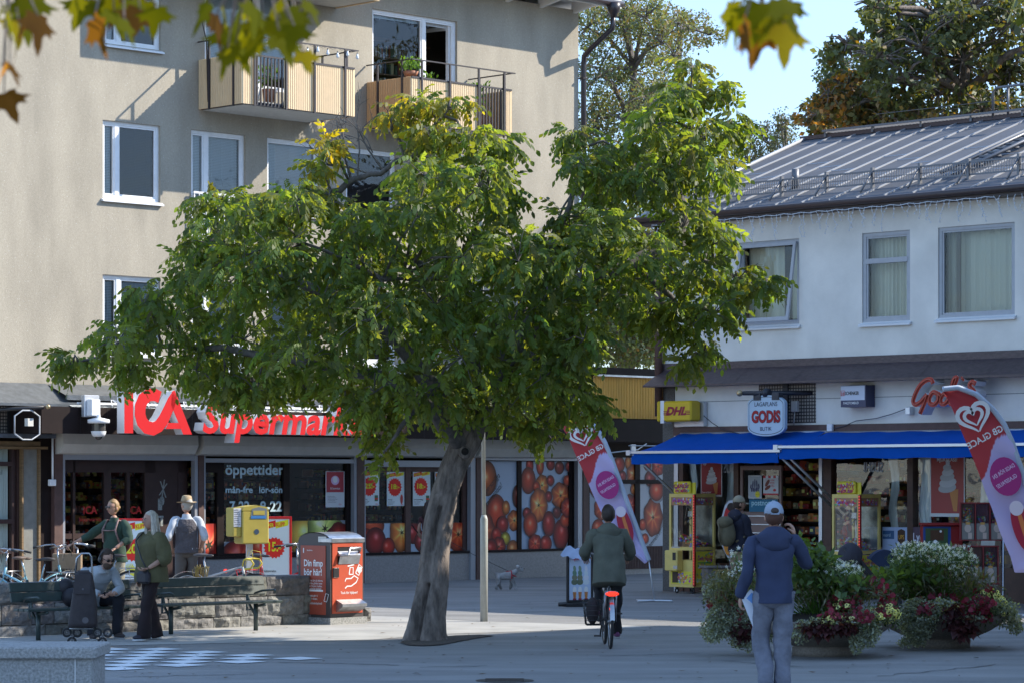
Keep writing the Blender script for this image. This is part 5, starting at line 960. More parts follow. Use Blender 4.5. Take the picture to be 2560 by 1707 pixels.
blobs = [ # x, y, rx, ry (overview px), tint
 (165, 840, 55, 38, 0), (270, 790, 80, 60, 0), (300, 860, 60, 45, 0), (330, 700, 60, 60, 0), (400, 740, 90, 90, 0), (440, 640, 60, 80, 0), (450, 850, 80, 60, 0), (480, 560, 75, 75, 0), (500, 480, 95, 50, 0), (590, 500, 80, 70, 0), (560, 640, 110, 90, 0), (680, 470, 75, 60, 0), (640, 600, 90, 90, 0),
 (560, 780, 120, 100, 0), (515, 895, 65, 60, 0), (590, 900, 80, 55, 0), (700, 830, 120, 85, 0), (740, 690, 110, 100, 0), (750, 350, 28, 42, 1), (735, 400, 40, 22, 1), (755, 470, 50, 26, .2), (830, 520, 90, 60, 0), (830, 600, 110, 80, 0), (860, 730, 140, 110, 0), (860, 900, 120, 90, 0), (880, 1010, 50, 85, 0), (825, 955, 50, 50, 0), (700, 895, 60, 40, 0),
 (900, 275, 38, 30, .8), (960, 250, 50, 26, .7), (1040, 250, 65, 28, .5), (990, 320, 60, 45, .4), (1080, 330, 70, 50, .1), (1160, 345, 42, 45, 0), (980, 410, 100, 60, 0), (1100, 430, 90, 80, 0), (1160, 480, 50, 70, 0), (960, 500, 100, 60, 0), (1060, 590, 120, 90, 0), (1000, 700, 120, 90, 0), (1060, 820, 140, 110, 0), (1010, 930, 110, 60, 0), (1120, 930, 120, 60, 0), (1180, 740, 110, 110, 0), (1190, 600, 90, 80, 0),
 (1240, 870, 100, 90, 0), (1310, 920, 80, 70, 0), (1370, 950, 40, 50, 0), (1240, 990, 70, 50, 0), (1270, 700, 80, 90, 0), (1240, 575, 60, 45, 0), (1310, 520, 60, 45, 0), (1312, 322, 50, 34, 0), (1350, 390, 62, 55, 0), (1400, 430, 80, 70, 0), (1380, 540, 90, 70, 0), (1330, 620, 90, 80, 0), (1420, 680, 80, 60, 0), (1480, 590, 80, 70, 0), (1430, 350, 60, 40, 0), (1500, 300, 55, 60, 0), (1500, 420, 80, 70, 0), (1560, 230, 60, 60, 0), (1590, 165, 22, 26, .2), (1640, 220, 55, 40, .1), (1690, 300, 40, 60, 0), (1620, 320, 70, 60, 0), (1560, 380, 70, 80, 0), (1640, 400, 65, 60, 0),
 (1570, 520, 75, 60, 0), (1640, 560, 60, 60, 0), (1580, 640, 90, 60, 0), (1690, 650, 70, 50, 0), (1760, 665, 32, 38, 0), (1640, 720, 70, 55, 0), (1550, 720, 50, 40, 0), (1620, 810, 42, 38, 0), (1575, 840, 30, 26, .1), (1490, 740, 40, 45, 0), (1560, 770, 40, 30, 0), (1340, 780, 60, 70, 0), (1300, 830, 60, 60, 0)]
pos = []; dirs = []; tints = []; cents = []
for (x, y, rx, ry, ti) in blobs:
    ctr = math.hypot((x-1000)/800, (y-650)/450); offs = (0,) if min(rx, ry) < 52 else ((-1.5, .4, 2.6) if ctr < .62 else (-.7, 1.3))
    for o in offs:
        o2 = o+rnd.uniform(-.3, .3); c = np.array(D_(x, y, o2)); s = K/F*DT; rw, rh_ = rx*s, ry*s; rd = max(.35, min(rw, 1.0)); cents.append((c, rw, rd, rh_))
        n = int(max(8, (rx*ry)**.5*1.1*(1.0 if len(offs) == 1 else .72)))
        g = nr.normal(size=(n, 3)); g /= np.linalg.norm(g, axis=1, keepdims=True); r = nr.uniform(.15, 1, n)**.45; q = g*r[:, None]
        pos.append(c+q*[max(.08, rw-.15), rd, max(.08, rh_-.12)]+[0, 0, .08]); h = q*[1, 1, .25]+nr.normal(size=(n, 3))*.45; h[:, 2] = np.clip(h[:, 2], -.5, .5)+.05; dirs.append(h); tints += [ti]*n
pos = np.concatenate(pos); dirs = np.concatenate(dirs); tints = np.array(tints, float)
keep = pos[:, 2] > 1.9; pos, dirs, tints = pos[keep], dirs[keep], tints[keep]; N = len(pos)
gr = np.array([.090, .132, .040])[None]*nr.uniform(.6, 1.25, (N, 1))*np.array([1, 1, 1])+nr.normal(size=(N, 3))*[.006, .008, .002]
yl = np.array([.30, .25, .025])[None]*nr.uniform(.7, 1.2, (N, 1)); k = np.clip((tints*nr.uniform(-.5, 1.1, N)), 0, 1)[:, None]; cols = np.clip(gr*(1-k)+yl*k, .004, 1)
sel = nr.randint(0, 6, N); VV = []; FF = []; CC = []; off = 0
for t in range(6):
    T, Q = compound([.7, 1.0, 1.2, .85, 1.1, .95][t], [4, 5, 4, 3, 5, 4][t]); m = sel == t
    v, f_, c = scatter(T, Q, pos[m], frames(dirs[m], nr.normal(size=m.sum())*.5), nr.uniform(.65, 1.25, m.sum()), cols[m]); VV.append(v); FF.append(f_+off); CC.append(c); off += len(v)
foliage = npmesh('foliage', np.concatenate(VV), np.concatenate(FF), leafm, tree, np.concatenate(CC))
print('walnut leaves', N, 'quads', sum(len(f) for f in FF))
# limbs
mb = MB(); hubs = {}
def limb(pts, r0, r1, n=9):
    p = [D_(*a) for a in pts]; q = []
    for i in range(len(p)-1):
        for k in range(4): t = k/4; q.append(p[i].lerp(p[i+1], t)+Vector((rnd.uniform(-.03, .03), rnd.uniform(-.03, .03), rnd.uniform(-.03, .03)))*(1 if i+k else 0))
    q.append(p[-1]); m = len(q); mb.tube(q, [r0+(r1-r0)*i/(m-1) for i in range(m)], n); return q
nodes = []
for pts, r0, r1 in [([(1060, 1030, 0), (1000, 900, -.3), (900, 760, -.5), (760, 680, -.6), (600, 620, -.4), (500, 560, 0)], .13, .03), ([(1060, 1030, 0), (980, 920, -.8), (860, 860, -1), (700, 830, -1), (520, 800, -.6), (320, 790, 0), (180, 830, 0)], .1, .015),
    ([(1090, 960, 0), (1080, 800, .4), (1040, 640, .6), (1010, 480, .5), (960, 380, .3), (900, 300, .2)], .13, .02), ([(1040, 640, .6), (860, 560, .5), (740, 470, .3), (640, 440, .2)], .06, .02), ([(730, 470, .2), (800, 420, .1), (870, 395, .1), (960, 350, 0), (1000, 280, 0), (1040, 250, 0)], .05, .012),
    ([(1095, 950, 0), (1180, 800, -.2), (1260, 690, -.3), (1360, 630, -.4), (1450, 600, -.3), (1560, 560, 0), (1570, 480, .1), (1550, 430, .1), (1580, 380, .1), (1590, 310, 0), (1595, 240, 0), (1590, 180, 0)], .15, .015),
    ([(1560, 560, 0), (1620, 600, 0), (1690, 640, 0), (1760, 660, 0)], .04, .01), ([(1180, 800, -.2), (1280, 850, -.4), (1340, 900, -.3)], .06, .015), ([(1260, 690, -.3), (1270, 560, 0), (1320, 440, 0), (1340, 340, 0)], .07, .015), ([(1450, 600, -.3), (1540, 680, 0), (1600, 760, 0), (1620, 820, 0)], .05, .012), ([(1040, 640, .6), (1100, 500, .6), (1130, 380, .5)], .06, .015), ([(1080, 800, .4), (1200, 700, 1.2), (1240, 600, 1.4)], .07, .02), ([(1000, 900, -.3), (920, 980, -.6), (880, 1040, -.5)], .05, .012), ([(1060, 940, 0), (800, 900, 1.1), (600, 880, 1.2), (470, 860, .8)], .08, .02), ([(1040, 640, 0), (880, 640, -1.2), (700, 560, -.9)], .05, .02)]:
    nodes += limb(pts, r0, r1)
NA = np.array([tuple(p) for p in nodes])
for (c, rw, rd, rh_) in cents:
    i = int(np.argmin(np.linalg.norm(NA-c, axis=1))); a = Vector(NA[i]); b = Vector(c); m_ = a.lerp(b, .5)+Vector((0, 0, .12)); mb.tube([a, m_, b], [.022, .016, .01], 5)
    for k in range(5): e = b+Vector((rnd.uniform(-1, 1)*rw*.8, rnd.uniform(-1, 1)*rd*.8, rnd.uniform(-.7, .9)*rh_)); mb.tube([b, b.lerp(e, .5)+Vector((0, 0, .05)), e], [.009, .007, .004], 4, caps=False)
# bare twigs standing above the left part of the crown
def twig(a, d, l, r, dep):
    e = a+d*l; mid = a.lerp(e, .5)+Vector((rnd.uniform(-.04, .04), 0, rnd.uniform(-.03, .04))); mb.tube([a, mid, e], [r, r*.8, r*.5], 5, caps=False)
    if dep: 
        for k in range(3): twig(a.lerp(e, rnd.uniform(.35, 1)), (d+Vector((rnd.uniform(-1, 1), rnd.uniform(-.5, .5), rnd.uniform(-.6, .7)))).normalized(), l*rnd.uniform(.4, .65), r*.55, dep-1)
for (x0_, y0_, x1_, y1_, r) in [(810, 420, 790, 330, .02), (800, 350, 775, 285, .012), (880, 390, 830, 310, .016), (930, 370, 900, 290, .014), (960, 360, 1060, 370, .014), (850, 400, 760, 380, .014), (1000, 400, 1100, 410, .013), (900, 400, 940, 440, .012), (820, 420, 820, 290, .014), (1590, 260, 1620, 200, .01), (1500, 440, 1440, 400, .014)]:
    a, b = D_(x0_, y0_, .1), D_(x1_, y1_, .1); twig(a, (b-a).normalized(), (b-a).length*1.1, r, 2)
mb.build('branches', mat('grey_branch_bark', (.15, .135, .125), rough=.9, var=.5, vscale=12), tree)
# ---- background trees
def bgtree(name, lab, trunk_px, depth, tr_top, blobs, n_per, size, palette, tints=None, barkc=None, cat='tree', group=None, trr=.22, transl=True, seed=1, zbase=0, lim=9):
    r_ = np.random.RandomState(seed); d = depth; b0 = P(trunk_px, 1205, d); b0.z = zbase
    t = thing(name, lab, cat, b0, 0, group); mb = MB(); top = P(tr_top[0], tr_top[1], d); nodes = []
    pts = [b0.lerp(top, i/10)+Vector((.25*math.sin(i*1.3+seed), 0, 0))*(i > 0) for i in range(11)]; mb.tube(pts, [trr*(1-.75*i/10) for i in range(11)], 8); nodes = pts[3:]
    pos = []; dr = []; tn = []
    for (x, y, rx, ry, ti) in blobs:
        n0 = r_.randint(2, 4) if min(rx, ry) > 30 else 1
        for k in range(n0):
            c = P(x+r_.uniform(-.2, .2)*rx, y+r_.uniform(-.2, .2)*ry, d+r_.uniform(-2, 2)); s = d/F; rw, rh_ = rx*s*1.05, ry*s*1.0
            i = min(range(len(nodes)), key=lambda i: (nodes[i]-c).length+.9*max(0, nodes[i].z-c.z+.6)); a = nodes[i]; m_ = a.lerp(c, .5)+Vector((0, 0, .25*(c-a).length*.4)); mb.tube([a, m_, c], [trr*.28, trr*.2, trr*.1], 5, caps=False)
            for q in range(lim): e = c+Vector((r_.uniform(-1, 1)*rw, r_.uniform(-1, 1)*rw, r_.uniform(-.8, 1)*rh_)); mb.tube([c, c.lerp(e, .6)+Vector((0, 0, .1)), e], [trr*.09, trr*.06, trr*.03], 4, caps=False)
            n = int(n_per*(rx*ry)**.5*(rx*ry)**.25/n0); cl = max(4, n//22); cc = r_.normal(size=(cl, 3)); cc /= np.linalg.norm(cc, axis=1, keepdims=True); cc *= r_.uniform(.3, 1, (cl, 1))**.5
            g = cc[r_.randint(0, cl, n)]+r_.normal(size=(n, 3))*.16
            pos.append(np.array(c)+g*[rw, rw, rh_]); dr.append(r_.normal(size=(n, 3))-[0, 0, .6]); tn += [ti]*n
    pos = np.concatenate(pos); dr = np.concatenate(dr); N = len(pos); T, Q = np.array([(0, 0, 0), (.5, .32, -.06), (1, 0, -.12), (.5, -.32, -.06)])*1., np.array([(0, 1, 2, 3)])
    tn = np.array(tn)[:, None]; c1 = np.array(palette[0])[None]*r_.uniform(.55, 1.35, (N, 1)); c2 = np.array(palette[1])[None]*r_.uniform(.6, 1.3, (N, 1)); k = (r_.uniform(0, 1, (N, 1)) < tn)
    v, f_, c = scatter(T, Q, pos, frames(dr, r_.uniform(0, 6, N)), r_.uniform(.7, 1.3, N)*size, np.where(k, c2, c1))
    mb.build('trunk', barkc or bark, t); npmesh('crown', v, f_, mat('small_leaf', (1, 1, 1), vc=True, rough=.6, transl=.24), t, c); print(name, N); return t
birchbark = mat('birch_bark', (.14, .12, .11), rough=.8, var=.6, vscale=6)
GP = [(.10, .13, .065), (.13, .10, .045)]
bgtree('birch_tree', 'tall airy birch rising in the gap right behind the apartment building downpipe', 1530, 84, (1570, 40), [(1480, 60, 60, 70, .2), (1560, 50, 80, 60, .2), (1620, 40, 60, 60, .2), (1500, 180, 60, 80, .2), (1580, 170, 70, 80, .2), (1650, 110, 50, 60, .3), (1490, 320, 50, 90, .2), (1560, 300, 70, 80, .2), (1620, 250, 60, 60, .2), (1500, 460, 60, 80, .2), (1580, 430, 60, 80, .2), (1530, 560, 90, 80, .2), (1640, 380, 60, 60, .2)], 3.2, .095, GP, barkc=birchbark, seed=3, trr=.26, group='birches behind the buildings')
bgtree('birch_tree', 'slanting birch with a long branch reaching right against the blue sky', 1640, 88, (1720, 80), [(1690, 60, 40, 45, .3), (1730, 80, 50, 45, .4), (1770, 90, 35, 20, .3), (1690, 150, 50, 50, .3), (1660, 230, 50, 50, .2), (1650, 310, 50, 50, .2), (1600, 600, 70, 70, .2), (1640, 480, 60, 70, .2), (1690, 380, 50, 60, .2)], 3, .09, GP, barkc=birchbark, seed=5, trr=.2, group='birches behind the buildings')
bgtree('birch_tree', 'thin dark birch top showing over the left end of the metal roof', 1930, 95, (1950, 300), [(1960, 320, 35, 40, .1), (1910, 350, 40, 40, .1), (1950, 390, 60, 45, .1), (1870, 400, 50, 50, .1), (1860, 470, 60, 60, .1), (2010, 380, 30, 20, .1), (1820, 540, 60, 60, .1)], 3, .095, [(.06, .075, .045), (.08, .06, .03)], barkc=birchbark, seed=8, trr=.2, group='birches behind the buildings')
bgtree('shrub_tree', 'pale green leafy bush low in the gap above the yellow clad link', 1560, 78, (1560, 820), [(1480, 860, 50, 70, .1), (1560, 850, 70, 70, .1), (1630, 870, 60, 60, .1), (1520, 760, 80, 70, .1), (1620, 760, 70, 70, .1), (1560, 680, 90, 60, .1)], 4, .12, [(.10, .13, .06), (.12, .08, .03)], seed=9, trr=.2)
bgtree('pine_tree', 'bluish pine top poking out left of the autumn maple', 2130, 92, (2130, 150), [(2110, 170, 50, 45, 0), (2080, 230, 50, 50, 0), (2140, 250, 60, 60, 0), (2060, 290, 40, 45, 0), (2150, 360, 70, 60, 0), (2070, 380, 50, 40, 0)], 3, .13, [(.035, .06, .035), (.05, .07, .04)], seed=11, trr=.25, lim=14)
MP = [(.075, .095, .038), (.17, .12, .035)]
bgtree('maple_tree', 'huge green and brown maple filling the upper right behind the roof ridge', 2480, 76, (2420, -60), [(2190, 20, 50, 40, 0), (2250, 30, 60, 50, 0), (2330, 40, 80, 70, 0), (2430, 30, 80, 60, .05), (2520, 60, 70, 70, .05), (2230, 90, 60, 50, 0), (2320, 130, 90, 60, .05), (2120, 120, 60, 35, .1), (2200, 150, 70, 50, .05), (2420, 160, 90, 70, .1), (2530, 190, 60, 80, .1), (2260, 210, 90, 60, .1), (2360, 240, 90, 60, .15), (2470, 270, 90, 60, .15), (2200, 260, 70, 50, .3), (2550, 300, 50, 50, .2), (2300, 310, 100, 40, .3), (2400, 330, 90, 40, .2), (2640, 100, 80, 100, .1), (2640, 280, 80, 100, .1)], 1.15, .19, MP, seed=13, trr=.42, lim=16)
bgtree('maple_tree', 'orange brown autumn maple crown at the left foot of the huge maple', 2110, 78, (2130, 240), [(2070, 240, 40, 35, .45), (2110, 220, 60, 35, .35), (2050, 290, 50, 40, .4), (2130, 280, 70, 50, .2), (2090, 330, 60, 35, .4), (2170, 330, 70, 40, .3), (2130, 370, 90, 30, .3), (2220, 300, 60, 50, .2)], 1.9, .18, [(.09, .09, .03), (.24, .12, .025)], seed=15, trr=.25, lim=14)
# trees out of frame to the right: they dapple the lower shopfronts
for k, (X, Y, hh, sd) in enumerate(((15.6, 64.2, 16.2, 21), (23, 66, 20, 22), (16.5, 68.5, 15, 23), (31, 60, 21, 24))):
    px = X/Y*F+1280; hz = lambda z: Y0-(z-H)/Y*F
    bgtree('street_tree', ['leafy tree beyond the right edge, close behind the white building', 'tall leafy tree beyond the right edge, second from the white building', 'lower leafy tree hidden behind the roof of the white building', 'tallest leafy tree, furthest beyond the right edge'][k], px, Y, (px, hz(hh*.85)), [(px+rnd.uniform(-230, 230), hz(hh*rnd.uniform(.6, .97)), 190, 150, .1) for q in range(9)], 1.1, .34, MP, seed=sd, trr=.25, lim=5)
# ---- foreground maple over the photographer
fm = mat('maple_leaf', (1, 1, 1), vc=True, rough=.85, transl=.45, spec=.05)
mt = thing('foreground_maple', 'near maple whose blurred yellow and green leaves hang into the top of the view', 'tree', (-2.6, 4.0, 0)); mb = MB()
mb.tube([(-2.6, 4, 0), (-2.6, 4, 2), (-2.5, 4.3, 3.6), (-2.3, 4.6, 5)], [.2, .17, .14, .1], 12); mb.build('trunk', bark, mt)
half = [(0, 0), (.22, -.1), (.5, -.08), (.44, .08), (.62, .22), (.95, .35), (.62, .42), (.66, .62), (.36, .52), (.22, .66), (.18, .98), (0, 1.35)]
ol = half+[(-x, y) for x, y in half[::-1][1:-1]]; T = [(0.0, .3, 0)]+[(x, y, -.12*abs(x)-.06*y*y) for x, y in ol]; n = len(ol); LT = np.array([(b, a, c) for a, b, c in T]); tri = np.array([(0, 1+i, 1+(i+1) % n) for i in range(n)])
def fbranch(clusters, dep, arm):
    br_ = MB(); pos = []; dr = []; cl = []
    for (x, y, s, c) in clusters:
        p = P(x, y, dep+rnd.uniform(-.25, .25)); pos.append(p); dr.append((rnd.uniform(-.7, .7), rnd.uniform(-.6, .2), -1)); cl.append(c)
        a = P(arm[0]+rnd.uniform(-30, 30), arm[1], dep); br_.tube([a, a.lerp(p, .5)+Vector((0, 0, .02)), p], [.004, .003, .002], 4)
    sc2 = np.array([s for _, _, s, _ in clusters])*.061; R = frames(np.array(dr), nr.uniform(-1.0, 1.0, len(dr))+PI/2*0+nr.choice([0, .0], len(dr)))
    # turn the blades towards the lens more or less
    v, f_, c = scatter(LT, tri, np.array([tuple(p) for p in pos]), R, sc2, np.array(cl)); return br_, v, f_, c
cg, cb_, cy_, co = (.055, .062, .003), (.055, .028, .008), (.15, .125, .006), (.20, .095, .008)
sets = [([(20, 30, 1, cg), (60, 20, 1.1, cg), (95, 40, 1, cb_), (20, 60, .9, cg), (50, 70, 1, cb_), (25, 160, .7, cb_), (8, 170, .8, co), (10, 235, .9, cb_), (110, 5, 1, cg), (5, 20, 1, cg), (45, 45, .9, cy_), (75, -5, 1, cg)], 5.6, (10, -120)),
        ([(215, 0, 1, cg), (250, 10, 1, cb_), (235, 50, 1.1, cb_), (285, 30, 1, cg), (330, 0, 1, cg), (365, 5, 1, cg), (390, 20, .8, cg), (300, -10, 1, cb_), (310, 50, .8, cg), (350, 25, .9, cb_), (270, -5, 1, cg), (190, -5, .9, cg)], 5.9, (300, -120)),
        ([(520, 10, 1, cg), (560, 20, 1.1, cg), (600, 30, 1.1, cg), (640, 20, 1, cg), (690, 10, 1, cg), (580, 70, 1.2, cg), (620, 60, 1, cg), (660, 50, 1, cg), (700, 50, 1, cg), (590, 110, 1, cg), (570, 120, .9, cg), (640, 90, 1, cg), (700, 90, 1, cg), (740, 110, 1, cg), (745, 30, .9, cg), (760, 130, .7, cy_), (720, 20, 1, cg), (735, 65, .9, cg), (540, 40, 1, cb_), (615, 5, 1, cg), (770, 5, .8, cg)], 6.0, (620, -140)),
        ([(1830, 10, 1.1, cg), (1870, 20, 1.1, cg), (1900, 10, 1, cg), (1860, 60, 1.2, cb_), (1905, 70, 1.1, cb_), (1925, 60, 1, cy_), (1900, 30, .9, co), (1960, 60, 1.15, cy_), (1985, 75, 1.0, co), (1950, 0, 1, cg), (1980, 5, .8, cg), (1840, 50, .8, cg), (1895, 95, .7, cb_), (1935, 30, 1, cg)], 5.5, (1920, -140))]
VV = []; FF = []; CC = []; off = 0; tw_ = MB()
for s_ in sets:
    b_, v, f_, c = fbranch(*s_); tw_.v += b_.v; nb_ = len(tw_.c); tw_.f += [[i+len(tw_.c) for i in ff] for ff in b_.f]; tw_.c += b_.c; tw_.mi += b_.mi; tw_.sm += b_.sm; VV.append(v); FF.append(f_+off); CC.append(c); off += len(v)
    a = P(s_[2][0], s_[2][1]-20, s_[1]); tw_.tube([Vector((-2.4, 4.5, 4.4)), Vector((-1.2+a.x*.3, 4.9, 4.3)), Vector((a.x, a.y, a.z+.4)), a], [.05, .03, .012, .005], 6)
tw_.build('branches', bark, mt); npmesh('foliage', np.concatenate(VV), np.concatenate(FF), fm, mt, np.concatenate(CC))
# more of that maple's crown above the view
# near block out of frame to the right: shades the front of the square
nb = thing('corner_block', 'plain plastered block beyond the right edge shading the near square', 'building', (15, 40, 0)); F3 = Fr(19.9, 44.3, 45)
mb = MB(F3.M); hs = [(-15+2.4*i, -13.8+2.4*i, 1.0+2.9*j, 2.5+2.9*j) for i in range(6) for j in range(4)]
mb.M = F3.M @ Matrix.Rotation(PI, 4, 'Z'); hs2 = [(1+2.4*i, 2.2+2.4*i, 1.0+2.9*j, 2.5+2.9*j) for i in range(7) for j in range(4)]
wall_holes(mb, 0, 19, 0, 12.4, hs2, .15); mb.box(0, 19, .9, 11, 0, 12.3); mb.box(0, 19, -.3, 11.4, 12.41, 12.6); mb.build('wall', plaster, nb)
for h_ in hs2[:28]: window(nb, type('Z', (), {'M': mb.M})(), h_, .4, None)
# ================================================================ STREET FURNITURE
stone = mat('rough_granite_block', (1, 1, 1), vc=True, rough=.9, var=.45, vscale=14, bump=1, bscale=18); mort = mat('dark_joint', (.05, .045, .04), rough=1)
WA = G(-90, 1596); WB = G(912, 1553); wl = (WB-WA).length; FW = Fr(WA.x, WA.y, math.degrees(math.atan2(WB.y-WA.y, WB.x-WA.x)))
sw = thing('granite_wall', 'low wall of rough hewn granite blocks behind the green benches', 'wall', WA); hw = .70
mb = MB(FW.M); mb.box(.03, wl-.03, .05, .6, 0, hw-.05); mb.build('joints', mort, sw); mb = MB(FW.M)
def roughblock(mb, x0, x1, y0, y1, z0, z1, s):
    cc_ = rnd.uniform(.55, 1.15); cc_ *= .27; mb.col = (cc_, cc_*rnd.uniform(.92, 1), cc_*rnd.uniform(.82, 1)); tl, tr_ = rnd.uniform(-.03, .03), rnd.uniform(-.03, .03)
    n, m = 12, 8; vs = []
    for j in range(m+1):
        for i in range(n+1):
            u, v = i/n, j/m; e = min(u, 1-u, v, 1-v); b = (min(1, e*5))**.6
            x = x0+(x1-x0)*u; z = z0+(z1-z0)*v; bulge = .03*b+.07*b*noise.noise((x*4, z*4, s))+.035*b*noise.noise((x*14, z*14, s+3)); vs.append((x+.02*noise.noise((z*7, s, x)), y0-bulge, z+(tl*(1-u)+tr_*u)*(.6 if z1 < hw-.01 or v < .5 else 0)+.015*noise.noise((x*6, s, 1))))
    k = len(vs); fs = [(j*(n+1)+i, j*(n+1)+i+1, (j+1)*(n+1)+i+1, (j+1)*(n+1)+i) for j in range(m) for i in range(n)]
    mb.add(vs, fs); mb.box(x0, x1, y0+.001, y1, z0, z1)
for r, (z0, z1) in enumerate(((-.02, .14), (.155, .42), (.435, hw))):
    x = 0
    while x < wl-.15:
        w_ = rnd.uniform(.35, .85) if r else rnd.uniform(.4, .9); x1 = min(wl, x+w_); x1 = wl if wl-x1 < .25 else x1; roughblock(mb, x+.008, x1-.008, .03, .62, z0, z1, x+r*9); x = x1
roughblock(mb, wl-.0, wl+.12, .0, .66, .0, .2, 3); mb.build('stone_blocks', stone, sw)
# near granite seat block, bottom left
gbk = mat('flamed_granite', (.36, .36, .35), rough=.8, var=.5, vscale=40, bump=.5, bscale=50)
gb = thing('granite_bench_block', 'pale grey granite block with overhanging slab in the lower left corner', 'stone bench', (-4.6, 27.8, 0)); mb = MB()
d0 = 27.3; xr = (240-1280)/F*d0; mb.rbox(-9, xr, d0-.0, d0+1.0, .375, .49, .015); mb.build('top_slab', gbk, gb); mb = MB(); xb = (231-1280)/F*(d0+.05); mb.box(-9, xb, d0+.05, d0+.9, 0, .375); xj = (188-1280)/F*(d0+.05); mb.build('base', gbk, gb)
mb = MB(); mb.box(xj-.006, xj+.006, d0+.044, d0+.049, 0, .375); mb.build('joint', mat('pale_joint', (.5, .5, .5)), gb)
# benches
green = mat('dark_green_paint', (.035, .055, .05), rough=.4, var=.35, vscale=10, spec=.6)
def bench(lab, A, B, group):
    L = (B-A).length; ang = math.atan2(B.y-A.y, B.x-A.x); t = thing('park_bench', lab, 'bench', A.lerp(B, .5), ang, group); M = Matrix.Translation(A.lerp(B, .5)) @ Matrix.Rotation(ang, 4, 'Z'); h = L/2
    mb = MB(M)
    for y in (-.42, -.3, -.18): mb.rbox(-h, h, y, y+.1, .385, .42, .006)
    mb.build('seat', green, t); mb = MB(M); R_ = Matrix.Translation((0, -.04, .5)) @ Matrix.Rotation(math.radians(-14), 4, 'X')
    for z in (0, .135): mb.rbox(-h, h, 0, .035, z, z+.125, .006, L=R_)
    mb.build('backrest', green, t)
    for s in (-1, 1):
        mb = MB(M); x = s*(h-.3); mb.tube([(x, -.2, 0), (x, -.2, .38)], .032, 8); mb.tube([(x, -.2, .34), (x, -.42, .37)], .02, 6); mb.tube([(x, -.2, .2), (x, -.06, .36), (x, -.02, .5), (x, .06, .78)], .02, 6); mb.tube([(x, -.12, .3), (x+s*.0, -.0, .28), (x, .0, .5)], .016, 6); mb.build('leg', green, t)
        mb = MB(M); mb.tube([(x+s*.1, -.0, .5), (x+s*.16, -.14, .55), (x+s*.16, -.42, .57), (x+s*.14, -.46, .54)], .016, 6); mb.tube([(x, -.03, .5), (x+s*.1, -.0, .5)], .016, 6); mb.build('armrest', green, t)
    return t
bd = (WB-WA).normalized(); pn_ = Vector((bd.y, -bd.x, 0))
def onw(px, off):  # point on a line parallel to the wall at distance off in front, seen at column px
    u = FW.u(px, off); return FW.M @ Vector((u, -off, 0))
bench('green slatted bench in front of the granite wall, the one behind the standing woman', onw(360, .75), onw(660, .75), 'green benches along the wall')
bench('green slatted bench with a seated man, at the left edge', onw(25, .8), onw(325, .8), 'green benches along the wall')
# litter bin
orange = mat('orange_panel', (.50, .075, .03), rough=.45, var=.12, vscale=3); dgrey = mat('charcoal_shell', (.06, .05, .05), rough=.5)
tb = G(826, 1561); FB = Fr(tb.x, tb.y, 0); bn = thing('litter_bin', 'tall orange and charcoal compacting litter bin with white Swedish lettering', 'litter bin', tb)
Mb = Matrix.Translation(tb) @ Matrix.Rotation(math.radians(48), 4, 'Z'); wf, ws, hb = .66, .68, 1.2    # local x along the front (right, away), -x... side runs left
# corner nearest us is the origin: front face runs to the right/away, side face to the left/away
Mf = Matrix.Translation(tb) @ Matrix.Rotation(math.radians(47), 4, 'Z'); Ms = Mf @ Matrix.Rotation(math.radians(-90), 4, 'Z')
mb = MB(Mf); mb.box(-.04, wf+.04, -.04, ws+.04, 0, .1); mb.build('base', gbk, bn)
mb = MB(Mf); prof = [(0, .1), (0, hb)]+[(ws/2-ws/2*math.cos(PI*i/10), hb+.12*math.sin(PI*i/10)) for i in range(1, 10)]+[(ws, hb), (ws, .1)]; n = len(prof)
mb.prism([(p[0]*0+q, z) for q, z in [(0, .1)]] or [], 0, 0) if 0 else None
# arched end on the side face (local y runs along side)
Vv = [(0, y, z) for y, z in prof]+[(wf, y, z) for y, z in prof]; mb.add(Vv, [tuple(range(n)), tuple(range(2*n-1, n-1, -1))]+[(i, n+i, n+(i+1) % n, (i+1) % n) for i in range(n)]); mb.build('shell', dgrey, bn)
mb = MB(Mf); mb.rbox(-.01, wf+.01, -.03, .25, hb-.02, hb+.05, .01); Vt = [(x, y-.0, z+.012) for x in (.0, wf) for y, z in prof[2:-2]]; k = len(prof)-4; mb.add(Vt, [(i, i+1, k+i+1, k+i) for i in range(k-1)]); mb.build('lid', steel, bn)
mb = MB(Mf); fr_ = [(.03, .1, .16, hb-.03)]; mb.box(.03, wf-.03, -.012, 0, .16, hb-.33-.0); mb.box(.03, .13, -.012, 0, hb-.33, hb-.03); mb.box(wf-.1, wf-.03, -.012, 0, hb-.33, hb-.03); mb.box(.13, wf-.1, -.012, 0, hb-.08, hb-.03); mb.build('front_panel', orange, bn)
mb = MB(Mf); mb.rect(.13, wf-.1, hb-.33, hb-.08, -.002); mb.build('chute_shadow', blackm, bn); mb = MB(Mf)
mb.add([(.14, -.02, hb-.33), (wf-.11, -.02, hb-.33), (wf-.11, -.06, hb-.2), (.14, -.06, hb-.2), (.14, 0, hb-.14), (wf-.11, 0, hb-.14)], [(0, 1, 2, 3), (3, 2, 5, 4)]); mb.tube([(.13, -.02, hb-.2), (.22, -.13, hb-.2), (.24, -.13, hb-.2), (.3, -.09, hb-.1), (wf-.14, -.09, hb-.1), (wf-.1, -.02, hb-.16)], .018, 6); mb.build('chute_handle', steel, bn)
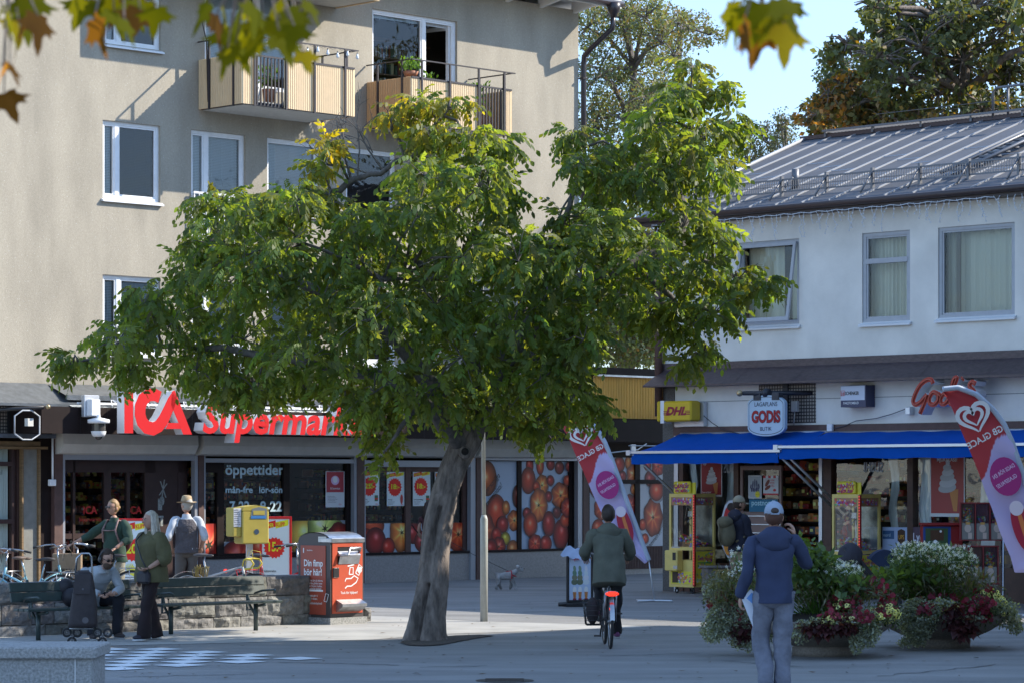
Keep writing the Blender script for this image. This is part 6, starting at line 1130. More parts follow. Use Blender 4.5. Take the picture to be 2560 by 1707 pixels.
mb = MB(Mf); mb.add([(.1, -.012, .18), (wf-.07, -.012, .18), (wf-.07, -.15, .26), (.1, -.15, .26), (.1, -.012, .36), (wf-.07, -.012, .36), (.1, -.15, .3), (wf-.07, -.15, .3)], [(0, 1, 2, 3), (3, 2, 7, 6), (6, 7, 5, 4), (0, 3, 6, 4), (1, 5, 7, 2)]); mb.build('foot_pedal', steel, bn)
mb = MB(Mf); w0 = -.014; mb.oval(wf-.09, hb-.42, .045, .045, w0); mb.col = (1, 1, 1)
for s_ in ([(.28, .62), (.3, .66), (.4, .66), (.46, .7), (.54, .66), (.5, .6), (.4, .55), (.32, .55), (.28, .52)], [(.36, .72), (.38, .82), (.44, .82), (.44, .72), (.36, .72)], [(.33, .84), (.46, .86)], [(.49, .74), (.56, .86), (.62, .82), (.55, .7), (.49, .74)]):
    p = strokeflat([(x, z) for x, z in s_], .018); q = len(p)//2
    for i in range(q-1): mb.flat([p[i], p[i+1], p[2*q-2-i], p[2*q-1-i]], w0)
mb.text('Tack för hjälpen!', .36, .44, w0, .05, off=.01, align='C'); mb.text('WC', .36, .9, w0, .06, shear=.4); mb.build('white_print', white, bn); mb = MB(Mf); mb.rbox(.035, .15, -.03, -.0, hb-.52, hb-.38, .005); mb.build('lock_plate', blackm, bn)
Mo = Mf @ Matrix.Translation((0, ws, 0)) @ Matrix.Rotation(math.radians(-90), 4, 'Z')      # side face: x from far-left corner to the near corner
mb = MB(Mo); mb.rbox(.06, ws-.09, -.012, .0, .14, hb-.06, .004); mb.build('side_panel', mat('dark_orange_panel', (.36, .07, .04), rough=.5, var=.15, vscale=3), bn)  # side panel in a darker orange than the front panel
mb = MB(Mo); mb.box(.09, ws-.14, -.02, -.013, .155+.32, .155+.345)
for s_, x, z, sz in (('Din fimp', .14, .84, .135), ('bör här!', .14, .71, .135), ('På plattorna här på sidorna', .14, .62, .042), ('kan du släcka glöden innan', .14, .58, .042), ('du slänger fimpen i luckan.', .14, .54, .042), ('Jag komprimerar skräpet', .14, .5+.002, .042), ('Tillsammans gör vi', .14, .4, .045), ('Stockholm renare.', .14, .355, .045), ('trafik.stockholm/tyck-till', .14, .29, .045), ('Stockholms', .2, 1.06, .03)): mb.text(s_, x, z, -.016, sz, off=.02 if sz > .1 else .008, sx=.86)
mb.rect(.12, .14, 1.03, 1.1, -.016); p = strokeflat([(.56, .34), (.6, .45), (.66, .44), (.62, .33), (.56, .34)], .01); q = len(p)//2; [mb.flat([p[i], p[i+1], p[2*q-2-i], p[2*q-1-i]], -.016) for i in range(q-1)]
mb.build('white_print', white, bn); mb = MB(Mo); mb.rect(ws-.25, ws-.08, hb+.0, hb+.07, -.006); mb.build('sticker', cream, bn)
# lamp post
lp = G(1210, 1553); lt = thing('lamp_post', 'slim grey metal lamp post with a thicker foot, right of the tree trunk', 'lamp post', lp); pm = mat('grey_post_paint', (.38, .39, .36), rough=.45, var=.15); hz = lambda y: H+(Y0-y)/F*lp.y
mb = MB(); mb.tube([(lp.x, lp.y, 0), (lp.x, lp.y, hz(1296)), (lp.x, lp.y, hz(1286))], [.056, .056, .034], 16); mb.build('foot', pm, lt); mb = MB(); mb.tube([(lp.x, lp.y, hz(1287)), (lp.x-.05, lp.y, 6.5), (lp.x-.1, lp.y, 6.75), (lp.x-.4, lp.y, 6.85)], .03, 12); mb.build('pole', pm, lt)
mb = MB(); mb.lathe([(0, .1), (.08, .09), (.18, 0), (.17, -.02), (0, -.02)], (lp.x-.52, lp.y, 6.78), 20); mb.build('lamp_head', alu, lt)
# mailbox
mx_ = P(622, 1440, 47.5); mx_.z = 0; ml = thing('mailbox', 'yellow post box on a grey post with a handwritten notice taped to it', 'mailbox', mx_); Mm = Matrix.Translation(mx_) @ Matrix.Rotation(math.radians(26), 4, 'Z')
yp = mat('post_box_yellow', (.46, .36, .07), rough=.45, var=.12, vscale=4); z0 = H+(Y0-1358)/F*47.5; z1 = H+(Y0-1275)/F*47.5
mb = MB(Mm); mb.rbox(-.19, .28, -.2, .2, z0, z1, .02); pf = [(-.19, z1), (-.15, z1+.06), (.05, z1+.09), (.24, z1+.06), (.28, z1)]; mb.prism(pf[::-1], -.2, .2); mb.build('box', yp, ml)
mb = MB(Mm); mb.rbox(-.34, -.192, -.17, .17, z0+.12, z1+.05, .015); mb.build('side_box', yp, ml); mb = MB(Mm); mb.box(-.04, .06, -.03, .03, 0, z0); mb.build('post', alu, ml)
mb = MB(Mm); mb.flat([(-.05, z1-.14), (.24, z1-.14), (.24, z1+.03), (.1, z1+.06), (-.02, z1+.03)], -.204); mb.build('slot', mat('grey_slot', (.15, .17, .18)), ml); mb = MB(Mm); mb.rect(.0, .2, z1-.07, z1, -.208); mb.build('slot_flap', yp, ml); mb = MB(Mm); mb.rect(-.04, .22, z1-.13, z1-.085, -.208); mb.build('blue_plate', mat('post_blue', (.03, .17, .42)), ml); mb = MB(Mm); mb.oval(.06, z0+.2, .045, .045, -.204); mb.build('emblem', mat('emblem_blue', (.03, .06, .1)), ml)
mb = MB(Mm); mb.rect(-.33, -.2, z0+.28, z1+.04, -.173); mb.build('paper_notice', mat('notice_paper', (.62, .62, .66)), ml); mb = MB(Mm)
for i in range(9):
    z = z1+.01-i*.034; mb.tube([(-.322+.0058*k, -.175, z+.010*math.sin(k*2.3+i*1.7)*(.3+rnd.random())) for k in range(14+i % 4*2)], .0022, 3)
mb.build('handwriting', blackm, ml)
# pavement signs
def aboard(lab, px, py0, d, w_, h_, rot, draw, group=None, fc=redp):
    p = P(px, 1205, d); p.z = 0; t = thing('pavement_sign', lab, 'sign', p, math.radians(rot), group); M = Matrix.Translation(p) @ Matrix.Rotation(math.radians(rot), 4, 'Z'); zt = H+(Y0-py0)/F*d; mb = MB(M); e = .04
    z0 = zt-h_; mb.rbox(-w_/2, -w_/2+e, -.03, .02, z0, zt, .005); mb.rbox(w_/2-e, w_/2, -.03, .02, z0, zt, .005); mb.rbox(-w_/2+e, w_/2-e, -.03, .02, zt-e, zt, .005); mb.rbox(-w_/2+e, w_/2-e, -.03, .02, z0, z0+e, .005); mb.box(-w_/2-.02, w_/2+.02, -.15, .25, 0, .05); mb.box(-.05, .05, -.01, .03, .05, z0)
    mb.build('frame', fc, t); mb = MB(M); mb.col = (.75, .75, .78); mb.box(-w_/2+e, w_/2-e, -.015, .0, z0+e, zt-e); draw(mb, -w_/2+e, w_/2-e, z0+e, zt-e, -.018); mb.build('poster', vcm, t); return t
aboard('red framed pavement sign with a jagged red 15:- price badge, right of the mailbox', 689, 1290, 48.5, .54, 1.16, 8, offer('15:-', 'Vattenmelon', 'x'), 'red framed price signs outside the supermarket')
aboard('red framed pavement sign showing yellow bananas, between the cyclist pushing his bike and the woman', 338, 1295, 50, .6, 1.2, 0, offer('20:-', 'Bananer', 'banana'), 'red framed price signs outside the supermarket')
def ice(mb, a, b, z0, z1, y):
    w_, h_ = b-a, z1-z0; mb.col = lin(165, 180, 215); mb.rect(a, b, z0, z1, y); mb.col = lin(150, 60, 90); mb.oval(a+.05*w_, z0+.12*h_, .3*w_, .16*h_, y-.001) if 0 else None
    mb.col = lin(190, 60, 80); mb.text('MJUKGLASS', a+.5*w_, z0+.8*h_, y-.003, .1*h_, off=.02, align='C', sx=.62)
    for k, x in enumerate((.25, .5, .78)):
        for j in range(4): mb.col = lin(*((90+20*(j % 2), 100+10*j, 80+10*j) if k < 2 else (185+8*(j % 2), 195, 215))); mb.oval(a+x*w_, z0+(.36+.09*j)*h_, (.15-.028*j)*w_, .06*h_, y-.003-.0005*j, rot=.15)
        mb.col = lin(200, 205, 220); mb.oval(a+x*w_, z0+.2*h_, .09*w_, .07*h_, y-.004); mb.col = lin(170, 110, 60); mb.flat([(a+(x-.08)*w_, z0+.16*h_), (a+(x-.05)*w_, z0+.02*h_), (a+(x+.05)*w_, z0+.02*h_), (a+(x+.08)*w_, z0+.16*h_)], y-.0045)
        mb.col = lin(120, 30, 50); mb.rect(a+(x-.08)*w_, a+(x+.08)*w_, z0+.0*h_, z0+.03*h_, y-.005)
    heart(mb, a+.12*w_, z1-.1*h_, .05*h_, y-.003, (190, 50, 60))
s_ = aboard('black framed soft ice sign with three cones and a torn blue sheet flapping on top', 1449, 1368, 47.6, .46, .9, 18, ice, fc=blackm)
mb = MB(Matrix.Translation(s_.location) @ Matrix.Rotation(s_.rotation_euler.z, 4, 'Z')); zt = H+(Y0-1368)/F*47.6; k = 8; mb.add([(-.22+.36*i/k-.05*j, -.03-.02*j, zt+.03-.05*j-.01*i+.02*math.sin(i*1.7+j)) for j in range(4) for i in range(k+1)], [(j*(k+1)+i, j*(k+1)+i+1, (j+1)*(k+1)+i+1, (j+1)*(k+1)+i) for j in range(3) for i in range(k)], smooth=True); mb.build('torn_sheet', mat('blue_white_sheet', (.4, .5, .7), rough=.7), s_)
mb = MB(Matrix.Translation(s_.location)); mb.tube([(-.35, -.1, .04), (.0, .0, .06), (.3, -.12, .04)], .035, 6); mb.build('foot', blackm, s_)
# feather flags
def feather(lab, base_px, d, pts_edge, pts_in, base_z=0.05):
    """sail between a bent pole (edge, outer curve) and an inner edge, both lists run from top to bottom in photo px"""
    b = P(base_px[0], base_px[1], d); t = thing('feather_flag', lab, 'flag', (b.x, d, 0), 0, 'ice cream feather flags'); n = 120
    def rs(pts):
        L = [0]
        for i in range(1, len(pts)): L.append(L[-1]+math.hypot(pts[i][0]-pts[i-1][0], pts[i][1]-pts[i-1][1]))
        out = []
        for k in range(n+1):
            s = L[-1]*k/n; i = max(j for j in range(len(pts)-1) if L[j] <= s+1e-9); f = (s-L[i])/(L[i+1]-L[i]); out.append((pts[i][0]+(pts[i+1][0]-pts[i][0])*f, pts[i][1]+(pts[i+1][1]-pts[i][1])*f))
        return out
    A, B = rs(pts_edge), rs(pts_in); mm = 36; mb = MB(); red, lil = lin(165, 55, 60), lin(175, 165, 205)
    def W(px, py, o=0): q = P(px, py, d); q.y += o; return q
    def sail(k, m): f = m/mm; return (A[k][0]+(B[k][0]-A[k][0])*f, A[k][1]+(B[k][1]-A[k][1])*f, .04*math.sin(f*3+k*.083)+.02*math.sin(f*9+k*.2))
    vs = []; cs = []
    cut = .40
    for k in range(n+1):
        for m in range(mm+1): x, y, o = sail(k, m); vs.append(W(x, y, o)); f = k/n+.035*math.sin(m/mm*5); cs.append(red if f < cut else lil)
    m0 = 0; mb.add(vs, [(k*(mm+1)+m, k*(mm+1)+m+1, (k+1)*(mm+1)+m+1, (k+1)*(mm+1)+m) for k in range(n) for m in range(mm)], True); mb.c[:] = cs; mb.build('sail', mat('flag_cloth', (1, 1, 1), vc=True, rough=.8, transl=.0), t)
    mb = MB(); e = [W(x, y, -.02) for x, y in A]; e.append(P(base_px[0], base_px[1], d)); mb.tube(e[:-1], .035*1.2, 6); mb.build('pole_sleeve', mat('pale_blue_sleeve', (.45, .52, .62), rough=.7), t); mb = MB(); mb.tube([e[-2], Vector((b.x, d, 0.02))], .012, 6); mb.tube([(b.x-.3, d-.2, .02), (b.x+.3, d+.2, .02)], .02, 5); mb.tube([(b.x-.3, d+.2, .02), (b.x+.3, d-.2, .02)], .02, 5); mb.build('ground_spike', alu, t)
    # print: swirl heart, mirrored letters, speech shape - laid on the sail with its own tilt
    def mid(f, g): k = f*n; i = int(k); q = [sail(i, int(g*mm)), sail(min(n, i+1), int(g*mm))]; return q[0][0]+(q[1][0]-q[0][0])*(k-i), q[0][1]+(q[1][1]-q[0][1])*(k-i)
    tp = MB(); S = d/F
    def local(f, g, tilt): x, y = mid(f, g); q = P(x, y, d); return Matrix.Translation((q.x, d-.1, q.z)) @ Matrix.Rotation(-tilt, 4, 'Y')
    wd = math.hypot(A[n//3][0]-B[n//3][0], A[n//3][1]-B[n//3][1])*S
    tp.M = local(.21, .5, .35); heart(tp, 0, 0, wd*.36, 0, (205, 205, 230), -1, .26); tp.build('heart_print', vcm, t); tp = MB(); tp.M = local(.315, .5, 0); tp.col = lin(215, 210, 230); tp.text('GB GLACE', 0, -.05, 0, wd*.2, off=.02, mirror=True, align='C', rot=.5, sx=.9); tp.build('lettering', vcm, t); tp = MB()
    tp.M = local(.52, .45, .3); tp.col = lin(150, 40, 110); tp.oval(0, 0, wd*.33, wd*.42, .0, 24); tp.col = lin(200, 170, 215); tp.text('DAGS FÖR EN', 0, wd*.08, -.004, wd*.12, off=.02, mirror=True, align='C', rot=.25, sx=.7); tp.text('GLASSPAUS?', 0, -wd*.14, -.004, wd*.12, off=.02, mirror=True, align='C', rot=.25, sx=.75); tp.build('speech_print', vcm, t); tp = MB()
    # plain ice lolly in place of the mascot
    tp.M = local(.76, .45, .3); tp.col = lin(150, 30, 55); tp.oval(0, 0, wd*.2, wd*.55, -.001, 24); tp.col = lin(190, 110, 60); tp.oval(wd*.02, 0, wd*.05, wd*.5, -.004, 20); tp.col = lin(200, 190, 215); tp.oval(0, wd*.42, wd*.15, wd*.16, -.006, 18); tp.col = lin(120, 80, 60); tp.rect(-wd*.03, wd*.03, -wd*.75, -wd*.52, -.004)
    tp.build('lolly_print', vcm, t); return t
feather('narrower feather flag leaning behind the cyclist, its top hidden by leaves', (1636, 1484), 49.5, [(1385, 1035), (1420, 1030), (1455, 1040), (1490, 1068), (1512, 1105), (1530, 1150), (1552, 1210), (1585, 1300), (1622, 1400)], [(1385, 1037), (1400, 1060), (1420, 1090), (1436, 1130), (1455, 1170), (1485, 1240), (1508, 1290), (1545, 1350), (1612, 1408)])
feather('large feather flag at the right edge with a white swirl heart', (2600, 1470), 44, [(2356, 972), (2395, 968), (2440, 985), (2480, 1020), (2510, 1060), (2530, 1105), (2552, 1170), (2575, 1250), (2600, 1340), (2612, 1400)], [(2356, 974), (2375, 1010), (2400, 1070), (2430, 1140), (2455, 1200), (2480, 1270), (2500, 1330), (2525, 1390), (2535, 1430), (2608, 1430)])
# claw machines
cym = mat('claw_yellow', (.78, .60, .18), rough=.45, var=.1); toyc = [lin(*c) for c in [(200, 60, 60), (220, 180, 60), (90, 130, 200), (220, 220, 225), (150, 60, 150), (230, 120, 60), (90, 160, 90)]]
def confetti(mb, x0, x1, z0, z1, y, n, L=None):
    for i in range(n): mb.col = rnd.choice(toyc); mb.oval(rnd.uniform(x0+.02, x1-.02), rnd.uniform(z0+.02, z1-.02), rnd.uniform(.01, .03), rnd.uniform(.01, .03), y-.0004*i/n*4, 7)
def claw(lab, px, d, ang):
    p = FR.M @ Vector((FR.u(px, .78), -.78, 0)); t = thing('claw_machine', lab, 'claw machine', p, math.radians(ang), 'yellow claw machines outside the candy shop'); M = Matrix.Translation(p) @ Matrix.Rotation(math.radians(ang), 4, 'Z'); w_, dp, h_ = .6, .62, 1.83
    mb = MB(M); e = .045
    for x in (0, w_-e):
        for y in (0, dp-e): mb.box(x, x+e, y, y+e, .12, h_)
    for z0, z1 in ((.12, .17), (.80, .86), (h_-.05, h_)):
        mb.box(e, w_-e, 0, e, z0, z1); mb.box(e, w_-e, dp-e, dp, z0, z1); mb.box(0, e, e, dp-e, z0, z1); mb.box(w_-e, w_, e, dp-e, z0, z1)
    mb.box(.01, w_-.01, .01, dp-.01, .17, .62); mb.rbox(-.03, w_*.55, -.16, .01, .55-.06, 0.80, .015) if 0 else mb.rbox(.02, w_*.55, -.16, .009, .42, .8, .015); mb.box(0, w_, 0, dp, h_, h_+.015); mb.build('cabinet', cym, t)
    mb = MB(M); mb.col = lin(230, 190, 50); mb.rbox(.08, w_-.1, .02, .06, h_+.016, h_+.24, .02); mb.box(.1, w_-.02, .07, .09, h_+.016, h_+.22); confetti(mb, .1, w_-.12, h_+.03, h_+.23, .018, 45); mb.col = lin(150, 30, 80); mb.text('CANDY', w_/2-.01, h_+.12, .012, .09, off=.04, align='C', sx=1.2); mb.text('HOUSE', w_/2-.01, h_+.04, .012, .075, off=.04, align='C', sx=1.2); mb.build('top_sign', vcm, t)
    mb = MB(M)
    for f_ in (0, 1):
        if f_ == 0: mb.M = M
        else: mb.build('printed_panel', vcm, t); mb = MB(M); mb.M = M @ Matrix.Translation((w_, 0, 0)) @ Matrix.Rotation(PI/2, 4, 'Z')
        mb.col = lin(225, 190, 60); mb.rect(.05, w_-.05, .18, .41 if f_ == 0 else .78, -.001); confetti(mb, .06, w_-.06, .19, .4 if f_ == 0 else .77, -.003, 70 if f_ == 0 else 110); mb.col = lin(150, 110, 80); mb.rect(.05, w_-.05, h_-.2, h_-.05, -.001); confetti(mb, .06, w_-.06, h_-.19, h_-.06, -.003, 40)
        mb.col = lin(150, 40, 100); mb.text('CANDY HOUSE', w_/2, h_-.15, -.008, .06, off=.03, align='C', sx=.95)
        if f_ == 0: mb.col = lin(60, 45, 30); mb.rect(.08, .22, .2, .4, -.008); mb.col = lin(200, 120, 90); [mb.flat([(.3+.12*math.cos(a), .22+.14*math.sin(a)), (.3+.12*math.cos(a+.1), .22+.14*math.sin(a+.1)), (.3, .2)], -.009) for a in [.3*i for i in range(1, 9)]]
        else: mb.col = lin(170, 60, 110); mb.text('Candy House', w_/2, .62, -.008, .075, off=.03, align='C'); mb.col = lin(80, 140, 70); mb.rect(.1, .5, .56, .58, -.008)
    mb.build('printed_panel', vcm, t)
    mb = MB(M); mb.rect(.05, w_-.05, .86, h_-.2, .012); mb.add([(w_-.012, .05, .86), (w_-.012, dp-.05, .86), (w_-.012, dp-.05, h_-.2), (w_-.012, .05, h_-.2)], [(0, 1, 2, 3)]); mb.build('glass_pane', cabglass, t)
    mb = MB(M); mb.rect(.05, w_-.05, .9, h_-.2, dp-.03); mb.build('mirror_back', mat('speckled_mirror', (.30, .32, .30), rough=.25, metal=.6, var=.4, vscale=9), t)
    mb = MB(M)
    for i in range(150): mb.col = rnd.choice(toyc); x, y = rnd.uniform(.1, w_-.1), rnd.uniform(.08, dp-.1); mb.ell((x, y, .9+.1*rnd.random()+.08*math.sin(x*9)), (.03, .03, .025), 6, 4)
    mb.build('prizes', vcm, t)
    mb = MB(M); mb.col = (1, 1, 1); mb.tube([(.3, .3, h_-.1), (.3, .3, h_-.3)], .02, 6); mb.tube([(.2, .3, h_-.1), (.15, .28, h_-.45), (.3, .3, h_-.3)], .008, 5); mb.rbox(.24, .36, .24, .36, h_-.42, h_-.3, .01)
    for a in (0, 2.1, 4.2): mb.tube([(.3, .3, h_-.42), (.3+.08*math.cos(a), .3+.08*math.sin(a), h_-.5), (.3+.03*math.cos(a), .3+.03*math.sin(a), h_-.58)], .009, 5)
    mb.build('claw', chrome, t)
    mb = MB(M); mb.box(w_-.012, w_+.03, -.02, .02, .14, h_); r_ = mb.build('light_strip', mat('led_strip_red', (.35, .01, .01), rough=.5), t); mb = MB(M)
    for i in range(34): z = .18+i*.049; mb.box(w_, w_+.02, -.024, -.0201, z, z+.014)
    mb.build('strip_lamp', mat('led_dot', (.6, .1, .08), emis=((1, .12, .08), .5)), r_)
    mb = MB(M); mb.rect(.22, .3, .62, .76, -.164); mb.build('coin_slot', blackm, t); mb = MB(M); mb.rect(.06, .26, .84, .865, -.002); mb.rbox(.24, .34, -.17, -.161, .46, .52, .003); mb.build('coin_plate', steel, t)
    for x, y in ((.1, .1), (w_-.08, .06), (.1, dp-.1), (w_-.1, dp-.1)): mb = MB(M); mb.ring((x, y, .05), .035, .015, 'y', 14, 5); mb.box(x-.02, x+.02, y-.02, y+.02, .085, .12); mb.build('caster', blackm, t)
    return t
claw('yellow claw machine full of sweets left of the shop door, standing fully in view', 1673, 52.6, -44)
claw('yellow claw machine right of the shop door, its foot hidden by the planter', 2080, 50.8, -44)
# lolly shaped figure board between the machine and the customer (generic)
t = thing('lolly_cutout_board', 'white edged lolly shaped cutout board left of the man with the rucksack', 'display board', (P(1825, 1205, 51.6).x, 51.6, 0)); mb = MB(); d = 51.55
def pp(x, y): q = P(x, y, d); return (q.x, q.z)
o = [(1822, 1250), (1836, 1249), (1840, 1262), (1838, 1290), (1836, 1330), (1850, 1370), (1848, 1410), (1830, 1412), (1812, 1380), (1796, 1340), (1796, 1310), (1806, 1285), (1812, 1262)]
c_ = [(1822, 1330)]; mb.col = (.62, .62, .64); mb.prism([pp(*p) for p in o][::-1], d, d+.02); 
sh = lambda p, k: (1824+(p[0]-1824)*k, 1330+(p[1]-1330)*k); mb.col = lin(170, 40, 40); mb.flat([pp(*sh(p, .86)) for p in o][::-1], d-.003); mb.col = lin(200, 130, 50); x, z = pp(1812, 1340); mb.oval(x, z, .06, .34, d-.006, rot=.15); x, z = pp(1828, 1266); mb.col = lin(50, 35, 30); mb.oval(x, z, .075, .075, d-.006); x, z = pp(1826, 1300); heart(mb, x, z, .09, d-.008, (215, 205, 215)); mb.build('board', vcm, t)
mb = MB(); mb.tube([(t.location.x, d+.03, 0), (t.location.x, d+.03, .8)], .02, 6); mb.box(t.location.x-.2, t.location.x+.2, d, d+.3, 0, .03); mb.build('stand', blackm, t)
# grey ash bin with yellow drawing
p = P(1775, 1205, 51.3); t = thing('waste_box', 'low grey metal box painted with yellow stripes behind the planter flowers', 'box', (p.x, 51.3, 0), .2); M = Matrix.Translation((p.x, 51.3, 0)) @ Matrix.Rotation(.2, 4, 'Z'); mb = MB(M); mb.rbox(-.05, .7, 0, .4, .05, .52, .01); mb.rbox(-.08, .74, -.03, .43, .52, .56, .01); mb.build('box', mat('box_grey', (.16, .14, .13), rough=.6), t); mb = MB(M); mb.flat([(.1, .08), (.5, .08), (.4, .5), (.1, .5)], -.003); mb.build('painted_panel', mat('box_yellow', (.5, .34, .12), rough=.6), t); mb = MB(M); [mb.tube([(.14+.07*i, -.008, .12), (.16+.05*i, -.008, .3), (.12+.06*i, -.008, .48)], .004, 4) for i in range(5)]; mb.build('drawing', blackm, t)
# ball vending racks
def vend(lab, px, py0, d, cols_, rows_h):
    p = P(px, 1205, d); t = thing('ball_vending_rack', lab, 'vending machine', (p.x, d, 0), math.radians(-6), 'red ball vending racks'); M = Matrix.Translation((p.x, d, 0)) @ Matrix.Rotation(math.radians(-6), 4, 'Z'); zt = H+(Y0-py0)/F*d; w_ = .235; redd = mat('vending_red', (.2, .015, .02), rough=.4)
    mb = MB(M); mb.box(-.03, cols_*w_+.0, .0, .3, zt-.6, zt-.585); mb.box(-.03, cols_*w_, 0, .3, zt-.0, zt+.02)
    for i in range(cols_+1): mb.box(i*w_-.03, i*w_-.01, 0, .3, zt-.585, zt)
    mb.box(-.01, cols_*w_-.03, .28, .29, zt-.585, zt); mb.build('casing', redd, t); mb = MB(M); gl = MB(M); tm = MB(M); pl_ = MB(M); ba = MB(M)
    for i in range(cols_):
        x = i*w_; mb.box(x, x+w_-.04, .01, .1, zt-.58, zt-.32); gl.rect(x, x+w_-.04, zt-.32, zt-.01, .015); pl_.oval(x+.095, zt-.4, .055, .065, .005); pl_.rect(x+.1, x+.16, zt-.57, zt-.47, .005); tm.rect(x+.06, x+.13, zt-.34, zt-.3, .004); ba.col = (1, 1, 1)
        for k in range(70): ba.col = tuple(c*.8 for c in rnd.choice(toyc)); ba.ell((x+rnd.uniform(.03, w_-.08), rnd.uniform(.05, .24), zt-.3+.22*rnd.random()*(.4+.6*((i+1) % 2))), (.02, .02, .02), 6, 4)
    for i in range(cols_): pl_.rect(i*w_+.06, i*w_+.13, zt-.405, zt-.395, .0)
    mb.build('dispenser_face', mat('vend_grey', (.2, .2, .19), rough=.4), t); gl.build('glass_pane', cabglass, t); pl_.build('coin_mechanism', mat('pinkish_chrome', (.5, .42, .38), rough=.35, metal=.3), t); tm.build('price_tag', mat('tag_orange', (.5, .28, .08)), t); ba.build('balls', vcm, t)
    return t, M, zt
vend('upper red rack of three glass ball dispensers behind the big flag', 2405, 1258, 46.8, 3, 1)
_, M, zt = vend('lower red rack of glass ball dispensers above the flowers', 2388, 1366, 46.6, 3, 1)
t = thing('rack_stand', 'bent chrome tube stand under the ball vending racks', 'stand', M.to_translation()); mb = MB(M); x1 = .72
for y in (0, .3): mb.tube([(x1+.05, y, zt+.5), (x1+.05, y, .25), (x1, y-.1, .08), (x1-.15, y-.1, .06)], .02, 6); mb.tube([(.5, y, zt-.6), (.5, y, .15)], .02, 6)
mb.build('tube', chrome, t)
# kiddie game box
p = P(2345, 1205, 47.6); t = thing('game_box', 'small red and blue football game box with a lit picture in the shop front', 'game machine', (p.x, 47.6, 0)); M = Matrix.Translation((p.x, 47.6, 0)); zt = H+(Y0-1312)/F*47.6; mb = MB(M); mb.rbox(-.24, .42, .05, .4, 0, zt, .02); mb.prism([(-.26, zt), (.42, zt), (.46, zt+.04), (-.26, zt+.04)], 0, .4); mb.build('body', mat('game_red', (.25, .012, .015), rough=.4), t)
mb = MB(M); mb.col = lin(25, 60, 120); mb.rect(-.24, .22, zt-.42, zt-.02, .045); mb.col = lin(50, 75, 45); mb.rect(-.2, .17, zt-.4, zt-.05, .042); mb.col = lin(110, 140, 80); mb.rect(-.2, .17, zt-.36, zt-.3, .04); mb.col = lin(70, 45, 25); mb.rect(-.12, .1, zt-.25, zt-.08, .039); mb.col = (.8, .8, .8); mb.oval(-.04, zt-.27, .03, .03, .036); mb.oval(.05, zt-.1, .02, .02, .036); mb.build('picture', vcm, t)
# ---------------- planters
concr = mat('aggregate_concrete', (.24, .205, .17), rough=.9, var=.35, vscale=40, bump=.4, bscale=70)
fol = mat('planting_leaf', (1, 1, 1), vc=True, rough=.55, transl=.25); petal = mat('petal', (1, 1, 1), vc=True, rough=.6, transl=.2)
LTq = np.array([(0, 0, 0), (.45, .25, .05), (1, 0, -.1), (.45, -.25, .05)]); LQ = np.array([(0, 1, 2, 3)])
FT = np.array([p for k in range(5) for p in ((0, 0, 0), (.35*math.cos(k*1.257-.45)+.25*math.cos(k*1.257), .35*math.sin(k*1.257-.45)+.25*math.sin(k*1.257), .08), (math.cos(k*1.257), math.sin(k*1.257), .0), (.35*math.cos(k*1.257+.45)+.25*math.cos(k*1.257), .35*math.sin(k*1.257+.45)+.25*math.sin(k*1.257), .08))]); FQ = np.array([(4*k, 4*k+1, 4*k+2, 4*k+3) for k in range(5)])
FTW = np.array([p for k in range(5) for p in ((0, 0, 0), (.9*math.cos(k*1.257-.6), .9*math.sin(k*1.257-.6), .12), (1.05*math.cos(k*1.257), 1.05*math.sin(k*1.257), .05), (.9*math.cos(k*1.257+.6), .9*math.sin(k*1.257+.6), .12))])
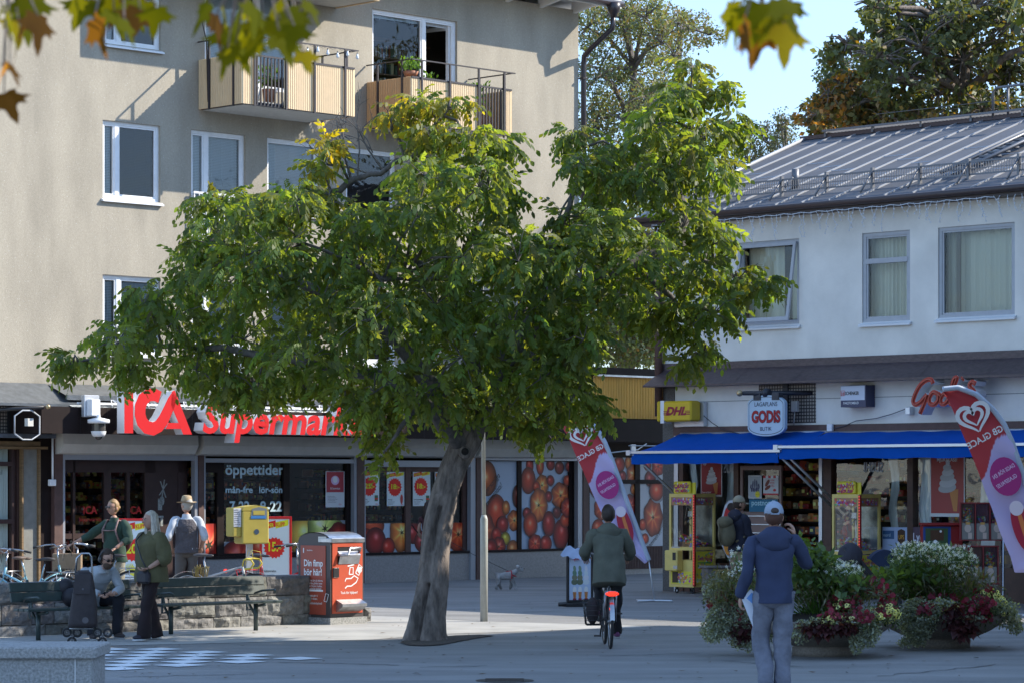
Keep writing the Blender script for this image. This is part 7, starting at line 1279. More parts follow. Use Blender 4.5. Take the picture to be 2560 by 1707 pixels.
def planter(labp, px, py, seed, heads, labels):
    g = G(px, py); r_ = np.random.RandomState(seed); t = thing('planter_bowl', labp, 'planter', g, 0, 'round concrete flower bowls'); mb = MB(Matrix.Translation(g)); mb.lathe([(0, 0), (.36, 0), (.37, .1), (.34, .11), (.42, .13), (.62, .22), (.78, .33), (.85, .41), (.81, .43), (.77, .4), (0, .36)], n=48); mb.build('bowl', concr, t)
    mb = MB(Matrix.Translation(g)); mb.lathe([(.78, .39), (.3, .5), (0, .52)], n=32); mb.build('soil', mat('soil', (.03, .022, .016), rough=1), t)
    s = g.y/F
    for (nm, cat, lab, patches, kind) in heads:
        o = thing(nm, lab, cat, (g.x, g.y, .45)); pos = []; 
        for (x, y, rx, ry, n) in patches:
            n = int(n*{'leaf': 2.2, 'grass': 2.6, 'gaura': 2.4, 'trail': 3.2, 'pet': 2.4, 'yel': 2.4, 'dark': 2.2}[kind])
            q = r_.normal(size=(n, 3)); q /= np.linalg.norm(q, axis=1, keepdims=True); q *= r_.uniform(.1, 1, (n, 1))**.45
            c = np.array(P(x, y, g.y)); dd = math.sqrt(max(.05, .8**2-min(.78, abs(c[0]-g.x))**2))
            w = c+q*[rx*s, .25 if c[2] > .56 else .1, ry*s]; front = -dd*(.75 if kind in ('trail', 'pet', 'dark') else .0)*(.6+.4*min(1, abs(c[2]-.9))); front = -dd*1.12 if (c[2] < .56 and kind in ('trail', 'pet', 'dark', 'yel')) else (-dd*.75 if kind == 'yel' else front)
            w[:, 1] += front+(r_.uniform(-.5, .5, n) if kind in ('gaura', 'leaf', 'grass') else 0); pos.append(w)
        pos = np.concatenate(pos); pos = pos[pos[:, 2] > .06]; N = len(pos)
        if kind in ('leaf', 'grass', 'gaura'):
            base = {'leaf': (.075, .125, .045), 'grass': (.105, .105, .06), 'gaura': (.07, .11, .045)}[kind]; sz = {'leaf': .13, 'grass': .12, 'gaura': .08}[kind]
            T = LTq*[1, {'leaf': 1.25, 'grass': .35, 'gaura': .6}[kind], 1]; v, f_, c = scatter(T, LQ, pos, frames(r_.normal(size=(N, 3))+[0, -.4, .4], r_.uniform(-.7, .7, N)), r_.uniform(.6, 1.3, N)*sz, np.array(base)*r_.uniform(.6, 1.4, (N, 1))); npmesh('leaves', v, f_, fol, o, c)
            if kind == 'gaura':
                m_ = r_.uniform(size=N) < .42; q = pos[m_]+[0, -.05, .05]; v, f_, c = scatter(FT, FQ, q, frames(r_.normal(size=(len(q), 3))*.5+[0, 0, 0]+np.array([.01, -.1, 1]), None), r_.uniform(.7, 1.3, len(q))*.02, np.full((len(q), 3), .58)*[.92, .95, 1.05]); R = None
                v, f_, c = scatter(FT[:, [2, 1, 0]], FQ, q, frames(r_.normal(size=(len(q), 3))*.6+[0, -1, .2]), r_.uniform(.7, 1.4, len(q))*.023, np.full((len(q), 3), .78)*[.92, .96, 1.05]); npmesh('flowers', v, f_, petal, o, c)
            mb = MB(); 
            for i in range(0, N, 14): p = Vector(pos[i]); mb.tube([(g.x+(p.x-g.x)*.5, g.y+(p.y-g.y)*.5, .5), p], [.006, .003], 4, caps=False)
            mb.build('stems', leafg, o)
        elif kind == 'trail':
            v, f_, c = scatter(LTq*[1, 1.2, 1], LQ, pos, frames(r_.normal(size=(N, 3))+[0, -.3, -.3], r_.uniform(-1, 1, N)), r_.uniform(.6, 1.2, N)*.042, np.array((.24, .27, .22))*r_.uniform(.5, 1.4, (N, 1))); npmesh('leaves', v, f_, fol, o, c)
        elif kind == 'dark':
            v, f_, c = scatter(LTq*[1, 1.3, 1], LQ, pos, frames(r_.normal(size=(N, 3))*.6+[0, -.6, -.5], r_.uniform(-.6, .6, N)), r_.uniform(.6, 1.3, N)*.12, np.array((.07, .022, .026))*r_.uniform(.5, 1.5, (N, 1))); npmesh('leaves', v, f_, fol, o, c)
        else:
            colr = (.19, .01, .03) if kind == 'pet' else (.72, .72, .30); D = r_.normal(size=(N, 3))*.5+[0, -1, .3]; sz = .031 if kind == 'pet' else .028
            v, f_, c = scatter(FTW[:, [2, 1, 0]], FQ, pos, frames(D), r_.uniform(.7, 1.2, N)*sz, np.array(colr)*r_.uniform(.6, 1.3, (N, 1))); npmesh('flowers', v, f_, petal, o, c)
            if kind == 'yel':
                mb = MB()
                for p, dr_ in zip(pos, D): q = Vector(p)+Vector(dr_).normalized()*.006; a = Vector(dr_).normalized(); mb.tube([q, q+a*.004], .011, 6)
                mb.build('flower_centres', mat('flower_eye', (.12, .13, .03)), o)
            pl2 = np.repeat(pos, 5, 0)+r_.normal(size=(N*5, 3))*.05+[0, .04, -.02]; v, f_, c = scatter(LTq, LQ, pl2, frames(r_.normal(size=(N*5, 3))), r_.uniform(.6, 1.2, N*5)*.05, np.array((.045, .07, .02))*r_.uniform(.5, 1.4, (N*5, 1))); npmesh('leaves', v, f_, fol, o, c)
    return t
planter('round concrete flower bowl nearer the camera, right behind the man in the blue hoodie', 2058, 1637, 3, [
 ('leafy_plant', 'plant', 'tall leafy green plant with broad leaves crowning the nearer flower bowl', [(2040, 1405, 45, 35, 170), (2100, 1462, 80, 28, 200), (2010, 1430, 60, 45, 120), (1990, 1360, 40, 20, 40)], 'leaf'),
 ('white_gaura', 'flowering plant', 'airy white starry flowers over the right shoulder of the nearer bowl', [(2115, 1430, 40, 22, 140), (2070, 1425, 50, 25, 60), (1880, 1400, 60, 40, 70), (1850, 1440, 40, 30, 50)], 'gaura'),
 ('brown_grass_plant', 'plant', 'brownish feathery filler stems in the middle of the nearer bowl', [(2060, 1480, 150, 35, 520), (1850, 1480, 90, 45, 420), (1800, 1460, 50, 40, 120)], 'grass'),
 ('dark_red_petunia', 'flowering plant', 'velvety dark red petunias in the nearer flower bowl', [(2100, 1510, 50, 30, 40), (2125, 1532, 40, 16, 20), (2060, 1530, 40, 14, 14), (2185, 1530, 25, 16, 12), (1815, 1500, 50, 35, 34), (2220, 1510, 30, 30, 14), (2180, 1460, 40, 20, 12), (1860, 1540, 60, 30, 24)], 'pet'),
 ('yellow_petunia', 'flowering plant', 'small pale yellow petunias with dark eyes in the nearer bowl', [(2070, 1545, 50, 18, 24), (2200, 1530, 40, 25, 34), (2160, 1535, 30, 15, 10), (2090, 1505, 25, 10, 6)], 'yel'),
 ('purple_leaf_vine', 'trailing plant', 'purple leaved vine hanging over the rim of the nearer bowl', [(2030, 1556, 45, 22, 90), (2085, 1552, 40, 14, 50), (1860, 1570, 40, 25, 60)], 'dark'),
 ('silver_trailing_plant', 'trailing plant', 'silvery trailing plant spilling from the nearer bowl to the paving', [(1830, 1540, 70, 50, 1100), (1780, 1570, 35, 35, 260), (1870, 1590, 60, 35, 600), (2150, 1560, 35, 50, 420), (2050, 1546, 80, 12, 170), (2200, 1540, 30, 12, 90), (1985, 1570, 40, 30, 100), (2120, 1600, 18, 30, 110), (1780, 1480, 30, 30, 90)], 'trail')], None)
planter('round concrete flower bowl farther back, at the right with its pointed rim showing', 2352, 1617, 5, [
 ('leafy_plant', 'plant', 'broad leaved green plant at the left of the farther flower bowl', [(2260, 1435, 40, 28, 150), (2290, 1445, 60, 28, 140), (2230, 1450, 40, 25, 70)], 'leaf'),
 ('white_gaura', 'flowering plant', 'cloud of small white starry flowers topping the farther bowl', [(2330, 1390, 90, 28, 330), (2390, 1410, 50, 45, 170), (2280, 1380, 50, 20, 100), (2250, 1400, 30, 20, 40)], 'gaura'),
 ('brown_grass_plant', 'plant', 'brownish filler stems in the middle of the farther bowl', [(2370, 1455, 120, 35, 560), (2270, 1470, 70, 25, 200)], 'grass'),
 ('dark_red_petunia', 'flowering plant', 'velvety dark red petunias in the farther flower bowl', [(2300, 1515, 40, 22, 24), (2380, 1520, 40, 18, 18), (2420, 1505, 45, 22, 36), (2450, 1480, 30, 20, 16), (2330, 1490, 60, 20, 12), (2440, 1530, 20, 20, 10), (2210, 1480, 30, 20, 10)], 'pet'),
 ('yellow_petunia', 'flowering plant', 'pale yellow petunias along the right side of the farther bowl', [(2460, 1490, 40, 22, 26), (2485, 1510, 22, 22, 20), (2340, 1510, 35, 15, 12)], 'yel'),
 ('purple_leaf_vine', 'trailing plant', 'large purple leaves hanging at the centre of the farther bowl', [(2375, 1550, 40, 30, 80), (2350, 1520, 30, 20, 50)], 'dark'),
 ('silver_trailing_plant', 'trailing plant', 'silvery trailing plant pouring down between the two bowls', [(2350, 1535, 90, 10, 170), (2270, 1540, 50, 55, 1000), (2260, 1600, 35, 25, 260), (2330, 1510, 45, 25, 260), (2500, 1530, 40, 35, 260), (2530, 1560, 22, 25, 110), (2470, 1510, 50, 18, 160)], 'trail')], None)
# ================================================================ BICYCLES
def bicycle(label, loc, ang, fc, o=None, saddle=(.02, .018, .016), group='bicycles parked behind the granite wall'):
    o = o or {}; t = thing('bicycle', label, 'bicycle', loc, ang, group); M = Matrix.Translation(loc) @ Matrix.Rotation(ang, 4, 'Z'); R = .34; wb = 1.05
    if o.get('lean'): M = M @ Matrix.Rotation(o['lean'], 4, 'X')
    fm_ = mat('bike_paint_%d_%d_%d' % tuple(int(c*99) for c in fc), fc, rough=.3)
    for x in (0, wb):
        mb = MB(M); mb.ring((x, 0, R), R-.018, .019, 'y', 36, 8); w_ = mb.build('wheel', rubber, t); mb = MB(M); mb.ring((x, 0, R), R-.04, .009, 'y', 32, 5)
        for k in range(18): a = k*2*PI/18; mb.tube([(x+.02*math.cos(a+1.2), .015*(-1)**k, R+.02*math.sin(a+1.2)), (x+(R-.04)*math.cos(a), 0, R+(R-.04)*math.sin(a))], .0016, 3, caps=False)
        mb.tube([(x, -.05, R), (x, .05, R)], .02, 8); mb.build('rim', steel, w_)
    bb = (.44, 0, .28); st = (.30, 0, .62); ht = (.86, 0, .78); hb = (.90, 0, .60); sx_, sz_ = .24, o.get('sh', .90)
    mb = MB(M); r = .016; low = o.get('low')
    mb.tube([bb, st], r, 8); mb.tube([st, (sx_+.02, 0, sz_-.1)], r*.8, 8); mb.tube([ht, hb], .02, 8); mb.tube([hb, bb], r*1.1, 8); mb.tube([ht if not low else (.88, 0, .68), st if not low else (.38, 0, .44)], r, 8)
    for y in (-.05, .05): mb.tube([bb, (0, y, R)], .009, 6); mb.tube([st, (0, y, R)], .008, 6); mb.tube([hb, (wb-.06, y*.9, .5), (wb, y, R)], .011, 6)
    mb.build('frame', fm_, t); mb = MB(M); hz = o.get('hh', 1.02)
    if o.get('drop'):
        mb.tube([ht, (.88, 0, hz-.05), (.97, 0, hz-.03)], .014, 6)
        for s in (-1, 1): mb.tube([(.97, 0, hz-.03), (.97, s*.2, hz-.03), (1.06, s*.21, hz-.04), (1.1, s*.21, hz-.1), (1.05, s*.21, hz-.17), (.96, s*.21, hz-.18)], .016, 7); mb.tube([(1.09, s*.21, hz-.03), (1.08, s*.2, hz+.07), (.98, s*.1, hz+.1), (.9, 0, .8)], .004, 4)
        hm = mat('yellow_bar_tape', (.55, .42, .05), rough=.6)
    else:
        mb.tube([ht, (.84, 0, hz-.04)], .014, 6)
        for s in (-1, 1): mb.tube([(.84, 0, hz-.04), (.9, s*.1, hz-.01), (.88, s*.2, hz+.04), (.76, s*.27, hz+.03), (.64, s*.29, hz)], .012, 7)
        hm = chrome
    h_ = mb.build('handlebar', hm, t)
    if not o.get('drop'):
        mb = MB(M)
        for s in (-1, 1): mb.tube([(.68, s*.285, hz+.01), (.57, s*.295, hz-.01)], .018, 7)
        mb.build('grip', rubber, h_); mb = MB(M)
        for s in (-1, 1): mb.tube([(.74, s*.27, hz+.015), (.66, s*.3, hz-.035)], .006, 5); mb.tube([(.8, s*.2, hz+.03), (.95, s*.1, hz+.08), (.93, 0, .85)], .0035, 4, caps=False)
        mb.build('brake_lever', blackm, h_)
    mb = MB(M); mb.tube([st, (sx_, 0, sz_-.03)], .013, 6); mb.build('seat_post', chrome, t)
    mb = MB(M); mb.ell((sx_-.03, 0, sz_), (.13, .085, .035), 14, 8, f=lambda a, b, c: (a*1.0, b*(1 if a < 0 else max(.25, 1-a*1.0)), c*(.6 if c < 0 else 1))); mb.ell((sx_+.1, 0, sz_-.005), (.07, .025, .022), 8, 6); mb.build('saddle', mat('saddle_%d' % int(saddle[0]*99), saddle, rough=.6), t)
    mb = MB(M); mb.ring((.44, .06, .28), .09, .006, 'y', 20, 4); mb.tube([(.44, .08, .28), (.53, .09, .14)], .01, 5); mb.tube([(.44, -.08, .28), (.35, -.09, .42)], .01, 5); mb.box(.49, .57, .08, .17, .125, .145); mb.box(.31, .39, -.17, -.08, .41, .43); mb.tube([(.42, .06, .36), (0, .06, .37), (-.03, .06, .34), (0, .06, .31), (.42, .06, .2)], .008, 5); mb.build('crank', blackm, t)
    if o.get('fender', True):
        mb = MB(M)
        for x, a0, a1 in ((0, 10, 175), (wb, 20, 165)):
            p = [(x+(R+.03)*math.cos(math.radians(a0+(a1-a0)*i/14)), R+(R+.03)*math.sin(math.radians(a0+(a1-a0)*i/14))) for i in range(15)]
            mb.add([(px, s*.028, pz-abs(s)*.008) for s in (-1, 0, 1) for px, pz in p], [(k*15+i, k*15+i+1, (k+1)*15+i+1, (k+1)*15+i) for k in (0, 1) for i in range(14)], True)
        mb.build('mudguard', o.get('fm', chrome), t)
    if o.get('rack', True):
        mb = MB(M)
        for y in (-.07, -.025, .025, .07): mb.tube([(.2, y, .71), (-.28, y, .71)], .006, 5)
        for x in (.1, -.1, -.28): mb.tube([(x, -.07, .71), (x, .07, .71)], .006, 5)
        for y in (-.07, .07): mb.tube([(0, y, .34), (-.12, y, .71)], .006, 5); mb.tube([(0, y, .34), (.05, y, .71)], .006, 5)
        mb.build('carrier', o.get('rm', steel), t); mb = MB(M); mb.rbox(-.33, -.3, -.05, .05, .66, .72, .008); mb.build('rear_light', mat('rear_light_red', (.6, .02, .01), rough=.2, emis=((1, .05, .02), .5)), t)
    if o.get('basket'):
        mb = MB(M); x0, z0 = 1.0, .78
        for k in range(5): f_ = k/4; a, b = .09+.03*f_, .13+.04*f_; z = z0+.24*f_; mb.tube([(x0+.12-a, -b, z), (x0+.12+a, -b, z), (x0+.12+a, b, z), (x0+.12-a, b, z), (x0+.12-a, -b, z)], .004, 4)
        for k in range(9): q = -1+2*k/8; [mb.tube([(x0+.12+s*.09, q*.13, z0), (x0+.12+s*.12, q*.17, z0+.24)], .003, 4) for s in (-1, 1)]; [mb.tube([(x0+.12+q*.09, s*.13, z0), (x0+.12+q*.12, s*.17, z0+.24)], .003, 4) for s in (-1, 1)]
        mb.build('basket', steel, t)
    return t, M
def gp(px, d): q = P(px, 1205, d); q.z = 0; return q
bicycle('light blue bicycle with brown saddle and dark curved handlebar, leftmost', gp(18, 43.6), math.radians(35), (.12, .3, .38), {'low': 1, 'hh': 1.06}, (.09, .06, .045))
bicycle('pale blue framed bicycle with chrome carrier, its dark saddle left of the man in sunglasses', gp(150, 43.0), math.radians(170), (.2, .4, .5), {'low': 1, 'lean': .05}, (.03, .025, .025))
bicycle('silver bicycle with dark saddle and yellow drop handlebars standing by the man in the hat', gp(470, 43.6), math.radians(-12), (.4, .41, .42), {'drop': 1, 'hh': .93, 'rack': False, 'sh': .95}, (.06, .055, .06))
bicycle('red bicycle with chrome city handlebar and a wire basket in front of the 15:- sign', gp(612, 44.2), math.radians(-14), (.42, .01, .015), {'basket': 1, 'low': 1, 'hh': 1.08, 'rm': redp, 'sh': .93}, (.04, .035, .045))
hold, HM = bicycle('chrome handlebar city bicycle held by the man in sunglasses', gp(330, 45.1), math.radians(188), (.3, .32, .34), {'low': 1, 'hh': 1.06}, (.03, .03, .03))
# ================================================================ PEOPLE
def skinmesh(pts, edges, rad, sub=2):
    me = bpy.data.meshes.new('s'); me.from_pydata([tuple(p) for p in pts], edges, []); o = bpy.data.objects.new('s', me); sc.collection.objects.link(o)
    m = o.modifiers.new('s', 'SKIN'); m.use_smooth_shade = True; m.branch_smoothing = .6
    for i, r in enumerate(rad): v = me.skin_vertices[0].data[i]; v.radius = (r, r) if not isinstance(r, tuple) else r
    me.skin_vertices[0].data[0].use_root = True
    s = o.modifiers.new('b', 'SUBSURF'); s.levels = sub
    e = o.evaluated_get(bpy.context.evaluated_depsgraph_get()); m2 = e.to_mesh(); vs = [v.co.copy() for v in m2.vertices]; fs = [tuple(p.vertices) for p in m2.polygons]; e.to_mesh_clear(); bpy.data.objects.remove(o); bpy.data.meshes.remove(me); return vs, fs
def graph(chains, J):
    """chains of (joint name or point, radius) -> skin graph sharing named joints"""
    idx = {}; P_ = []; R_ = []; E = []
    for ch in chains:
        prev = None
        for nm, r in ch:
            if isinstance(nm, str):
                if nm not in idx: idx[nm] = len(P_); P_.append(J[nm]); R_.append(r)
                i = idx[nm]
            else: i = len(P_); P_.append(Vector(nm)); R_.append(r)
            if prev is not None and prev != i: E.append((prev, i))
            prev = i
    return P_, E, R_
def arcs(pts, n=5):
    P_ = [Vector(x) for x in pts]; out = []
    for i in range(len(P_)-1):
        a, b, c, d = P_[max(i-1, 0)], P_[i], P_[i+1], P_[min(i+2, len(P_)-1)]
        for k in range(n): t = k/n; out.append(.5*((2*b)+(c-a)*t+(2*a-5*b+4*c-d)*t*t+(3*b-a-3*c+d)*t**3))
    out.append(P_[-1]); return out
def interp(rs, n=5): return [rs[i]+(rs[i+1]-rs[i])*k/n for i in range(len(rs)-1) for k in range(n)]+[rs[-1]]
def loft(mb, secs, X, n=28):
    c = arcs([s[0] for s in secs], 4); rx = interp([s[1] for s in secs], 4); ry = interp([s[2] for s in secs], 4); vs = []; m = len(c)
    for i in range(m):
        t = (c[min(i+1, m-1)]-c[max(i-1, 0)]).normalized(); x = (X-t*X.dot(t)).normalized(); y = t.cross(x)
        for j in range(n): a = 2*PI*j/n; ca, sa = math.cos(a), math.sin(a); vs.append(c[i]+x*rx[i]*math.copysign(abs(ca)**.85, ca)+y*ry[i]*math.copysign(abs(sa)**.85, sa))
    mb.add(vs, [(i*n+j, i*n+(j+1) % n, (i+1)*n+(j+1) % n, (i+1)*n+j) for i in range(m-1) for j in range(n)]+[tuple(range(n-1, -1, -1)), tuple(range((m-1)*n, m*n))], True)
skin_m = mat('skin', (.42, .235, .165), rough=.55, var=.12, vscale=20); hairs = {}
def cloth(n, c, b=.25, var=.15, sc_=9): return mat('cloth_'+n, c, rough=.9, var=var, vscale=5, bump=b*2.2, bscale=sc_)
STD = dict(pel=(0, 0, .95), sp=(0, .0, 1.1), ch=(0, .01, 1.28), nk=(0, .015, 1.46), hd=(0, -.015, 1.525),
           sL=(.185, .01, 1.40), eL=(.235, .03, 1.12), wL=(.245, -.06, .87), sR=(-.185, .01, 1.40), eR=(-.235, .03, 1.12), wR=(-.245, -.06, .87),
           hL=(.09, 0, .93), kL=(.1, -.02, .50), aL=(.105, .02, .09), hR=(-.09, 0, .93), kR=(-.1, -.02, .50), aR=(-.105, .02, .09))
def person(label, loc, yaw, h, J=None, top=None, legs=None, hair=None, shoes=(.02, .02, .025), topr=1.0, legr=None, head=(0, 0), sleeve=1, hands=None, cap=None, flare=False, hem=.86, long_top=None, hoodie=False, face=None, openc=None, toes=None, hairlen=0, sleeve_r=1.0):
    """faces -Y (towards the lens) at yaw 0; L = +x side. head=(yaw, pitch) in degrees"""
    s = h/1.75; Jn = dict(STD); Jn.update(J or {}); M = Matrix.Translation(loc) @ Matrix.Rotation(math.radians(yaw), 4, 'Z') @ Matrix.Scale(s, 4); J = {k: Vector(v) for k, v in Jn.items()}
    t = thing('person', label, 'person', loc, math.radians(yaw)); b = MB(M)
    P_, E, R_ = graph([[('pel', .07), ('sp', .07), ('ch', .075), ('nk', .055), ('hd', .058)], [('ch', .075), ('sL', .035), ('eL', .032), (J['eL'].lerp(J['wL'], .4), .04), ('wL', .027)], [('ch', .075), ('sR', .035), ('eR', .032), (J['eR'].lerp(J['wR'], .4), .04), ('wR', .027)],
        [('pel', .07), ('hL', .05), ('kL', .035), ('aL', .034)], [('pel', .07), ('hR', .05), ('kR', .035), ('aR', .034)]], J)
    vs, fs = skinmesh(P_, E, R_, 2); b.add(vs, fs, True)
    # head with face
    HM_ = Matrix.Translation(J['hd']+Vector((0, 0, .0))) @ Matrix.Rotation(math.radians(head[0]), 4, 'Z') @ Matrix.Rotation(math.radians(head[1]), 4, 'X')
    def hs(x, y, z):
        k = 1-.30*max(0, -z-.1)-.05*max(0, z-.4); yy = y*(1.0 if y > 0 else 1.0-.12*max(0, z-.55)); x2 = x*k*(1-.1*max(0, -y)); 
        if y < -.6 and abs(x) < .35 and -.35 < z < .15: yy -= .16*(1-abs(x)/.35)*(1-abs(z+.22)/.37 if z < -.0 else .5)
        if y < -.5 and .12 < abs(x) < .6 and .0 < z < .3: yy += .06
        if z < -.55 and y < 0: yy -= .05
        return (x2, yy, z)
    b.ell((0, -.005, .115), (.077, .098, .122), 28, 20, L=HM_, f=hs)
    for e in (-1, 1): b.ell((e*.078, .01, .1), (.012, .022, .033), 8, 6, L=HM_)
    b.tube([(0, -.096, .12), (0, -.118, .092), (0, -.112, .082)], [.008, .014, .011], 7, L=HM_)
    b.m = 1; [b.ell((e*.03, -.092, .125), (.013, .007, .008), 8, 6, L=HM_) for e in (-1, 1)]; b.m = 3; [b.ell((e*.03, -.0975, .125), (.006, .004, .0065), 8, 6, L=HM_) for e in (-1, 1)]; [b.tube([(e*.015, -.098, .142), (e*.032, -.098, .147), (e*.047, -.09, .142)], .0035, 5, L=HM_) for e in (-1, 1)]; b.m = 2; b.tube([(-.022, -.094, .052), (0, -.102, .054), (.022, -.094, .052)], [.003, .006, .003], 6, L=HM_); b.m = 0
    # hands
    for sd in ('L', 'R'):
        w_ = J['w'+sd]; e_ = J['e'+sd]; d = (w_-e_).normalized(); hk = (hands or {}).get(sd, {}); d = Vector(hk['dir']).normalized() if 'dir' in hk else d; curl = hk.get('curl', .5); pn = Vector(hk.get('palm', (0, 1, 0))); pn = (pn-d*pn.dot(d)).normalized(); side = d.cross(pn)*(1 if sd == 'L' else -1); th = hk.get('thumb', 1)
        pal = w_+d*.05; q = [w_, w_+d*.04, w_+d*.085]; A = Matrix((tuple(side), tuple(d), tuple(pn))).transposed().to_4x4(); A.translation = w_+d*.045
        b.ell((0, 0, 0), (.042, .055, .019), 12, 8, L=A)
        for k in range(4):
            o_ = side*(-.030+.020*k); l = [.065, .078, .073, .058][k]; a0 = w_+d*.082+o_; a1 = a0+(d*math.cos(curl*.8)+pn*math.sin(curl*.8))*l*.5; a2 = a1+(d*math.cos(curl*1.9)+pn*math.sin(curl*1.9))*l*.35; a3 = a2+(d*math.cos(curl*2.8)+pn*math.sin(curl*2.8))*l*.25; b.tube([a0-d*.03, a0, a1, a2, a3], [.0095, .0095, .009, .008, .006], 7)
        a0 = w_+d*.025-side*.036*th; a1 = a0-side*.03*th+d*.03+pn*.008; a2 = a1+d*.028+pn*.02*curl*2; b.tube([w_+d*.015-side*.02*th, a0, a1, a2], [.012, .012, .010, .007], 7)
    body = b.build('body', [skin_m, mat('eye_white', (.6, .58, .55)), mat('lips', (.3, .1, .08)), mat('dark_iris', (.03, .02, .015), rough=.3)], t)
    def wrinkle(vs, amp=.010, f=7, seed=0): return [v+Vector((noise.noise(v*f+Vector((seed, 0, 0))), noise.noise(v*f+Vector((0, seed+5, 0))), 0))*amp for v in vs]
    # top
    if top:
        k = topr; ce = sleeve; wr = lambda s_: J['e'+s_].lerp(J['w'+s_], ce) ; r = sleeve_r; dn = (J['pel']-J['sp']).normalized(); hz = J['pel']+dn*(.95-hem); q = MB(M); X_ = (J['sL']-J['sR']).normalized()
        ck = lambda f_: J['ch'].lerp(J['nk'], f_)
        loft(q, [(hz, .178*k, .142*k), (hz-dn*.03, .18*k, .143*k), (J['pel'].lerp(J['sp'], .2), .168*k, .135*k), (J['sp'], .155*k, .122*k), (J['ch']+(J['sp']-J['ch'])*.3, .165*k, .125*k), (ck(.25), .182*k, .12*k), (ck(.5), .178*k, .105*k), (ck(.68), .145*k, .088*k), (ck(.85), .095*k, .075), (ck(1.0), .066, .066)], X_)
        for s_ in 'LR':
            s0, e0, w0_ = J['s'+s_], J['e'+s_], wr(s_); inn = s0.lerp(J['ch'], .35)
            q.tube(arcs([inn, s0, s0.lerp(e0, .5), e0, e0.lerp(w0_, .5), w0_]), [x for x in interp([.06, .068*k, .064*k*r, .058*k*r, .054*k*r, .047*k*r])], 16)
        q.v = [M @ v for v in wrinkle([M.inverted() @ v for v in q.v], .024, 8, h*10)]; tb_ = q.build(top[0], top[1], t)
        if hoodie: q = MB(M); q.ell(tuple(J['nk']+Vector((0, .06, -.03))), (.155, .10, .12), 20, 12, f=lambda x, y, z: (x*(1+.12*math.sin(z*7)), y*(1+.2*max(0, -z)), z)); vs = wrinkle([v for v in q.v], .02, 9, 3); q.v = vs; q.build('hood', top[1], tb_)
        else: q = MB(M); q.lathe([(.075, -.05), (.072, .0), (.064, .035)], tuple(J['nk']+Vector((0, 0, .0))), 16); q.build('collar', top[1], tb_)
    if legs:
        lr = legr or (.098, .078, .066); fl = lr[2]; q = MB(M); X_ = (J['hL']-J['hR']).normalized(); up_ = (J['sp']-J['pel']).normalized()
        loft(q, [(J['pel']+up_*.08, .125, .09), (J['pel'], .135, .1), (J['pel']-up_*.06, .146, .11), (J['pel']-up_*.12, .135, .105), (J['pel']-up_*.16, .06, .06)], X_)
        for s_ in 'LR':
            h0, k0, a0_ = J['h'+s_], J['k'+s_], J['a'+s_]; q.tube(arcs([h0+(h0-k0).normalized()*.02, h0.lerp(k0, .25), h0.lerp(k0, .6), k0, k0.lerp(a0_, .5), a0_+Vector((0, 0, -.03 if not flare else -.06))]), interp([lr[0]*.92, lr[0]*.98, (lr[0]+lr[1])/2, lr[1], (lr[1]+fl)/2*.98, fl]), 18)
        q.v = [M @ v for v in wrinkle([M.inverted() @ v for v in q.v], .022, 9, h*7)]; q.build(legs[0], legs[1], t)
    for s_ in 'LR':
        a = J['a'+s_]; td = Vector((toes or {}).get(s_, (.15 if s_ == 'L' else -.15, -1, 0))).normalized(); sd = td.cross(Vector((0, 0, 1))).normalized(); upv = sd.cross(td)
        A = Matrix((tuple(sd), tuple(-td), tuple(upv))).transposed().to_4x4(); A.translation = a+td*.055+upv*-.045
        q = MB(M); q.ell((0, 0, 0), (.046, .14, .05), 16, 10, L=A, f=lambda x, y, z: (x*(1-.18*max(0, y)), y, z*(1 if z < 0 else (.75+.55*max(0, y)))*(.75 if z < 0 else 1))); so = q.build('shoe', mat('shoe_%d_%d_%d' % tuple(int(c*99) for c in shoes), shoes, rough=.6), t)
        q = MB(M); q.ell((0, 0, -.034), (.049, .146, .014), 16, 6, L=A, f=lambda x, y, z: (x*(1-.15*max(0, y)), y, max(-.8, min(.8, z*2)))); q.build('sole', white if face == 'w' else mat('grey_sole', (.3, .3, .3)), so)
    if hair:
        q = MB(M); hm = hair[1]; L_ = HM_
        def hf(x, y, z):
            fr_ = (y < -.35) and (z < .45); r = 1.0+.05*noise.noise((x*3, y*3, z*3+h)); r *= .86 if fr_ else 1
            return (x*r, y*r if not fr_ else y*.8, z*r if not fr_ else z)
        q.ell((0, .012, .135), (.087, .103, .118), 28, 18, L=L_, f=hf)
        if hairlen:
            for k in range(90):
                a = -.3+ (PI+.6)*rnd.random(); x, y = .08*math.cos(a), .01+.09*math.sin(a); l = hairlen*rnd.uniform(.75, 1.1); wv = rnd.uniform(-.02, .02)
                q.tube([(x*.8, y*.85, .2), (x*1.08, y*1.05, .1), (x*(1.15+wv*3)+wv, y*1.15, .1-l*.5), (x*1.45+wv*2, y*1.25+.01, .1-l)], [.02, .022, .017, .004], 6, L=L_)
        if hair[0] == 'bun': q.ell((0, .12, .11), (.03, .035, .03), 10, 8, L=L_)
        q.build('hair', hm, t)
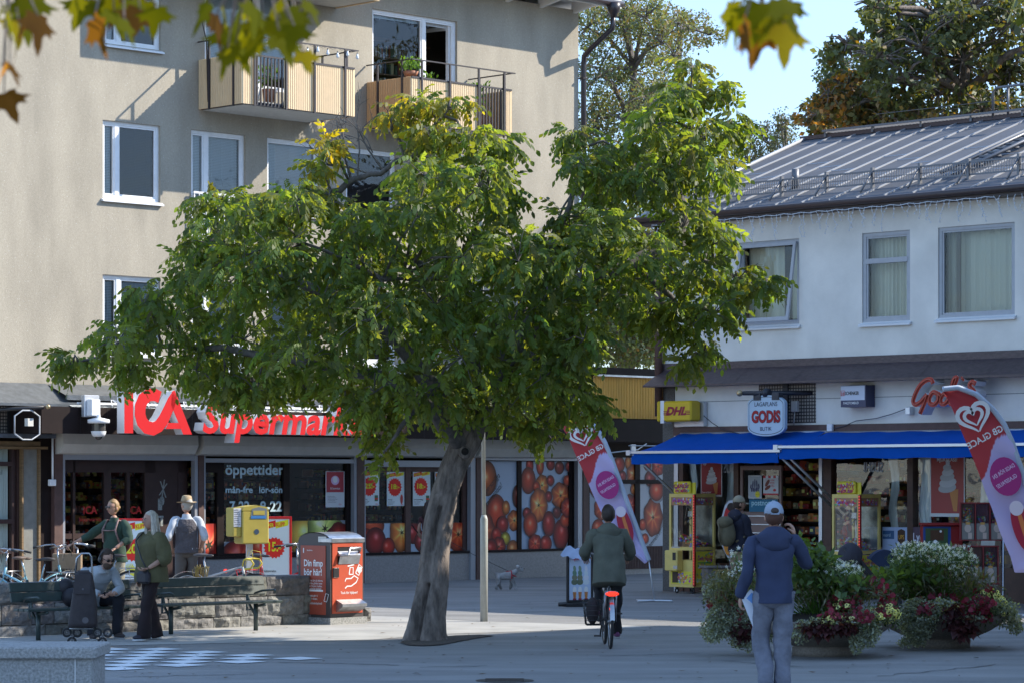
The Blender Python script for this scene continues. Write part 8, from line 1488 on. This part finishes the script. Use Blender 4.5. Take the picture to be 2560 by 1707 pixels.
    if cap:
        q = MB(M); L_ = HM_; kind, cm = cap[0], cap[1]
        if kind == 'cap':
            q.ell((0, .008, .15), (.09, .108, .105), 24, 14, L=L_, f=lambda x, y, z: (x, y, max(z, -.15)))
            by = cap[2] if len(cap) > 2 else -1; n_ = 12; V_ = [((.078*math.cos(PI*i/n_)), by*(.085+.0+.085*r_*math.sin(PI*i/n_)*1.0+.0), .148-.02*r_-.015*abs(math.cos(PI*i/n_))) for r_ in (0, 1) for i in range(n_+1)]
            q.add(V_, [(i, i+1, n_+2+i, n_+1+i) for i in range(n_)], True, L=L_); q.add([(x, y, z-.006) for x, y, z in V_], [(i, n_+1+i, n_+2+i, i+1) for i in range(n_)], True, L=L_); q.ell((0, .008, .256), (.009, .009, .006), 8, 5, L=L_)
        if kind == 'fedora':
            q.lathe([(.0, .27), (.045, .275), (.075, .262), (.09, .2), (.097, .165)], (0, .0, 0), 24, L=L_); n_ = 32; V_ = [((.095+r_*.0)*math.cos(2*PI*i/n_) if r_ == 0 else .155*math.cos(2*PI*i/n_), (.105 if r_ == 0 else .175)*math.sin(2*PI*i/n_), .165+(0 if r_ == 0 else .012*abs(math.cos(2*PI*i/n_))-.02*max(0, -math.sin(2*PI*i/n_)))) for r_ in (0, 1) for i in range(n_)]
            q.add(V_, [(i, (i+1) % n_, n_+(i+1) % n_, n_+i) for i in range(n_)], True, L=L_); q.add([(x, y, z-.005) for x, y, z in V_], [(i, n_+i, n_+(i+1) % n_, (i+1) % n_) for i in range(n_)], True, L=L_)
        c_ = q.build('cap' if kind == 'cap' else 'hat', cm, t)
        if kind == 'cap' and len(cap) > 3: q = MB(M); q.ell((0, .104, .165), (.038, .018, .03), 12, 8, L=L_); q.build('cap_opening', mat('dark_hair_gap', (.035, .02, .015)), c_); q = MB(M); q.box(-.04, .04, .112, .122, .132, .142, L=L_); q.build('cap_strap', cap[1], c_)
        if kind == 'fedora': q = MB(M); q.lathe([(.098, .166), (.095, .19)], (0, 0, 0), 24, L=L_); q.build('hat_band', mat('hat_band', (.25, .18, .11)), c_)
    if openc: openc(M, J, t, HM_)
    return t, M, J
def glasses(M, J, t, HM_, dark=True):
    q = MB(M); 
    for e in (-1, 1): q.ell((e*.033, -.108, .123), (.027, .008, .019), 12, 8, L=HM_); q.tube([(e*.06, -.1, .128), (e*.082, -.03, .13), (e*.08, .02, .12)], .004, 5, L=HM_)
    q.tube([(-.01, -.112, .128), (.01, -.112, .128)], .004, 5, L=HM_); q.build('sunglasses' if dark else 'glasses', mat('dark_lens', (.015, .01, .01), rough=.15) if dark else MATS['thin_glass'], t)
MATS['thin_glass'] = mat('thin_frames', (.25, .17, .14), rough=.3)
# woman standing
def woman_extra(M, J, t, HM_):
    q = MB(M)
    for e in (-1, 1): q.ring((e*.033, -.104, .122), .023, .0025, 'y', 16, 4, L=HM_)
    q.build('glasses', MATS['thin_glass'], t)
g = G(378, 1600)
wp_, WM, WJ = person('woman with long grey blond hair, loose olive green shirt and flared dark trousers, standing', (g.x, g.y, .004), -48, 1.66, J=dict(kL=(.13, -.16, .5), aL=(.13, -.22, .1), kR=(-.10, .06, .5), aR=(-.13, .17, .1), eL=(.29, .02, 1.13), wL=(.20, -.19, .99), eR=(-.25, .02, 1.12), wR=(-.24, -.03, .87)),
    top=('shirt', cloth('olive', (.105, .095, .042), var=.3)), legs=('trousers', cloth('plum_velvet', (.022, .010, .011), var=.5)), legr=(.10, .078, .105), flare=True, hair=('long', mat('grey_blond_hair', (.58, .52, .43), rough=.6, var=.5, vscale=30, bump=.6, bscale=60, stretch=(3, 3, .5))), hairlen=.26, topr=1.46, sleeve=.35, hem=.80, head=(-6, 0), shoes=(.03, .03, .045), face='w', hands={'L': dict(dir=(-.6, -.7, -.3), palm=(0, .2, 1), curl=.6), 'R': dict(curl=.35, palm=(1, 0, 0))}, openc=woman_extra, sleeve_r=1.2)
t = thing('shoulder_bag', 'black shoulder bag hanging at the hip of the woman in olive green', 'bag', WM @ Vector((.14, -.12, 1.0))); q = MB(WM); q.rbox(-.02, .25, -.25, -.16, .78, .95, .03); q.build('bag', mat('black_nylon', (.018, .015, .02), rough=.6), t); q = MB(WM)
q.tube([(.22, -.2, .94), (.1, -.23, 1.12), (-.08, -.2, 1.36), (-.14, -.05, 1.47), (-.1, .09, 1.43)], .011, 6); q.build('strap', blackm, t)
# man in sunglasses pushing a bike
def man1(M, J, t, HM_): glasses(M, J, t, HM_)
person('man in sunglasses and dark green shirt with rucksack, pushing a bicycle behind the wall', gp(288, 45.6), -32, 1.74, J=dict(eL=(.33, -.05, 1.17), wL=(.22, -.27, 1.02), eR=(-.40, -.14, 1.22), wR=(-.62, -.32, 1.08), nk=(.0, -.02, 1.47), hd=(-.0, -.05, 1.55)),
    top=('shirt', cloth('bottle_green', (.028, .062, .042), var=.35)), legs=('trousers', cloth('khaki', (.28, .26, .2))), hair=('bun', mat('blond_hair', (.34, .2, .08), rough=.6, var=.4, vscale=30)), topr=1.12, sleeve=.45, hem=.80, head=(-8, 2), openc=man1, hands={'R': dict(curl=1.0, palm=(0, 0, -1)), 'L': dict(curl=1.0, palm=(0, 0, -1))})
bp_ = gp(288, 45.6); M = Matrix.Translation(bp_) @ Matrix.Rotation(math.radians(-32), 4, 'Z'); t = thing('rucksack', 'red and black hiking rucksack on the back of the man in sunglasses', 'rucksack', M @ Vector((0, .2, 1.2))); q = MB(M); q.ell((0, .2, 1.2), (.17, .11, .27), 16, 12, f=lambda a, b, c: (a, b*(1 if b > 0 else .6), c)); q.build('pack', mat('rucksack_red', (.14, .012, .016), rough=.7, col2=(.02, .018, .03), vscale=7), t); q = MB(M)
for s in (-1, 1): q.tube([(s*.1, .1, 1.0), (s*.16, -.1, 1.12), (s*.13, -.155, 1.3), (s*.11, -.06, 1.455), (s*.09, .1, 1.42)], .016, 6)
q.tube([(-.13, -.16, 1.3), (0, -.175, 1.29), (.13, -.16, 1.3)], .009, 5); q.build('strap', mat('strap_grey_red', (.26, .16, .15), var=.6, vscale=25), t)
pb = HM @ Vector((.8, .25, .9)); t = thing('paper_bag', 'brown paper shopping bag with dark letters hanging on the bicycle handlebar', 'bag', pb); q = MB(); bx = P(172, 1430, 45); zt = P(0, 1382, 45).z; zb = P(0, 1446, 45).z; q.rbox(bx.x-.25, bx.x+.2, 44.95, 45.1, zb, zt, .01); q.build('bag', mat('kraft_paper', (.27, .19, .12), rough=.85, var=.25, vscale=6, bump=.8, bscale=12), t); q = MB(); q.text('WILLY:S', bx.x-.2, zb+.09, 44.945, .1, off=.03, sx=.9); q.build('lettering', blackm, t); q = MB(); q.tube([(bx.x-.12, 45, zt), (bx.x-.05, 45, zt+.14), (bx.x+.06, 45, zt)], .006, 5); q.build('handle', MATS['kraft_paper'], t)
def vest(M, J, t, HM_):
    q = MB(M); ck = lambda f_: J['ch'].lerp(J['nk'], f_); loft(q, [(J['pel']+Vector((0, 0, -.08)), .195, .16), (J['pel'], .188, .152), (J['sp'], .172, .142), (J['ch'], .185, .146), (ck(.3), .178, .138), (ck(.55), .15, .118), (ck(.75), .11, .095)], (J['sL']-J['sR']).normalized()); q.build('vest', mat('quilted_vest', (.085, .078, .09), rough=.8, bump=1.4, bscale=26, var=.3), t)
# man in straw hat seen from behind
person('man in a straw hat, quilted grey vest and white shirt sleeves seen from behind', gp(466, 47.5), -168, 1.79, J=dict(eL=(.29, .1, 1.14), wL=(.22, -.08, .94), eR=(-.29, .1, 1.14), wR=(-.24, -.08, .94)), top=('shirt', cloth('white_shirt', (.52, .55, .6))), legs=('trousers', cloth('grey_work', (.10, .09, .085))), hair=('s', mat('grey_hair', (.35, .33, .3))), cap=('fedora', mat('straw', (.42, .31, .18), rough=.85, bump=.4, bscale=90, var=.2)), topr=1.02, sleeve=.25, head=(35, -3), hem=.92,
    openc=vest)
# dark haired woman by the shop window
person('dark haired woman in a thin strapped dark top in front of the price posters', gp(1072, 55.5), 150, 1.68, J=dict(wL=(.22, -.2, .95), wR=(-.22, -.2, .95)), top=('top', cloth('wine_top', (.05, .015, .02))), sleeve=-.98, legs=('trousers', cloth('black_tr', (.02, .02, .022))), hair=('l', mat('dark_brown_hair', (.03, .018, .013), rough=.6, var=.4, vscale=30)), hairlen=.2, topr=.8, sleeve_r=.35)
# seated man with trolley
bq = onw(232, .98); SM = (bq.x, bq.y, 0)
def seatx(M, J, t, HM_):
    glasses(M, J, t, HM_); q = MB(M); q.ring((0, .0, .12), .112, .009, 'y', 20, 6, a0=0, a1=PI, L=HM_)
    for e in (-1, 1): q.ell((e*.098, .0, .11), (.022, .035, .042), 12, 8, L=HM_)
    q.build('headphones', blackm, t); q = MB(M); q.ell((0, -.055, .045), (.062, .06, .06), 16, 10, L=HM_); q.build('beard', mat('brown_beard', (.07, .04, .025), rough=.9, bump=.6, bscale=60), t)
person('bearded man with sunglasses and headphones in a pale grey top, sitting on the bench', SM, 28, 1.76, J=dict(pel=(0, .05, .52), sp=(0, -.02, .65), ch=(0, -.16, .80), nk=(.02, -.32, .91), hd=(.03, -.39, .94), sL=(.19, -.22, .87), eL=(.27, -.32, .66), wL=(.12, -.48, .60), sR=(-.18, -.2, .87), eR=(-.26, -.2, .70), wR=(-.06, -.44, .58), hL=(.1, .05, .5), kL=(.22, -.38, .53), aL=(.22, -.32, .09), hR=(-.1, .05, .5), kR=(-.17, -.40, .53), aR=(-.16, -.42, .09)),
    top=('sweater', cloth('pale_grey', (.36, .39, .42))), legs=('trousers', cloth('black_jeans', (.014, .015, .022))), hair=('s', mat('short_brown_hair', (.045, .028, .02), rough=.9)), hem=.86, topr=1.03, head=(10, 18), shoes=(.04, .03, .03), openc=seatx, sleeve=.92, hands={'L': dict(curl=.9, palm=(0, 0, 1)), 'R': dict(curl=.9, palm=(0, 0, 1))})
bm2 = Matrix.Translation(SM) @ Matrix.Rotation(math.radians(28), 4, 'Z'); t = thing('hip_bag', 'dark bag and jacket lying on the bench beside the seated man', 'bag', bm2 @ Vector((-.25, .0, .43))); q = MB(bm2); q.ell((-.28, .02, .54), (.14, .12, .13), 14, 10); q.ell((-.33, .12, .66), (.13, .08, .13), 12, 8); q.build('bag', MATS['black_nylon'], t)
g = G(208, 1614); t = thing('shopping_trolley', 'dark fabric stair climbing shopping trolley standing before the seated man', 'shopping trolley', g); M = Matrix.Translation(g) @ Matrix.Rotation(.12, 4, 'Z'); tm_ = mat('trolley_fabric', (.036, .028, .03), rough=.75, var=.25, bump=.7, bscale=8)
q = MB(M); ly = [(-.19, .17, .24), (-.185, .18, .3), (-.15, .17, .55), (-.11, .14, .78), (-.09, .12, .88), (-.07, .09, .93)]; n = 12; vs = []
for x0, x1, z in ly:
    cx, rx = (x0+x1)/2, (x1-x0)/2; vs += [(cx+rx*math.copysign(abs(math.cos(a))**.5, math.cos(a)), .13*math.copysign(abs(math.sin(a))**.5, math.sin(a))*(1-.3*(z > .8)), z) for a in [2*PI*i/n for i in range(n)]]
q.add(vs, [(k*n+i, k*n+(i+1) % n, (k+1)*n+(i+1) % n, (k+1)*n+i) for k in range(len(ly)-1) for i in range(n)]+[tuple(range(n-1, -1, -1)), tuple(range((len(ly)-1)*n, len(ly)*n))], True); q.build('bag', tm_, t)
q = MB(M); q.add([(-.12, -.15, .66), (.09, -.15, .66), (.1, -.12, .9), (.07, .05, .95), (-.07, .05, .95), (-.1, -.12, .9)], [(0, 1, 2, 5), (5, 2, 3, 4)]); fl_ = q.build('flap', tm_, t); q = MB(M); q.oval(0.0, .72, .014, .014, -.153); q.oval(.03, .33, .04, .04, -.135); q.build('badge', mat('badge_grey', (.09, .08, .085)), t)
q = MB(M); q.tube([(.13, .1, .2), (.11, .1, .9), (.1, .08, 1.12), (.07, .06, 1.16), (-.02, .05, 1.16), (-.08, .05, 1.1), (-.1, .08, .9)], .013, 7); q.tube([(-.17, .0, .22), (.18, .0, .22)], .012, 6); q.tube([(-.1, .05, .22), (-.12, .1, .1)], .01, 5); q.tube([(.16, .05, .22), (.2, .1, .1)], .01, 5); q.build('frame', chrome, t)
for cx, cy in ((-.14, .06), (.24, -.02)):
    for k in range(3): a = k*2.094+.5; c = (cx+.075*math.cos(a), cy, .13+.075*math.sin(a)); q = MB(M); q.ring(c, .048, .014, 'y', 18, 6); w_ = q.build('wheel', rubber, t); q = MB(M); q.ring(c, .03, .006, 'y', 12, 4); q.tube([(cx, cy, .13), c], .012, 5); q.tube([(c[0], cy-.02, c[2]), (c[0], cy+.02, c[2])], .014, 6); q.build('spoke_arm', mat('grey_plastic', (.18, .17, .17)), w_)
# cyclist riding away
g0, g1 = G(1526, 1621), G(1508, 1606); dv = (g1-g0).normalized(); ang = math.atan2(dv.y, dv.x)-.0
ride, RM = bicycle('black bicycle with chrome mudguards and red lights ridden away from us', g0-dv*.0, ang, (.03, .03, .035), {'hh': 1.12, 'low': 1, 'sh': .93, 'rack': True}, (.02, .02, .022), None); tag(ride, 'black city bicycle with red rear lights ridden by the person in the olive parka')
def rj(x, y, z): return Vector((-y, x, z)) if 0 else None
q0 = RM @ Vector((.24, 0, 0)); RY = math.degrees(ang)+90       # rider faces +x of the bike; person faces -Y
parka = cloth('parka_olive', (.10, .107, .082), var=.3)
person('cyclist in an olive hooded parka and black tights riding away from the camera', (q0.x, q0.y, 0), RY, 1.72, J=dict(pel=(0, 0, 1.02), sp=(0, -.04, 1.17), ch=(0, -.1, 1.33), nk=(0, -.13, 1.49), hd=(0, -.16, 1.56), sL=(.185, -.11, 1.43), eL=(.29, -.2, 1.20), wL=(.27, -.42, 1.13), sR=(-.185, -.11, 1.43), eR=(-.29, -.2, 1.20), wR=(-.27, -.42, 1.13), hL=(.09, -.02, .98), kL=(.12, -.30, .74), aL=(.11, -.12, .46), hR=(-.09, -.02, .98), kR=(-.12, -.16, .58), aR=(-.12, -.22, .20)),
    top=('parka', parka), legs=('tights', cloth('black_tights', (.014, .013, .016))), legr=(.09, .062, .046), hair=('s', mat('dark_brown_hair', (.03, .018, .013))), hoodie=True, topr=1.18, sleeve=.9, hem=.72, shoes=(.13, .03, .10), toes={'L': (0, -1, -.35), 'R': (0, -1, .05)})
q = MB(RM); cx0 = .12
for k in range(6): f_ = k/5; z = .30+.30*f_; q.tube([(-.15-.02*f_, .12, z), (.2+.03*f_, .12, z), (.2+.03*f_, .30+.03*f_, z), (-.15-.02*f_, .30+.03*f_, z), (-.15-.02*f_, .12, z)], .005, 4)
for k in range(8): x = -.15+.05*k; q.tube([(x, .12, .6), (x, .12, .3), (x, .30, .3), (x, .33, .6)], .004, 4)
q.build('side_basket', blackm, ride); q = MB(RM); q.ell((-.14, 0, .5), (.02, .025, .025), 8, 6); q.ell((-.31, 0, .69), (.02, .09, .03), 10, 6); q.build('reflector', mat('rear_light_red', (.6, .02, .01)), ride)
t = thing('cloth_bag', 'dark bag lying in the side basket of the ridden bicycle', 'bag', RM @ Vector((.03, .22, .32))); q = MB(RM); q.ell((.03, .22, .47), (.14, .08, .17), 12, 9); q.build('bag', cloth('brown_bag', (.03, .022, .025)), t)
# man with rucksack by the shop door
person('man in a tan cap, navy jacket and beige trousers facing right by the shop door', gp(1846, 49.6), 125, 1.80, J=dict(eL=(.2, -.08, 1.12), wL=(.15, -.25, 1.0), eR=(-.2, -.06, 1.12), wR=(-.14, -.26, 1.05)), top=('jacket', cloth('navy_jacket', (.018, .02, .038))), legs=('trousers', cloth('beige_chino', (.27, .2, .13))), hair=('s', mat('short_brown_hair', (.045, .028, .02))), cap=('cap', mat('tan_cap', (.30, .26, .18), rough=.8)), head=(-18, 2), hoodie=True, topr=1.08, hem=.84)
M = Matrix.Translation(gp(1846, 49.6)) @ Matrix.Rotation(math.radians(125), 4, 'Z') @ Matrix.Scale(1.03, 4); t = thing('canvas_rucksack', 'olive canvas rucksack with leather strap worn by the man in the tan cap', 'rucksack', M @ Vector((0, .25, 1.2))); q = MB(M); q.ell((0, .25, 1.17), (.17, .13, .25), 16, 12, f=lambda a, b, c: (a*(1-.25*c), b*(1-.25*c), c)); ru = q.build('pack', cloth('canvas_olive', (.13, .115, .07), var=.35), t); q = MB(M); q.ell((0, .29, 1.33), (.15, .13, .1), 14, 9, f=lambda a, b, c: (a, b, c*(1 if c > 0 else 1.3))); q.build('flap', MATS['cloth_canvas_olive'], ru); q = MB(M)
for s in (-1, 1): q.tube([(s*.1, .14, 1.0), (s*.17, -.02, 1.1), (s*.15, -.14, 1.27), (s*.12, -.05, 1.47), (s*.08, .16, 1.42)], .02, 6)
q.tube([(0, .42, 1.32), (0, .42, 1.15), (0, .39, .98)], .012, 5); q.build('strap', mat('leather_strap', (.16, .13, .075)), ru)
# man in blue hoodie walking away, nearest
d_ = 27.9; loc = (P(1935, 1205, d_).x, d_, 0)
hood, HMm, HJ = person('man in pale blue cap, dark blue hoodie and grey jeans walking away, nearest the camera', loc, 180, 1.84, J=dict(sL=(.195, .01, 1.40), eL=(.25, .03, 1.10), wL=(.30, -.09, .89), sR=(-.195, .01, 1.41), eR=(-.31, -.10, 1.20), wR=(-.20, -.13, 1.46), hL=(.09, 0, .93), kL=(.11, -.10, .50), aL=(.08, .12, .10), hR=(-.09, 0, .93), kR=(-.08, -.02, .50), aR=(-.07, .06, .09)),
    top=('hooded_jacket', cloth('navy_hoodie', (.030, .042, .092), var=.2, b=.15)), legs=('jeans', cloth('grey_jeans', (.17, .18, .225), var=.35, b=.5, sc_=14)), legr=(.102, .083, .072), hair=('s', mat('auburn_hair', (.075, .03, .018), rough=.7)), cap=('cap', mat('pale_blue_cap', (.27, .33, .42), rough=.8, var=.1), -1, 1), hoodie=True, topr=1.03, hem=.84, head=(0, 0), shoes=(.5, .52, .55), sleeve=.95,
    hands={'R': dict(dir=(.25, .05, 1), palm=(.9, -.2, 0), curl=.7), 'L': dict(dir=(.05, -.2, -1), palm=(-1, 0, 0), curl=.75)})
q0 = HMm @ HJ['wL']; t = thing('folded_papers', 'folded white and blue papers held by the man in the blue hoodie', 'papers', q0); q = MB(Matrix.Translation(q0)); A = [(-.01, -.03, -.0), (.11, -.05, -.09), (.06, -.04, -.30), (-.05, -.02, -.33)]
q.box(-.0, .085, -.035, -.029, -.35, -.02, L=Matrix.Rotation(math.radians(-22), 4, 'Y')); q.box(-.0, .11, -.05, -.045, -.28, .0, L=Matrix.Translation((.02, 0, 0)) @ Matrix.Rotation(math.radians(-48), 4, 'Y')); q.build('sheet', mat('letter_paper', (.6, .64, .72), rough=.7), t); q = MB(Matrix.Translation(q0)); q.box(.015, .09, -.056, -.051, -.13, -.03, L=Matrix.Translation((.02, 0, 0)) @ Matrix.Rotation(math.radians(-48), 4, 'Y')); q.build('blue_print', mat('blue_print', (.12, .28, .6)), t)
# stroller
p = gp(2150, 46); t = thing('stroller', 'black stroller with navy hood and a dark jacket over its handle, behind the planters', 'stroller', p); M = Matrix.Translation(p); q = MB(M); q.add([(.15, -.2, .5), (.15, .2, .5), (.4, .2, .35), (.4, -.2, .35), (-.1, -.2, .95), (-.1, .2, .95)], [(0, 1, 2, 3), (0, 4, 5, 1), (0, 3, 2), (0, 3, 4)]); q.rbox(.0, .5, -.2, .2, .33, .5, .04); q.build('seat', MATS['black_nylon'], t)
q = MB(M); k = 10; q.add([(.38+.30*math.cos(math.radians(20+125*i/k))*1.0, y, .62+.36*math.sin(math.radians(20+125*i/k))) for y in (-.22, 0, .22) for i in range(k+1)], [(j*(k+1)+i, j*(k+1)+i+1, (j+1)*(k+1)+i+1, (j+1)*(k+1)+i) for j in (0, 1) for i in range(k)], True); q.add([(.38, -.22, .62)]+[(.38+.30*math.cos(math.radians(20+125*i/k)), -.22, .62+.36*math.sin(math.radians(20+125*i/k))) for i in range(k+1)], [(0, i+1, i+2) for i in range(k)]); q.build('hood', cloth('navy_canopy', (.02, .035, .08)), t)
q = MB(M); q.tube([(-.28, -.2, 1.0), (.1, -.2, .6), (.5, -.2, .15)], .015, 6); q.tube([(-.28, .2, 1.0), (.1, .2, .6), (.5, .2, .15)], .015, 6); q.tube([(.15, -.2, .55), (-.2, -.22, .12)], .015, 6); q.tube([(.15, .2, .55), (-.2, .22, .12)], .015, 6); q.tube([(-.28, -.2, 1.0), (-.28, .2, 1.0)], .018, 6); q.build('frame', blackm, t)
for x, y in ((-.2, -.25), (-.2, .25), (.52, -.2), (.52, .2)): q = MB(M); q.ring((x, y, .13), .105, .025, 'y', 18, 6); q.build('wheel', rubber, t)
t = thing('draped_jacket', 'dark grey jacket thrown over the stroller handle', 'jacket', M @ Vector((-.3, 0, 1))); q = MB(M); q.ell((-.16, -.04, .85), (.19, .24, .24), 18, 12, f=lambda a, b, c: (a*(1+.12*math.sin(b*5+c*3)), b, c*(1 if c > 0 else 1.25))); q.build('jacket', cloth('dark_grey_wool', (.04, .04, .055), b=.5), t)
# dog
g = G(1262, 1475); t = thing('dog', 'small grey schnauzer dog in a red harness walking right on a lead', 'dog', g, 0); M = Matrix.Translation(g) @ Matrix.Rotation(.15, 4, 'Z') @ Matrix.Scale(.92, 4); J = {k: Vector(v) for k, v in dict(rump=(-.15, 0, .30), mid=(0, 0, .295), chest=(.14, 0, .30), nk=(.22, 0, .38), hd=(.27, 0, .43), f1=(.15, -.05, .25), f1k=(.19, -.05, .13), f1p=(.24, -.05, .02), f2=(.15, .05, .25), f2k=(.14, .05, .13), f2p=(.12, .05, .02), b1=(-.15, -.05, .25), b1k=(-.11, -.055, .17), b1h=(-.19, -.05, .11), b1p=(-.18, -.05, .02), b2=(-.15, .05, .25), b2k=(-.13, .055, .17), b2h=(-.10, .05, .10), b2p=(-.06, .05, .02), tl=(-.21, 0, .37)).items()}
P_, E, R_ = graph([[('mid', .085), ('rump', .085), ('tl', .022)], [('mid', .085), ('chest', .095), ('nk', .06), ('hd', .062)], [('chest', .095), ('f1', .045), ('f1k', .034), ('f1p', .03)], [('chest', .095), ('f2', .045), ('f2k', .034), ('f2p', .03)], [('rump', .085), ('b1', .055), ('b1k', .045), ('b1h', .03), ('b1p', .03)], [('rump', .085), ('b2', .055), ('b2k', .045), ('b2h', .03), ('b2p', .03)]], J); vs, fs = skinmesh(P_, E, R_, 3)
q = MB(M); q.add([v+Vector((noise.noise(v*40), noise.noise(v*40+Vector((9, 0, 0))), noise.noise(v*40+Vector((0, 9, 0)))))*.012 for v in vs], fs, True); q.ell((.30, 0, .45), (.06, .05, .05), 12, 8); q.ell((.355, 0, .44), (.045, .035, .032), 10, 8); q.ell((.36, 0, .415), (.035, .035, .035), 10, 8); q.m = 1; q.ell((.402, 0, .45), (.012, .012, .01), 8, 6); q.ell((.34, -.03, .475), (.008, .008, .008), 6, 5); q.m = 2
for s in (-1, 1): q.ell((.27, s*.045, .50), (.028, .014, .028), 8, 6)
fur = mat('grey_fur', (.17, .16, .155), rough=.95, col2=(.42, .41, .4), vscale=7, bump=1, bscale=60); q.build('body', [fur, blackm, mat('pale_fur', (.5, .49, .48), rough=.95)], t); q = MB(M); q.ring((.13, 0, .31), .10, .012, 'x', 18, 5); q.tube([(.13, -.09, .33), (.2, -.075, .30), (.24, 0, .29), (.2, .075, .30), (.13, .09, .33)], .012, 5); q.tube([(.02, 0, .385), (.14, 0, .405)], .012, 5); q.build('harness', mat('harness_red', (.4, .03, .04)), t)
t = thing('dog_lead', 'thin dark dog lead stretched from behind the tree trunk to the dog', 'lead', M @ Vector((.08, 0, .4))); q = MB(); a = M @ Vector((.08, 0, .4)); b = P(1100, 1338, 55.2); q.tube([a, a.lerp(b, .5)+Vector((0, 0, -.03)), b], .006, 4); q.build('lead', blackm, t)
# stick with leaf at plinth left of the trunk, papers: small pot weeds by the bikes
mb = MB(); p0 = gp(500, 43.3)
for i in range(26): a = Vector((p0.x+rnd.uniform(-.12, .12), p0.y, .62)); mb.tube([a, a+Vector((rnd.uniform(-.04, .04), 0, .12)), a+Vector((rnd.uniform(-.08, .08), 0, rnd.uniform(.14, .2)))], .004, 3)
tag(mb.build('weeds', mat('dry_yellow_weed', (.3, .22, .05))), 'dry yellow weeds sprouting on top of the granite wall', 'weeds', kind='stuff')
